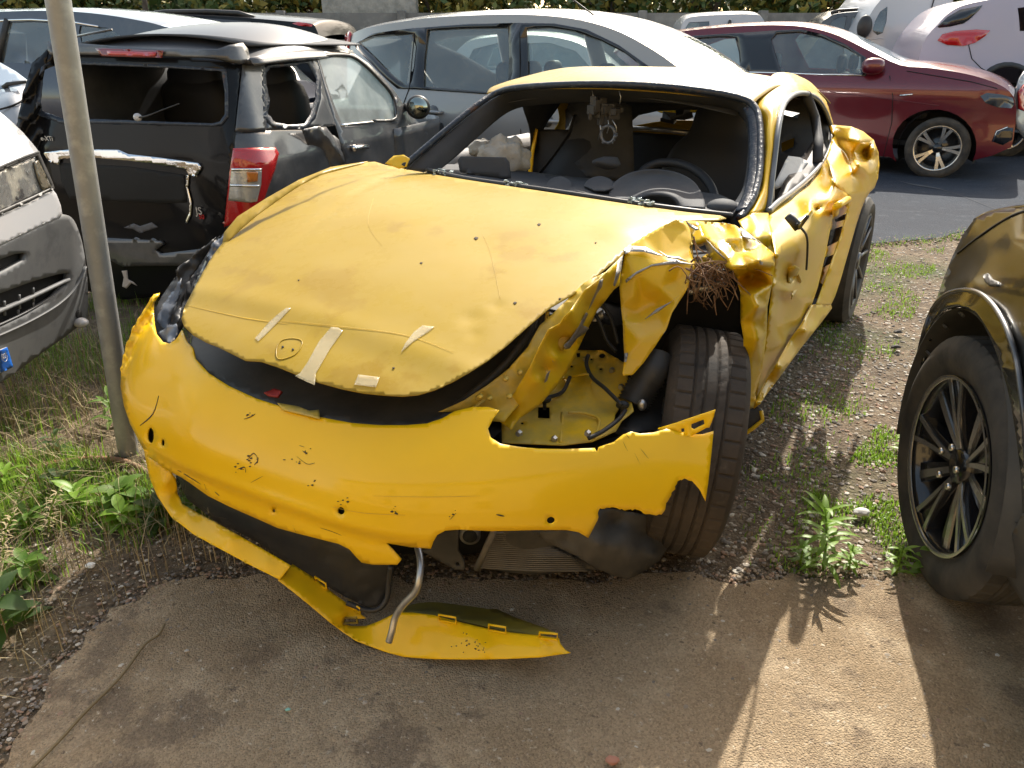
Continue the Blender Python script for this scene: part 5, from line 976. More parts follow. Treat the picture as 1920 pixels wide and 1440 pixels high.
M['greybump'] = mat('grey_bumper_plastic', (.095, .10, .105), .6, var=[((.13, .13, .128), 3, .35, .7), ((.075, .077, .08), 12, .5, .7)], bump=[(120, .2, .001)])
M['rimsilver'] = mat('machined_alloy', (.62, .60, .56), .25, .9)
M['rimblack'] = mat('rim_black', (.012, .012, .013), .25, 0, .6)
def spokes(PW, r0, r1, y0, y1, n, w_, m, par, split=0, twist=0, name='rim_spokes', dep=.012, rot=0):
    parts = []
    for k in range(n):
        t = k*2*math.pi/n+rot
        for s_ in ((-1, 1) if split else (0,)):
            V = []
            for j in range(5):
                a = j/4; r = r0+(r1-r0)*a; y = y0+(y1-y0)*a**.7; ww = w_*(.8+.5*a)
                tt = t+s_*split*(.35+.65*a)+twist*a
                for yy in (y, y-dep):
                    V += [PW(r, tt-ww/r/2, yy), PW(r, tt+ww/r/2, yy)]
            F = []
            for j in range(4):
                b = 4*j; F += [(b, b+1, b+5, b+4), (b+2, b+6, b+7, b+3), (b, b+4, b+6, b+2), (b+1, b+3, b+7, b+5)]
            F += [(16, 17, 19, 18), (0, 2, 3, 1)]
            parts.append((np.array(V), F))
    V, F = join(parts); return fixn(mk(name, V, F, m, par, smooth=False))
def full_wheel(root, c, az, R, w_, rim, side, n=5, split=.16, m1='rimsilver', nseg=64, tread=False, sw=.02, back='rimblack', tm=None):
    PW = wheel('wheel', root, A(*c), az, R, w_, rim, side, tread, nseg=nseg, tyre_m=tm)
    T_ = bpy.data.objects[max((o.name for o in root.children if o.name.startswith('wheel')), key=lambda s: int(s.split('.')[1]) if '.' in s else 0)]
    y = w_*.40
    rows = [[PW(r, t, yy) for r, yy in [(rim+.004, y+.006), (rim-.006, y+.008), (rim-.014, y-.004), (rim-.03, y-.07), (rim-.035, -y)]] for t in np.linspace(0, 2*math.pi, 49)]
    V, F = grid(rows); mk('rim', V, F, M[m1], T_)
    V, F = tubeG([PW(0, 0, -.03), PW(0, 0, -.01)], [rim-.03, rim-.03], 40); mk('rim_back', V, F, M[back], T_)
    spokes(PW, .045, rim-.008, y-.03, y, n, sw, M[m1], T_, split)
    V, F = tubeG([PW(0, 0, y-.06), PW(0, 0, y-.018)], [.055, .045], 20); mk('hub_cap', V, F, M[back], T_)
    return PW, T_
class Car:
    def __init__(s, name, label, cat, o, az, W, flip=-1, tum=.42, belt=.88, nose=None, tail=None):
        s.fr = Frame(o, az, flip); s.W = W; s.tum = tum; s.belt = belt; s.nose = nose; s.tail = tail
        s.root = thing(name, (o[0], o[1], 0), label, cat)
    def yin(s, x, z):
        x = np.asarray(x, float); z = np.asarray(z, float)
        y = s.tum*np.clip(z-s.belt, 0, 9)**1.15+.25*np.clip(.45-z, 0, 1)**1.5 + .012*np.cos((z-.62)*9)
        if s.nose is not None: y = y+.5*np.clip(x-(s.nose-.55), 0, 2)**2
        if s.tail is not None: y = y+.4*np.clip((s.tail+.5)-x, 0, 2)**2
        return y
    def F(s, off=0): return lambda x, y, z: y-s.yin(x, z)-off
    def loc(s, P, t0=2, t1=26):
        out = []
        for p in P:
            if p[0] == 'l': out.append((p[1], p[2]))
            else:
                L = s.fr.L(s.fr.hit([p[0]], [p[1]], s.F(), t0, t1, 400))[0]; out.append((L[0], L[2]))
        return out
    def sh(s, name, P, m, par=None, holes=(), off=0.0, h=.09, far=False, solid=.003, loc=False, sm=0, **k):
        O = P if loc else s.loc(P)
        if sm: O = crom(O, sm, True)
        H = [q if loc else s.loc(q) for q in holes]
        UV, T = tri2d(O, H, h)
        def go(y, nm):
            V = s.fr.W(UV[:, 0], y, UV[:, 1]); return mk(nm, V, face_cam(V, T), m, par or s.root, solid=solid, offset=0, **k)
        y = s.yin(UV[:, 0], UV[:, 1])+off
        o = go(y, name)
        if far: go(s.W-y, name)
        return o
    def body(s, top, rest, holes, m, glass=(), crown=.05, gm=None, nc=9, name='body'):
        T0 = s.loc(top); R0 = s.loc(rest); H = [s.loc(h) for h in holes]
        T1 = crom(T0, 3); O = [tuple(p) for p in T1]+R0
        UV, T = tri2d(O, H, .10); near = s.yin(UV[:, 0], UV[:, 1])
        V1 = s.fr.W(UV[:, 0], near, UV[:, 1]); V2 = s.fr.W(UV[:, 0], s.W-near, UV[:, 1])
        parts = [(V1, face_cam(V1, T)), (V2, face_cam(V2, T)[:, ::-1])]
        seg = []; gl = []
        for i, (x, z) in enumerate(T1):
            y = float(s.yin(x, z)); seg.append([s.fr.W(x, y+(s.W-2*y)*t, z+crown*math.sin(math.pi*t)**.6) for t in np.linspace(0, 1, nc)])
        V, F = grid(seg); nb = []; 
        for f in F:
            i = f[0]//nc/3.0
            (gl if any(a <= i < b for a, b in glass) else nb).append(f)
        parts.append((V, nb))
        # closed tail and nose
        for pr in (R0[-1], R0[0]): pass
        xs = [p for p in R0]
        VV, FF = join(parts); b = mk(name, VV, FF, m, s.root, angle=35)
        if gl: mk('windscreen', V, gl, gm or M['glass'], s.root)
        a, c = T1[-1], R0
        ends = [(a, [q for q in c[:3]]), (T1[0], [q for q in reversed(c[-3:])])]
        for st, q in ends:
            ln = [st]+q; rr = []
            for x, z in ln:
                y = float(s.yin(x, z)); rr.append([s.fr.W(x, y+(s.W-2*y)*t, z) for t in np.linspace(0, 1, 5)])
            V, F = grid(rr); mk('end_panel', V, F, m, s.root)
        return b
    def strip(s, name, P, w_, m, off=-.004, **k):
        L = s.loc(P); return tube(name, [s.fr.W(x, float(s.yin(x, z))+off, z) for x, z in L], w_, m, s.root, 8, **k)
    def cabin(s, x0, x1, z0, seats=((0, 0),), zt=1.0):
        V, F = boxG(((x0+x1)/2, s.W/2, z0), (x1-x0, s.W*.86, .05), s.fr); mk('cabin_floor', V, F, M['dark'], s.root, smooth=False)
        for x, y in seats:
            parts = [ellG((x, y, zt-.28), (.10, .24, .36), s.fr, p=3), ellG((x-.04, y, zt+.16), (.055, .13, .10), s.fr, p=3), ellG((x+.22, y, zt-.52), (.28, .25, .10), s.fr, p=3)]
            V, F = join(parts); mk('seat', V, F, M['seat'], s.root)
# ------------------------------------------------ dark red hatchback
R_ = Car('red_hatchback', 'dark red hatchback with alloy wheels parked side on behind the wrecked yellow car', 'car', tuple(np.array(ground(1752, 336))+A(-.02, .05, 0)), 120.5, 1.75, nose=.86, tail=-3.5)
arch = [(1752+81*math.cos(t), 272+72*math.sin(t)) for t in np.linspace(.42, math.pi+.42, 16)][::-1]
arch = [(1752+79*math.cos(t), 273-68*math.sin(t)) for t in np.linspace(-.42, math.pi+.45, 18)]
rw = [(r_*math.cos(t)-2.64, .33+r_*math.sin(t)) for r_ in (.38,) for t in np.linspace(-.3, math.pi+.3, 12)]
fw = [(1446, 74), (1456, 63), (1500, 60), (1540, 70), (1580, 87), (1613, 106), (1614, 138), (1540, 137), (1464, 134), (1453, 98)]
bw = [(1248, 100), (1264, 86), (1300, 73), (1345, 69), (1378, 70), (1386, 100), (1388, 130), (1320, 130), (1250, 126)]
R_.body([(1150, 98), (1200, 76), (1250, 63), (1330, 53), (1400, 48), (1470, 47), (1525, 53), (1575, 68), (1630, 95), (1688, 122), (1740, 127), (1800, 136), (1850, 149), (1885, 165), (1901, 182)],
        [(1906, 205), (1904, 235), (1900, 262), (1896, 276), (1862, 291), (1832, 299)]+arch+[('l', -.45, .2), ('l', -2.2, .2)]+[('l', a, b) for a, b in rw]+[('l', -3.2, .25), ('l', -3.5, .35), ('l', -3.6, .75), ('l', -3.5, 1.0)],
        [fw, bw], M['darkred'], glass=((7, 9),), crown=.05)
R_.sh('window_surround', [(1236, 104), (1258, 82), (1300, 67), (1380, 62), (1455, 57), (1503, 55), (1545, 65), (1587, 84), (1624, 108), (1624, 143), (1540, 141), (1460, 138), (1240, 131)], M['blackgloss'], holes=[fw, bw], off=-.004, h=.12)
for w_ in (fw, bw): R_.sh('window', w_, M['glass'], off=.012, far=True, solid=0, h=.2)
R_.strip('sill_strip', [(1300, 133), (1464, 137), (1540, 140), (1616, 141)], .010, M['chrome'])
R_.strip('window_divider', [(1290, 74), (1287, 130)], .018, M['blackgloss'])
R_.sh('headlight', [(1838, 180), (1850, 174), (1878, 177), (1899, 183), (1902, 196), (1896, 203), (1870, 201), (1848, 193)], M['headlens'], off=-.006, h=.06)
R_.sh('fog_lamp_recess', [(1860, 265), (1868, 245), (1888, 238), (1900, 240), (1898, 262), (1880, 272)], M['blackgloss'], off=-.006, h=.06)
R_.strip('chrome_line', [(1861, 266), (1869, 246), (1889, 238)], .006, M['chrome'])
R_.strip('side_badge', [(1687, 179), (1711, 177)], .009, M['chrome'])
R_.strip('door_seam', [(1668, 142), (1674, 180), (1672, 230), (1662, 270), (1655, 300)], .004, M['dark'])
R_.strip('bonnet_seam', [(1700, 133), (1760, 143), (1820, 153), (1870, 166)], .004, M['dark'])
R_.strip('body_crease', [(1555, 172), (1620, 180), (1700, 190), (1760, 198)], .004, M['darkred'])
c = R_.fr.hit([1637], [124], R_.F(-.10), 4, 15)[0]; V, F = ellG((0, 0, 0), (1, 1, 1), p=2.6); V = V*A(.12, .09, .085)+c; mk('door_mirror', V, F, M['darkred'], R_.root)
wc = R_.fr.W(0, .115, .318); full_wheel(R_.root, wc, 120.5, .325, .215, .235, 1, 5, .17, sw=.028)
full_wheel(R_.root, R_.fr.W(-2.64, .115, .318), 120.5, .325, .215, .235, 1, 5, .17)
R_.cabin(-2.9, -.2, .35, [(-1.15, .45), (-1.15, 1.3), (-2.1, .45), (-2.1, 1.3)], 1.0)
V, F = boxG((-.35, .9, .75), (.35, 1.4, .3), R_.fr); mk('dashboard', V, F, M['trim'], R_.root, bevel=.05)
t_ = [R_.fr.W(-.62+.06*math.cos(a), .45+.17*math.sin(a), .93+.17*math.cos(a)) for a in np.linspace(0, 6.28, 24)]; V, F = tubeG(t_, .014, 8); mk('steering_wheel', V, F, M['seat'], R_.root)
V, F = boxG((-.1, .9, .42), (1.3, 1.3, .3), R_.fr); mk('engine_bay', V, F, M['dark'], R_.root, smooth=False)
rows = [[R_.fr.W(r*math.cos(t), y, .33+r*math.sin(t)) for r, y in [(.395, .05), (.42, .25), (.30, .3)]] for t in np.linspace(-.4, 3.6, 20)]
V, F = grid(rows); mk('wheel_arch', V, F, M['dark'], R_.root)
# ------------------------------------------------ silver people carrier
S_ = Car('silver_people_carrier', 'silver people carrier parked side on directly behind the small black microcar and the wreck', 'car', (.25, 6.2), 120.5, 1.72, tum=.30, belt=.80, nose=1.9, tail=-2.0)
q1 = [(673, 79), (700, 68), (774, 62), (769, 118), (763, 163), (735, 140), (700, 105)]
q2 = [(803, 56), (860, 53), (953, 51), (955, 110), (953, 160), (935, 174), (860, 168), (795, 163), (796, 110)]
q3 = [(988, 53), (1030, 51), (1075, 58), (1125, 75), (1173, 100), (1204, 124), (1150, 182), (1060, 180), (992, 175), (990, 110)]
S_.body([(650, 72), (668, 59), (720, 46), (800, 34), (880, 29), (960, 27), (1030, 30), (1090, 38), (1150, 55), (1205, 82), (1268, 124), ('l', 1.5, .90), ('l', 1.7, .84)],
        [('l', 1.82, .6), ('l', 1.8, .3), ('l', 1.75, .15), ('l', 1.7, .3), ('l', 1.5, .5), ('l', 1.2, .5), ('l', .95, .3), ('l', .9, .05), ('l', -1.0, .05), ('l', -1.05, .3), ('l', -1.3, .5), ('l', -1.6, .5), ('l', -1.8, .3), ('l', -1.85, .1), ('l', -2.0, .3), ('l', -2.05, .8)], [q1, q2, q3], M['silver'], glass=((9, 11),), crown=.06)
S_.sh('window_surround', [(664, 84), (698, 63), (775, 53), (880, 45), (975, 43), (1040, 44), (1100, 55), (1160, 84), (1222, 128), (1160, 192), (990, 182), (920, 177), (790, 168), (745, 166), (695, 118)], M['blackgloss'], holes=[q1, q2, q3], off=-.004, h=.12)
for w_ in (q1, q2, q3): S_.sh('window', w_, M['glass'], off=.012, far=True, solid=0, h=.25)
for P in [[(797, 211), (812, 209), (829, 211)], [(996, 227), (1025, 226), (1054, 228)]]:
    L = S_.loc(P); tube('door_handle', [S_.fr.W(L[0][0], S_.yin(*L[0])+0, L[0][1]), S_.fr.W(L[0][0]+.02, S_.yin(*L[0])-.035, L[0][1]), S_.fr.W(L[1][0], S_.yin(*L[1])-.042, L[1][1]), S_.fr.W(L[2][0]-.01, S_.yin(*L[2])-.035, L[2][1]), S_.fr.W(L[2][0], S_.yin(*L[2])+0, L[2][1])], .014, M['silver'], S_.root, 10)
    c = L[1]; S_.sh('handle_cup', [(c[0]+.055*math.cos(t), c[1]+.05*math.sin(t)) for t in np.linspace(0, 6, 12)], M['satin'], loc=True, off=-.003, h=.05)
S_.strip('door_seam', [(975, 60), (976, 180), (977, 250), (975, 300)], .004, M['dark']); S_.strip('door_seam', [(778, 62), (768, 165), (755, 200), (740, 240)], .004, M['dark'])
S_.sh('tail_lamp', [(648, 66), (656, 58), (660, 62), (655, 90), (648, 100)], M['redlens'], off=-.008, h=.1)
a0 = S_.fr.hit([1143], [50], S_.F(.35), 4, 12)[0]; tube('aerial', [a0, WF.px(1072, -2, 'X', a0[1]-.1)], .006, M['blackpl'], S_.root, 6)
S_.cabin(-1.9, 1.3, .25, [(.35, .42), (.35, 1.25), (-.55, .42), (-.55, 1.25), (-.55, .85)], .98)
V, F = boxG((1.15, .86, .72), (.5, 1.4, .3), S_.fr); mk('dashboard', V, F, M['trim'], S_.root, bevel=.05)
for x in (-1.45, 1.33): full_wheel(S_.root, S_.fr.W(x, .11, .17), 120.5, .32, .21, .21, 1, 5, .12)
# ------------------------------------------------ microcar with smashed rear (left)
LF_ = Frame((-1.28, 3.92), 17.5)
LG = thing('black_microcar', LF_.W(1.3, -.7, 0), 'small black three-door microcar with smashed rear windows and dented tailgate behind the pole', 'car')
def rbox(Lx, Wd, r, ix, iy, fx=None):
    def F(x, y, z):
        hx = Lx/2-ix(z); hy = Wd/2-iy(z)
        qa = np.abs(x-Lx/2)-hx+r; qb = np.abs(y+Wd/2)-hy+r
        return np.sqrt(np.maximum(qa, 0)**2+np.maximum(qb, 0)**2)+np.minimum(np.maximum(qa, qb), 0)-r
    return F
def ixz(z): return .26*np.clip(z-.86, 0, 1)+.004*np.sin(z*16)*(z < .8)
def LGd(x, y, z): return .45*LGd0(x, y, z)
def LGd0(x, y, z): return .02*g1(y, z, -.45, .72, .12)*1.5-.018*g1(y, z, -.25, .78, .09)+.02*g1(y, z, -.6, .55, .15)-.02*g1(y, z, -.35, .5, .08)+.008*np.sin(y*9+z*7)*(z < .85)*(z > .3)
LB0 = rbox(2.8, 1.42, .13, lambda z: ixz(z), lambda z: .30*np.clip(z-.82, 0, 1))
LB = lambda x, y, z: LB0(x, y, z)+np.where(x < .2, LGd(x, y, z), .004*np.sin(y*3+x*14)*np.sin(z*13))
def lg(name, P, m, par=None, lift=0, off=0, **k):
    k.setdefault('h', 9)
    return fsheet(name, LF_, P, (lambda x, y, z: LB(x, y, z)+off) if off else LB, 2.2, 8.5, M[m] if isinstance(m, str) else m, par or LG, lift=lift, **k)
rg = [(84, 131), (100, 124), (150, 121), (230, 124), (330, 128), (416, 134), (421, 170), (421, 214), (412, 228), (398, 231), (330, 229), (260, 226), (170, 223), (116, 222), (80, 208), (76, 190), (79, 160)]
rs = np.random.RandomState(3); rgj = resamp(rg, 9); rgj = rgj+rs.uniform(-.5, .5, rgj.shape)
lg('tailgate', [(60, 118), (92, 92), (150, 95), (330, 103), (452, 117), (450, 170), (445, 215), (441, 246), (437, 300), (430, 370), (424, 430), (425, 500), (405, 545), (330, 552), (230, 562), (100, 530), (60, 430), (42, 330), (33, 270), (33, 222), (45, 170)], 'black', holes=[rgj], h=8, solid=.004, inner=M['trim'])
rgo = [(77, 126), (94, 117), (150, 115), (230, 118), (330, 123), (424, 130), (428, 170), (428, 219), (416, 234), (398, 237), (330, 235), (260, 233), (170, 231), (112, 231), (71, 216), (66, 190), (71, 155)]
lg('glass_glue_rim', rgo, 'urethane', holes=[rgj], h=7, lift=.006)
lg('spoiler', [(90, 78), (140, 80), (200, 85), (300, 92), (408, 92), (430, 84), (456, 80), (465, 92), (470, 113), (455, 119), (400, 108), (300, 104), (150, 101), (92, 101), (88, 90)], 'satin', h=8, lift=.06, solid=.02)
lg('brake_light', [(178, 91), (192, 90), (306, 95), (304, 108), (250, 107), (190, 105)], 'darkredlens', lift=.075, h=8)
lg('brake_light_lens', [(200, 95), (292, 98), (291, 105), (202, 103)], 'redlens', lift=.082, h=8)
lg('corner_pillar', [(455, 119), (470, 116), (497, 116), (499, 190), (500, 244), (470, 247), (441, 246), (446, 200), (451, 160)], 'satin', h=8, lift=.006)
qw = [(500, 137), (506, 128), (530, 126), (556, 123), (570, 118), (580, 122), (593, 148), (592, 180), (584, 212), (570, 232), (540, 233), (516, 230), (503, 214), (506, 185), (499, 160)]
qwj = resamp(qw, 7); qwj = qwj+rs.uniform(-1.1, 1.1, qwj.shape)
lg('quarter_panel', [(497, 116), (540, 108), (588, 100), (600, 130), (608, 165), (618, 200), (630, 235), (600, 238), (560, 241), (500, 244), (499, 190)], 'satin', holes=[qwj], h=7)
lg('glass_glue_rim', [(490, 130), (500, 120), (560, 115), (586, 112), (602, 148), (602, 185), (592, 222), (574, 241), (514, 240), (494, 222)], 'urethane', holes=[qwj], h=7, lift=.006)
lg('dented_wing', [(440, 247), (500, 244), (560, 241), (610, 236), (630, 262), (645, 290), (652, 318), (640, 350), (560, 360), (480, 420), (424, 430), (430, 370), (436, 300)], 'satin', h=8, off=.001)
qsheet('bent_panel_flap', LF_, 'Y', [(566, 243, .0), (600, 236, .02), (618, 260, .05), (635, 285, .05), (648, 306, .03), (625, 318, .0), (598, 300, -.03), (578, 275, -.02)], M['satin'], LG, h=5, wob=.02)
lg('tail_lamp', [(437, 278), (470, 277), (517, 276), (523, 288), (515, 320), (503, 352), (492, 385), (486, 396), (455, 412), (420, 426), (424, 385), (430, 325)], 'redlens', h=6, lift=.02, solid=.02)
lg('tail_lamp_lens', [(434, 318), (470, 316), (491, 318), (490, 345), (482, 378), (470, 380), (428, 376), (431, 345)], 'clearlens', h=6, lift=.026)
lg('lens_divider', [(431, 346), (487, 347), (486, 351), (430, 350)], 'chrome', h=6, lift=.03)
lg('lens_divider', [(434, 316), (492, 316), (491, 320), (433, 321)], 'chrome', h=6, lift=.03)
M['orangelens'] = mat('orange_lens', (.5, .17, .03), .15, 0, 1)
lg('indicator_lens', [(462, 322), (484, 322), (483, 340), (464, 342)], 'orangelens', h=6, lift=.032)
lg('chrome_handle_bar', [(78, 285), (130, 281), (180, 280), (222, 281), (240, 289), (300, 296), (370, 306), (376, 315), (368, 330), (352, 329), (348, 318), (290, 307), (240, 301), (170, 296), (112, 298), (110, 309), (98, 306), (84, 296)], mat('bent_chrome', (.75, .75, .76), .1, 1, bump=[(7, .35, .02)]), h=5, lift=.02, solid=.015)
lg('plate_recess', [(110, 305), (240, 312), (345, 328), (350, 380), (300, 382), (130, 372), (115, 340)], 'dark', h=9, lift=.004)
lg('torn_chrome_strip', [(350, 328), (354, 329), (352, 352), (359, 380), (357, 405), (350, 420), (347, 417), (354, 400), (354, 380), (348, 352)], 'chrome', h=4, lift=.012)
lg('scuffed_patch', [(228, 425), (245, 418), (262, 424), (280, 417), (298, 425), (292, 438), (270, 435), (255, 440), (240, 432)], mat('scuff_grey', (.14, .14, .14), .6, bump=[(60, .5, .003)]), h=4, lift=.004, rag=0) if False else None
for P in [[(232, 427), (250, 419), (262, 424), (284, 417), (296, 426), (282, 431), (262, 437), (250, 430)], [(228, 508), (238, 507), (240, 524), (250, 529), (257, 536), (246, 531), (237, 541), (229, 537), (232, 520)]]:
    lg('scuffed_patch', P, mat('scuff', (.42, .38, .35), .7, bump=[(60, .5, .003)]) if P[0][1] > 500 else mat('scuff', (.09, .09, .10), .6), h=4, lift=.006)
lg('bumper_step', [(180, 445), (300, 452), (305, 458), (290, 470), (300, 476), (350, 470), (420, 462), (425, 500), (300, 498), (230, 500), (190, 480)], 'satin', h=8, lift=.03, solid=.02)
dr = [(590, 100), (610, 96), (640, 97), (665, 101), (690, 118), (715, 142), (738, 168), (760, 200), (772, 217), (790, 235), (803, 250), (806, 275), (790, 300), (740, 320), (652, 330), (648, 305), (638, 265), (628, 232), (610, 170)]
dw = [(597, 106), (630, 103), (660, 106), (685, 123), (712, 150), (736, 180), (742, 222), (700, 227), (641, 232), (630, 205), (612, 155)]
lg('door', dr, 'satin', holes=[dw], h=8)
lg('door_window', dw, 'glass_teal', h=14, solid=0, off=.01)
tube('window_chrome', crom(LF_.hit([a for a, b in [(640, 235), (690, 230), (744, 224)]], [b for a, b in [(640, 235), (690, 230), (744, 224)]], LB, 2, 9), 4), .009, M['chrome'], LG, 8)
tube('window_frame', crom(LF_.hit([a for a, b in dw[:8]], [b for a, b in dw[:8]], LB, 2, 9), 4), .010, M['blackpl'], LG, 8)
fr_ = LF_.hit([664, 690], [278, 275], LB, 2, 9); fr_ = fr_-ray(675, 277)*.03
V, F = join([tubeG(crom([fr_[0], (fr_[0]+fr_[1])/2-ray(675, 277)*.02, fr_[1]], 4), .016, 12), ellG(fr_[0], (.022, .022, .022))]); mk('door_handle', V, F, M['chrome'], LG)
mp = LF_.hit([760], [200], LB, 2, 9)[0]; mc = LF_.px(784, 201, 'X', LF_.L(mp)[0]-.02)
V, F = ellG((0, 0, 0), (1, 1, 1), n=24, m=14); V = V*A(.085, .05, .08)+mc; mk('door_mirror', V, F, M['blackpl'], LG)
nn_ = CAMP-mc; nn_ /= np.linalg.norm(nn_); V, F = tubeG([mc+nn_*.045, mc+nn_*.053], [.066, .064], 24); mk('mirror_glass', V, F, mat('mirror_glass', (.30, .33, .30), .05, 1), LG)
tube('mirror_arm', [mp, mc], .025, M['blackpl'], LG, 10)
# roof
M['satinroof'] = mat('satin_roof', (.055, .058, .066), .45, .3, .2, .15, bump=[(4, .1, .01)])
hx = {.17: .10, .25: .34, .5: .70, .8: .92, 1.1: 1.0, 1.4: .85, 1.62: .55}
def hw_(x): return .635-.19*max(0, x-.7)/.9
rows = []
for x, hh in hx.items():
    r_ = []
    for t in np.linspace(-1, 1, 17):
        yy = -.72+hw_(x)*t; r_.append(LF_.W(x+(.04*t*t if x < .3 else 0), yy, 1.295+.035*min(1, x*1.5)+.165*hh*(1-abs(t)**2.4)**.75))
    rows.append(r_)
V, F = patch(rows, 2, 4); mk('roof', V, F, M['satinroof'], LG, solid=.02, offset=-1, inner=M['trim'], orient=(0, 0, 1))
for s_ in (-1, 1):
    V, F = patch([[LF_.W(x, -.72+s_*hw_(x), 1.30+.035*min(1, x*1.5)), LF_.W(x, -.72+s_*(hw_(x)+.022), 1.27+.03*min(1, x*1.5))] for x in (.2, .6, 1.1, 1.62)], 3, 3); mk('roof_gutter', V, F, M['satin'], LG, solid=.01)
V, F = patch([[LF_.W(x, -1.31, z) for z in (.6, .9, 1.3)] for x in (.25, .9, 1.5)], 2, 2); mk('left_inner_trim', V, F, M['trim'], LG, solid=.01)
tube('roof_aerial', [LF_.px(u, v, 'X', .35) for u, v in [(139, 69), (175, 62), (210, 56)]], .006, M['satin'], LG, 8)
lg('left_pillar', [(33, 222), (45, 170), (62, 120), (92, 88), (84, 131), (66, 190), (60, 230)], 'black', h=8, lift=.004)
def lbox(n, c, s, m, **k): V, F = boxG(c, s, LF_); return mk(n, V, F, M[m], LG, smooth=False, **k)
lbox('cabin_floor', (1.4, -.7, .62), (2.4, 1.3, .05), 'dark'); lbox('parcel_box', (.35, -.7, .45), (.5, 1.3, .6), 'dark')
lbox('bonnet_block', (2.3, -.7, .6), (.9, 1.3, .45), 'black', bevel=.1)
for y in (-.58, -1.08):
    V, F = join([ellG((1.05, y, .95), (.12, .27, .26), LF_, p=3.2), ellG((1.05, y, 1.16), (.10, .20, .12), LF_, p=3), ellG((1.3, y, .72), (.3, .26, .12), LF_, p=3)]); mk('seat', V, F, M['seat'], LG)
t_ = [LF_.W(1.75+.05*math.cos(a), -.98+.17*math.sin(a), .98+.17*math.cos(a)) for a in np.linspace(0, 6.28, 24)]; V, F = tubeG(t_, .014, 8); mk('steering_wheel', V, F, M['lampgrey'], LG)
V, F = boxG((1.95, -.7, .85), (.35, 1.25, .22), LF_); mk('dashboard', V, F, M['trim'], LG, bevel=.04)
wa = [LF_.px(u, v, 'X', -.03) for u, v in [(258, 220), (275, 218), (300, 208), (335, 195)]]
tube('wiper_arm', crom(wa, 4), [.010]*6+[.007]*7, M['blackpl'], LG, 8, flat=.5); V, F = ellG(wa[0], (.022, .015, .02)); mk('wiper_hub', V, F, M['white'], LG)
V, F = patch([[LF_.W(x, y, 1.36+.06*(1-((y+.7)/.6)**2)) for y in np.linspace(-1.25, -.15, 7)] for x in (.3, .9, 1.5)], 2, 2); mk('headliner', V, F, M['trim'], LG, solid=.01)
for y0, nm in ((-1.40, 'left_side_panel'),):
    V, F = patch([[LF_.W(x, y0+(.3*(z-.82) if z > .82 else 0), z) for z in (.25, .6, .85)] for x in (.1, .8, 1.6, 2.7)], 3, 3); mk('left_side_panel', V, F, M['black'], LG, solid=.01)
V, F = patch([[LF_.W(x, y0, z) for z in (.25, .6, .85)] for x, y0 in ((1.6, .0), (2.2, -.01), (2.6, -.08), (2.78, -.3))], 3, 3); mk('front_wing', V, F, M['satin'], LG, solid=.01)
for x, y in ((.5, -.1), (.5, -1.3), (2.3, -.1), (2.3, -1.3)): full_wheel(LG, LF_.W(x, y, .26), 17.5, .27, .15, .18, 1 if y > -.7 else -1, 5, .14, nseg=40)
def text3(name, s, c, right, up, size, m, par, ext=.002):
    cu = bpy.data.curves.new(name, 'FONT'); cu.body = s; cu.size = size; cu.align_x = 'CENTER'; cu.align_y = 'CENTER'; cu.extrude = ext
    t = bpy.data.objects.new(name+'_t', cu); COL.objects.link(t); dg = bpy.context.evaluated_depsgraph_get(); me = bpy.data.meshes.new_from_object(t.evaluated_get(dg)); bpy.data.objects.remove(t)
    right = A(*right)/np.linalg.norm(right); up = A(*up); up = up-right*(up@right); up /= np.linalg.norm(up); n_ = np.cross(right, up)
    V = np.array([tuple(v.co) for v in me.vertices]); V = c+V[:, :1]*right+V[:, 1:2]*up+V[:, 2:]*n_; F = [tuple(p.vertices) for p in me.polygons]
    bpy.data.meshes.remove(me); return mk(name, V, F, m, par, smooth=False)
def lgp(u, v, d=.012):
    p = LF_.hit([u], [v], LB, 2.2, 8)[0]; r = ray(u, v); return p-r/np.linalg.norm(r)*d
text3('badge_lettering', 'JS', lgp(373, 396), LF_.e, (0, 0, 1), .055, M['alu'], LG); text3('badge_lettering', '50', lgp(378, 407), LF_.e, (0, 0, 1), .034, M['redlens'], LG)
text3('badge_lettering', 'e-XTi', lgp(88, 260), LF_.e, (0, 0, 1), .035, M['alu'], LG)
# ------------------------------------------------ white van with grey bumper (left)
VN = thing('white_van', (-3.6, 2.25, 0), 'old white van with grey plastic bumper at the left edge, nose toward the pole', 'van')
WF2 = Frame((0, 0), 90, -1)
def vy(u, v, k=0):
    base = 2.47+.0040*u+.0000*v
    if v < 462+u*-.48: base += .0011*np.clip(462-u*.48-v, 0, 400)
    return base+k
def vn(n, P, m, k=0, **kw):
    kw.setdefault('h', 8); kw.setdefault('solid', .006)
    UV, T = tri2d(P, kw.pop('holes', ()), kw.pop('h'))
    q = np.array([vy(u, v) for u, v in UV])+k + .10*np.clip((UV[:, 0]-135)/30, 0, 2)**2
    V = WF.px(UV[:, 0], UV[:, 1], 'X', q); return mk(n, V, face_cam(V, T), M[m] if isinstance(m, str) else m, VN, offset=-1, **kw)
sl1 = [(-60, 506), (0, 486), (28, 476), (50, 474), (46, 488), (12, 508), (-60, 540)]
sl2 = [(-60, 574), (0, 550), (60, 528), (105, 515), (130, 511), (126, 534), (98, 560), (50, 590), (0, 614), (-60, 640)]
BP = vn('bumper', crom([(-70, 492), (0, 458), (60, 428), (108, 406), (124, 403), (138, 412), (150, 440), (158, 475), (164, 525), (165, 575), (162, 600), (140, 618), (110, 640), (70, 668), (25, 702), (0, 718), (-60, 752)], 3), 'greybump', holes=[sl1, sl2], solid=.02)
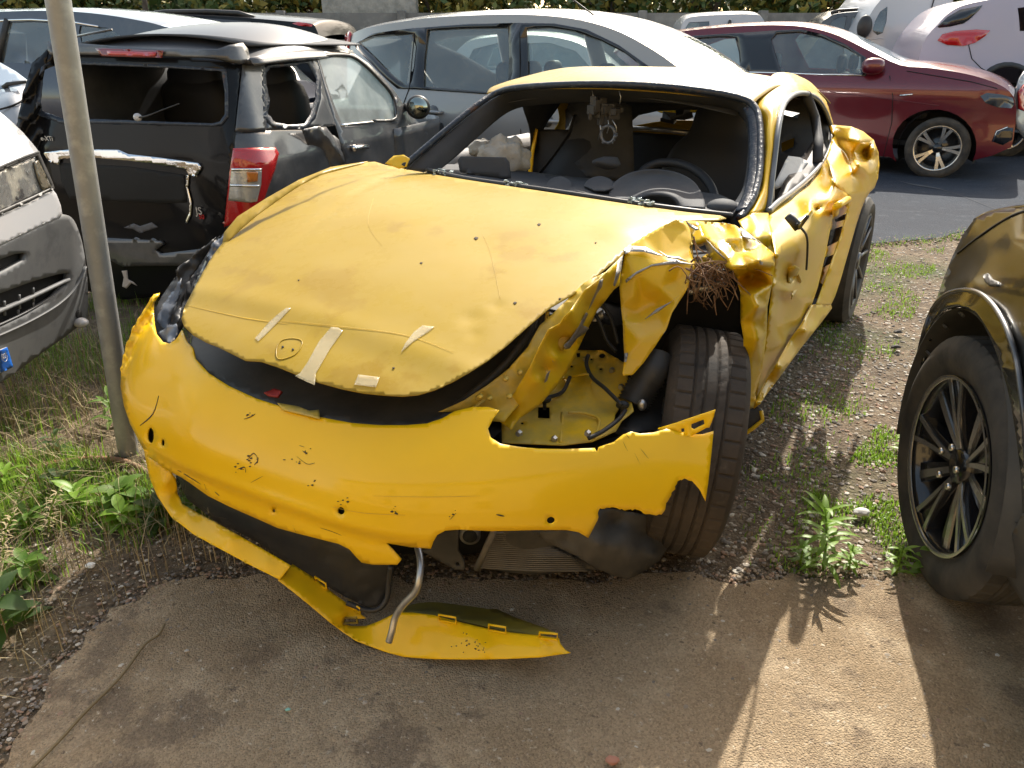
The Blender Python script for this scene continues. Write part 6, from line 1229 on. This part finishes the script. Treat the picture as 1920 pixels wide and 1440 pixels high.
vn('slot_backing', [(-70, 490), (60, 465), (60, 500), (-70, 560)], 'dark', .05); vn('grille_backing', [(-70, 560), (60, 515), (140, 500), (140, 545), (50, 610), (-70, 660)], 'dark', .07)
def vbar(P, r, m='greybump', k=.01): return tube('grille_bar', crom([WF.px(u, v, 'X', vy(u, 600)+k) for u, v in P], 4), r, M[m], VN, 8, flat=.6)
vbar([(-60, 606), (0, 582), (60, 556), (127, 524)], .013)
for u, v in [(8, 578), (36, 566), (62, 553), (34, 594), (62, 580)]: vbar([(u, v-13), (u+1, v+13)], .006)
vbar([(-60, 632), (0, 608), (50, 584), (98, 556)], .006)
vn('tow_hole', [(149+5*math.cos(t), 590+9*math.sin(t)) for t in np.linspace(0, 6, 12)], 'dark', -.012, h=5)
tube('bumper_ledge', crom([WF.px(u, v, 'X', vy(u, 600)-.004) for u, v in [(-60, 652), (0, 628), (60, 600), (110, 570), (140, 540), (160, 500)]], 4), .008, M['greybump'], VN, 8, flat=.4)
vn('front_strip', [(-70, 474), (0, 461), (60, 432), (112, 408), (117, 402), (114, 385), (106, 364), (98, 354), (60, 374), (0, 401), (-70, 432)], 'white', .0, solid=.02)
hl = [(-60, 350), (0, 321), (40, 304), (70, 292), (76, 306), (84, 326), (92, 344), (96, 352), (60, 369), (0, 396), (-60, 424)]
vn('headlight_bowl', hl, mat('lamp_bowl', (.10, .10, .10), .3, .6), .03)
vn('headlight', hl, mat('ribbed_lens', (.20, .20, .19), .10, .3, 1, .03, bump=[(30, .7, .008)], var=[((.42, .40, .34), 9, .52, .6), ((.05, .05, .05), 6, .55, .62)]), .0, solid=.008)
vn('headlight_rim', [(-60, 345), (0, 316), (40, 298), (74, 286), (84, 308), (95, 332), (103, 353), (60, 376), (0, 403), (-60, 430), (-60, 424), (0, 396), (60, 369), (96, 352), (84, 326), (76, 306), (70, 292), (40, 304), (0, 321), (-60, 350)], 'blackpl', -.012, h=5)
vn('indicator', [(72, 300), (78, 312), (90, 336), (96, 351), (82, 357), (72, 334), (65, 304)], mat('side_lens', (.16, .14, .10), .1, .2, 1, bump=[(50, .5, .004)]), -.014, h=5)
qsheet('bonnet', WF, 'X', [(-90, 180, 3.5), (0, 210, 3.35), (22, 228, 3.3), (42, 247, 3.3), (62, 270, 3.25), (75, 287, 3.2), (40, 300, 2.98), (0, 316, 2.78), (-90, 358, 2.45)], M['white'], VN, ctrl=[(20, 262, 3.12), (0, 262, 3.06), (-50, 250, 3.0)], h=9)
tube('bonnet_edge', crom([WF.px(u, v, 'X', vy(u, v)-.01) for u, v in [(-60, 343), (0, 314), (40, 297), (73, 285)]], 4), .004, M['dark'], VN, 6)
vn('number_plate', [(-130, 706), (-60, 680), (14, 651), (25, 688), (-50, 722), (-120, 752)], mat('plate_white', (.6, .6, .58), .4), -.03, h=9, solid=.004)
vn('plate_band', [(0, 657), (14, 651), (25, 688), (2, 699)], mat('plate_blue', (.01, .10, .42), .35), -.036, h=5, solid=.002)
p_ = WF.px(8, 668, 'X', vy(8, 668)-.042); rt_ = WF.px(16, 664, 'X', vy(16, 664)-.042)-WF.px(0, 672, 'X', vy(0, 672)-.042)
text3('plate_lettering', '02', p_, rt_, (0, 0, 1), .024, M['white'], VN, .0005)
rt_ /= np.linalg.norm(rt_)
t_ = [p_+rt_*.019*math.cos(a)+A(0, 0, .019*math.sin(a)) for a in np.linspace(0, 6.28, 20)]; V, F = tubeG(t_, .0012, 5); mk('plate_seal', V, F, M['white'], VN)
for c_, s_, m_, n_ in [((-3.9, 2.27, .62), (3.6, 1.7, .75), 'white', 'lower_body'), ((-4.6, 2.27, 1.35), (3.2, 1.66, 1.1), 'white', 'upper_body')]:
    V, F = boxG(c_, s_); mk(n_, V, F, M[m_], VN, smooth=False, bevel=.12)
V, F = ellG(WF.px(152, 605, 'X', 3.05), (.03, .03, .02)); mk('tow_cap', V, F, M['white'], VN)
for y_ in (1.4, 3.05): full_wheel(VN, (-2.65, y_, .3), 90, .31, .2, .2, -1 if y_ > 2 else 1, 5, .1, nseg=40)
# ------------------------------------------------ dark SUV at right
SF = Frame((1.145, 1.80), 12, -1)
SV = thing('dark_suv', (1.9, 1.2, 0), 'glossy dark suv at the right edge showing its wheel and flared arch', 'car')
M['suvpaint'] = mat('dark_olive_black_paint', (.008, .008, .007), .3, .1, .6, .04, spec=.3, bump=[(2.5, .12, .01)], dust=((.06, .055, .045), .5, 5, .45, .85, .15))
body_ = [(2150, 372, 1.35), (2000, 379, 1.6), (1920, 386, 1.86), (1885, 391, 2.03), (1850, 399, 2.2), (1825, 413, 2.3), (1806, 439, 2.34), (1786, 480, 2.35), (1766, 530, 2.33), (1746, 590, 2.30), (1730, 645, 2.27), (1719, 700, 2.25), (1714, 740, 2.24), (1719, 760, 2.21), (1721, 733, 2.20), (1728, 680, 2.16), (1738, 638, 2.11), (1755, 595, 2.03), (1778, 574, 1.93), (1800, 572, 1.84), (1820, 580, 1.74), (1840, 602, 1.66), (1860, 640, 1.57), (1878, 690, 1.50), (1895, 755, 1.44), (1908, 840, 1.39), (1914, 900, 1.36), (1918, 980, 1.34), (1960, 1100, 1.22), (2150, 1400, .85)]
BC_ = [(1780, 545, 2.05), (1816, 530, 1.86), (1850, 545, 1.72), (1883, 590, 1.57), (1907, 670, 1.47), (1850, 480, 1.93), (1885, 510, 1.70), (1900, 450, 1.76), (1960, 500, 1.42), (2050, 430, 1.27), (2150, 600, .92), (2000, 800, 1.12), (1940, 800, 1.30), (1870, 425, 2.02), (1825, 455, 2.16)]
qsheet('body_side', WF, 'X', body_, M['suvpaint'], SV, ctrl=BC_, lam=.15, h=9, solid=.006)
bf_ = rbf(body_+BC_, .15)
def sv(n, P, m, k=0, **kw): qsheet(n, WF, 'X', [(u, v, float(bf_(np.array([[u, v]]))[0])+k) for u, v in P], M[m] if isinstance(m, str) else m, SV, **kw)
arch_o = [(1713, 742), (1717, 700), (1724, 655), (1735, 612), (1750, 576), (1768, 556), (1790, 546), (1816, 544), (1840, 552), (1862, 572), (1882, 604), (1896, 640), (1907, 680), (1914, 730), (1921, 790), (1926, 870), (1930, 970)]
arch_i = [(1719, 760), (1721, 733), (1728, 680), (1738, 638), (1755, 595), (1778, 575), (1800, 573), (1820, 581), (1840, 603), (1860, 641), (1878, 691), (1895, 756), (1908, 841), (1914, 901), (1918, 981)]
sv('arch_trim', crom(arch_o, 2).tolist()+crom(arch_i, 2).tolist()[::-1], mat('gloss_cladding', (.018, .018, .016), .22, 0, .8, .08), -.014, solid=.012, h=7)
co = crom(arch_o, 3); tube('arch_rim', [WF.px(u, v, 'X', float(bf_(np.array([[u, v]]))[0])-.018) for u, v in co], .006, M['satin'], SV, 8)
sv('sill_cladding', [(1893, 1010), (1918, 962), (1960, 990), (2100, 1100), (2150, 1400), (2000, 1260), (1920, 1135), (1880, 1070), (1874, 1055)], 'blackdust', -.02, solid=.02)
tube('bonnet_seam', crom([WF.px(u, v, 'X', float(bf_(np.array([[u, v]]))[0])-.004) for u, v in [(1796, 475), (1830, 448), (1870, 420), (1910, 399), (1960, 388)]], 4), .0035, M['dark'], SV, 6)
sv('side_marker', [(1842, 515), (1852, 512), (1858, 522), (1872, 528), (1870, 536), (1852, 534), (1846, 528)], 'blackpl', -.012, h=5, solid=.006)
rows = [[SF.W(r*math.cos(t), y, .36+r*math.sin(t)) for r, y in [(.405, .0), (.425, -.12), (.42, -.35), (.2, -.37)]] for t in np.linspace(-.3, 3.3, 28)]
V, F = grid(rows); mk('wheel_arch_liner', V, F, M['blackdust'], SV, solid=.004)
for t in (2.0, 1.7, 1.4, 1.1, .8, .45, .1):
    c = SF.W(.398*math.cos(t), -.03, .36+.398*math.sin(t)); V, F = tubeG([c, c+A(-.004, 0, -.004)], [.010, .010], 12); mk('arch_rivet', V, F, M['greybump'], SV)
PWs, TS = full_wheel(SV, SF.W(0, -.105, .348), 8, .350, .205, .240, -1, 5, .15, nseg=96, tread=True, sw=.011, tm=M['rubber'], m1='rimblack')
spokes(PWs, .05, .232, .062, .089, 5, .012, M['rimsilver'], TS, .155, 0, 'machined_spoke_edges', .004)
spokes(PWs, .05, .232, .05, .072, 5, .020, M['rimsilver'], TS, 0, 0, 'blade_spokes', .02, .628)
spokes(PWs, .05, .236, .045, .070, 5, .045, M['rimblack'], TS, 0, 0, 'blade_backs', .02, .66)
spokes(PWs, .045, .232, .045, .080, 5, .06, M['rimblack'], TS, 0, 0, 'rim_black_spokes', .03)
rows = [[PWs(r, t, yy) for r, yy in [(.243, .098), (.236, .099), (.231, .092)]] for t in np.linspace(0, 2*math.pi, 65)]
V, F = grid(rows); mk('machined_rim_edge', V, F, M['rimsilver'], TS)
for k in range(5):
    t = k*2*math.pi/5+.3; c = PWs(.055, t, .082); V, F = tubeG([c, PWs(.055, t, .092)], [.011, .009], 8); mk('wheel_nut', V, F, M['rimsilver'], TS)
def sbox(n, c, s, m, bev=.1): V, F = boxG(c, s, SF); return mk(n, V, F, M[m], SV, smooth=False, bevel=bev)
V, F = patch([[WF.px(u, v, 'X', q) for u, v, q in ((2150, 373, 1.35), (2000, 380, 1.6), (1920, 387, 1.86), (1885, 392, 2.03), (1850, 400, 2.2), (1825, 414, 2.3))]]+[[WF.px(u, v, 'X', q)+SF.e*-k+A(0, 0, dz) for u, v, q in ((2150, 373, 1.35), (2000, 380, 1.6), (1920, 387, 1.86), (1885, 392, 2.03), (1850, 400, 2.2), (1825, 414, 2.3))] for k, dz in ((.2, .01), (.9, .0), (1.4, -.05))], 3, 3)
mk('bonnet', V, F, M['suvpaint'], SV, solid=.01)
P0_ = WF.px(2150, 372, 'X', 1.35)
V, F = patch([[P0_-SF.d*k-SF.e*j+A(0, 0, .02*math.sin(j*1.8)) for k in (0, .5, 1.2, 2.2)] for j in (0, .4, .9, 1.5)], 3, 3); mk('cowl', V, F, M['suvpaint'], SV, solid=.01)
V, F = patch([[P0_-SF.d*k+A(0, 0, -h_)+SF.e*.04*math.sin(min(1, h_*2)*1.5) for k in (.5, .8, 1.4, 2.2)] for h_ in (0, .15, .4, .8)], 3, 3); mk('front_door', V, F, M['suvpaint'], SV, solid=.01)
sbox('front_bumper', (.52, -1.0, .5), (.2, 1.3, .4), 'blackdust'); sbox('underbody', (-1.0, -.95, .55), (2.2, 1.5, .5), 'dark', .02)
sbox('cabin', (-1.9, -.93, 1.3), (1.9, 1.5, .6), 'suvpaint', .2)
# ------------------------------------------------ pale suv, white vans and far roofs
K_ = Car('pearl_suv', 'pale pinkish white suv with red tail lamps behind the nose of the red hatchback', 'car', (6.48, 10.5), 96, 1.8, tum=.35, belt=.95, tail=-.9)
kt = [(1722, 118), (1728, 90), (1740, 66), (1758, 46), (1775, 28), (1800, 12), (1840, 2), (1900, -6), (2050, -14)]
K_.body(kt, [('l', 2.6, 1.0), ('l', 3.0, .8), ('l', 3.1, .4), ('l', 2.6, .25), ('l', .45, .25)]+[(1890+52*math.cos(t), 172-48*math.sin(t)) for t in np.linspace(0, math.pi, 12)]+[(1812, 178), (1760, 160), (1735, 145)], [[(1908, 15), (1960, 8), (1960, 60), (1912, 58)]], M['pearl'], crown=.03)
K_.sh('tail_lamp', [(1757, 76), (1766, 64), (1790, 58), (1830, 55), (1856, 57), (1846, 68), (1828, 80), (1806, 86), (1775, 84)], M['redlens'], off=-.012, h=.08)
K_.sh('rear_glass', [(1757, 50), (1776, 32), (1800, 18), (1842, 10), (1838, 16), (1818, 36), (1806, 44), (1780, 50), (1760, 52)], M['blackgloss'], off=-.006, h=.1)
K_.sh('arch_trim', [(1890+60*math.cos(t), 172-56*math.sin(t)) for t in np.linspace(0, math.pi, 14)]+[(1890+50*math.cos(t), 172-46*math.sin(t)) for t in np.linspace(math.pi, 0, 14)], M['blackpl'], off=-.006, h=.08)
K_.strip('door_seam', [(1816, 84), (1822, 110), (1840, 128), (1862, 140)], .005, M['dark'])
full_wheel(K_.root, K_.fr.W(0, .12, .33), 96, .34, .22, .23, 1, 5, .12, nseg=48)
V, F = boxG((1, .9, .6), (3.4, 1.5, .5), K_.fr); mk('underbody', V, F, M['dark'], K_.root, smooth=False)
D_ = Car('white_panel_van', 'tall white panel van with a vertical red tail lamp behind the red hatchback windscreen', 'van', (7.6, 12.6), 268, 1.8, flip=1, tum=.18, belt=1.1, nose=2.3, tail=-2.0)
dw_ = [(1636, 58), (1640, 40), (1650, 22), (1664, 12), (1662, 40), (1655, 62), (1645, 66)]
D_.body([(1790, -30), (1720, -34), (1672, -22), (1655, -4), (1640, 14), (1626, 36), (1612, 58), (1604, 70)], [(1600, 90), (1600, 130), (1640, 150), (1780, 150), (1782, 60)], [dw_], M['white'], crown=.04)
D_.sh('window', dw_, M['glass'], off=.01, solid=0, h=.2)
D_.sh('tail_lamp', [(1744, 30), (1756, 22), (1753, 50), (1744, 92), (1736, 100), (1726, 96), (1736, 60)], M['redlens'], off=-.02, h=.1)
D_.sh('rear_corner_trim', [(1760, 20), (1770, 20), (1755, 90), (1735, 120), (1700, 122), (1722, 100), (1738, 98), (1752, 60)], M['satin'], off=-.012, h=.1)
D_.strip('door_seam', [(1757, -20), (1742, 30)], .008, M['dark']); D_.strip('swage_line', [(1618, 76), (1650, 72), (1700, 80)], .006, M['white'])
c = D_.fr.hit([1621], [50], D_.F(-.1), 6, 20)[0]; V, F = ellG(c, (.11, .08, .16)); mk('door_mirror', V, F, M['blackpl'], D_.root)
D_.cabin(-1.8, 1.9, .3, [(.9, .5)], 1.2)
def farcar(name, label, cat, o, az, W, top, rest, wins, m, h=.1, rails=None, flip=-1, glass=(), tum=.3, crown=.06, **k):
    c_ = Car(name, label, cat, o, az, W, tum=tum, flip=flip, **k); c_.body(top, rest, wins, m, glass=glass, crown=crown)
    for w_ in wins: c_.sh('window', w_, M['glass'], off=.012, far=True, solid=0, h=.3)
    if rails: c_.strip('roof_rail', rails, .022, M['blackpl'], off=.08)
    return c_
f1 = farcar('panel_van', 'white van whose rounded roof shows above the red hatchback roof', 'van', (2.9, 13.2), 95, 1.75, [(1274, 78), (1276, 56), (1281, 42), (1291, 33), (1320, 29), (1360, 27), (1400, 26), (1424, 29), (1434, 42), (1441, 60), (1446, 78)], [('l', 1.4, .5), ('l', 1.3, .25), ('l', -.4, .25), ('l', -.6, .5)], [[(1284, 54), (1292, 42), (1330, 40), (1330, 56)]], M['white'])
f1.strip('roof_bar', [(1300, 34), (1350, 31), (1410, 30)], .02, M['white'], off=.1); V, F = ellG(f1.fr.hit([1368], [44], f1.F(-.05), 6, 20)[0], (.03, .03, .06)); mk('washer_nozzle', V, F, M['blackpl'], f1.root)
f2_ = farcar('small_white_car', 'low white car roof showing between the silver people carrier and the red hatchback', 'car', (2.0, 11.6), 98, 1.6, [(1160, 84), (1164, 66), (1172, 58), (1200, 55), (1230, 54), (1248, 56), (1257, 64), (1262, 84)], [('l', 1.2, .6), ('l', 1.1, .25), ('l', -.3, .25), ('l', -.4, .6)], [], M['white'])
V, F = ellG(f2_.fr.hit([1236], [63], f2_.F(-.03), 6, 20)[0], (.04, .03, .03)); mk('aerial_base', V, F, M['blackpl'], f2_.root)
g_ = [(1554, 50), (1562, 38), (1580, 30), (1588, 30), (1582, 62), (1560, 62)]; g2_ = [(1592, 62), (1598, 32), (1630, 30), (1640, 44), (1622, 66)]
f6 = farcar('white_hatchback', 'white car seen through the side windows of the silver people carrier', 'car', (.2, 10.4), 100, 1.6, [(800, 190), (822, 150), (850, 104), (875, 80), (915, 70), (1000, 66), (1070, 76), (1110, 96), (1150, 130), (1190, 160)], [('l', 2.6, .5), ('l', 2.4, .25), ('l', -.9, .25), ('l', -1.1, .6)], [[(868, 130), (888, 92), (935, 80), (950, 82), (955, 132)], [(968, 82), (1030, 80), (1080, 96), (1110, 130), (968, 132)]], M['white'])
f3 = farcar('dark_estate', 'dark estate car with roof rails behind the red hatchback, left of the white panel van', 'car', (5.1, 13.0), 100, 1.8, [(1536, 70), (1540, 44), (1552, 34), (1564, 27), (1590, 23), (1640, 20), (1680, 22), (1700, 40)], [('l', 2.0, .8), ('l', 1.9, .3), ('l', -.6, .3), ('l', -.8, .7)], [g_, g2_], M['satin'], rails=[(1560, 24), (1575, 19), (1640, 15), (1690, 17)], tum=.25)
f4 = farcar('dark_blue_car', 'dark blue car parked side on at the upper left behind the microcar', 'car', (-4.3, 8.0), 104, 1.75, [(-160, 60), (-60, 26), (0, 22), (70, 20), (140, 22), (200, 28), (260, 38), (302, 48), (360, 72), ('l', 1.7, .98), ('l', 2.3, .85)], [('l', 2.5, .5), ('l', 2.4, .25), ('l', -2.0, .25), ('l', -2.3, .6)], [[(2, 118), (4, 76), (14, 42), (60, 40), (92, 42), (140, 110), (100, 120)], [(148, 60), (150, 48), (200, 52), (240, 74), (240, 112), (160, 112)]], M['navy'], glass=((7, 9),), crown=.05)
f4.strip('window_chrome', [(-40, 42), (15, 38), (60, 37), (95, 39), (140, 42), (185, 50)], .010, M['chrome']); f4.strip('door_pillar', [(14, 36), (4, 76), (-4, 118)], .03, M['blackpl'], off=.0)
f5 = farcar('black_car_with_roof_rails', 'black car with long roof rails showing over the microcar roof', 'car', (-1.6, 9.6), 278, 1.8, [(600, 74), (592, 52), (582, 44), (540, 40), (470, 34), (400, 30), (330, 28), (270, 30), (220, 40), (170, 66)], [('l', 2.6, .6), ('l', 2.4, .25), ('l', -1.5, .25), ('l', -1.7, .6)], [], M['black'], flip=1, tum=.3)
f5.strip('roof_rail', [(250, 36), (262, 28), (300, 22), (380, 21), (440, 24), (470, 33)], .028, M['blackpl'], off=.1); f5.strip('roof_rail', [(470, 34), (520, 30), (548, 37)], .02, M['blackpl'], off=.9)
f5.sh('tail_lamp', [(548, 44), (560, 41), (586, 46), (586, 50), (560, 48)], M['redlens'], off=-.01, h=.1)
f5.sh('side_glass', [(240, 60), (255, 42), (300, 34), (400, 35), (470, 40), (480, 62)], M['blackgloss'], off=-.004, h=.2)
# silver car nose at the far left
SN = Frame((-4.25, 5.0), 60, 1)
sc = thing('silver_saloon', (-5.2, 5.4, 0), 'silver car at the far left edge showing only its windscreen corner and wiper', 'car')
qsheet('windscreen', WF, 'X', [(-70, 92, 6.3), (0, 117, 5.9), (30, 134, 5.75), (54, 152, 5.6), (40, 160, 5.5), (0, 168, 5.45), (-70, 176, 5.4)], mat('hazy_glass', (.22, .26, .3), .08, .3, .8), sc, h=10)
qsheet('bonnet', WF, 'X', [(-70, 176, 5.4), (0, 168, 5.45), (40, 160, 5.5), (55, 153, 5.6), (58, 165, 5.55), (50, 180, 5.4), (42, 205, 5.2), (30, 235, 5.1), (0, 262, 5.0), (-70, 300, 5.0)], M['silver'], sc, h=9, ctrl=[(20, 185, 5.25)])
tube('wiper', [WF.px(u, v, 'X', 5.45) for u, v in [(8, 165), (14, 158), (50, 153)]], [.02, .014, .01], M['blackpl'], sc, 8)
tube('bonnet_edge', crom([WF.px(u, v, 'X', q) for u, v, q in [(-60, 214, 5.2), (0, 205, 5.18), (40, 190, 5.25), (54, 170, 5.45)]], 4), .006, M['dark'], sc, 6)
V, F = boxG((-6.2, 6.0, .55), (2.6, 1.5, .6)); mk('body', V, F, M['silver'], sc, smooth=False, bevel=.15)
# sliver of a red and silver car at the right edge
ed = thing('tail_of_parked_car', (7.6, 9.6, 0), 'sliver of a silver car with a red lamp at the right picture edge', 'car')
qsheet('rear_corner', WF, 'X', [(1903, 200, 9.6), (1906, 170, 9.6), (1914, 145, 9.7), (1922, 132, 9.8), (2000, 100, 10.2), (2010, 260, 10.1), (1925, 266, 9.8), (1908, 240, 9.6)], M['silver'], ed, h=9, solid=.02)
qsheet('tail_lamp', WF, 'X', [(1911, 172, 9.55), (1922, 158, 9.6), (1925, 210, 9.6), (1912, 204, 9.55)], M['redlens'], ed, h=6, solid=.02)
V, F = boxG((9.3, 11.0, .6), (3, 2.0, .7)); mk('body', V, F, M['silver'], ed, smooth=False, bevel=.15)
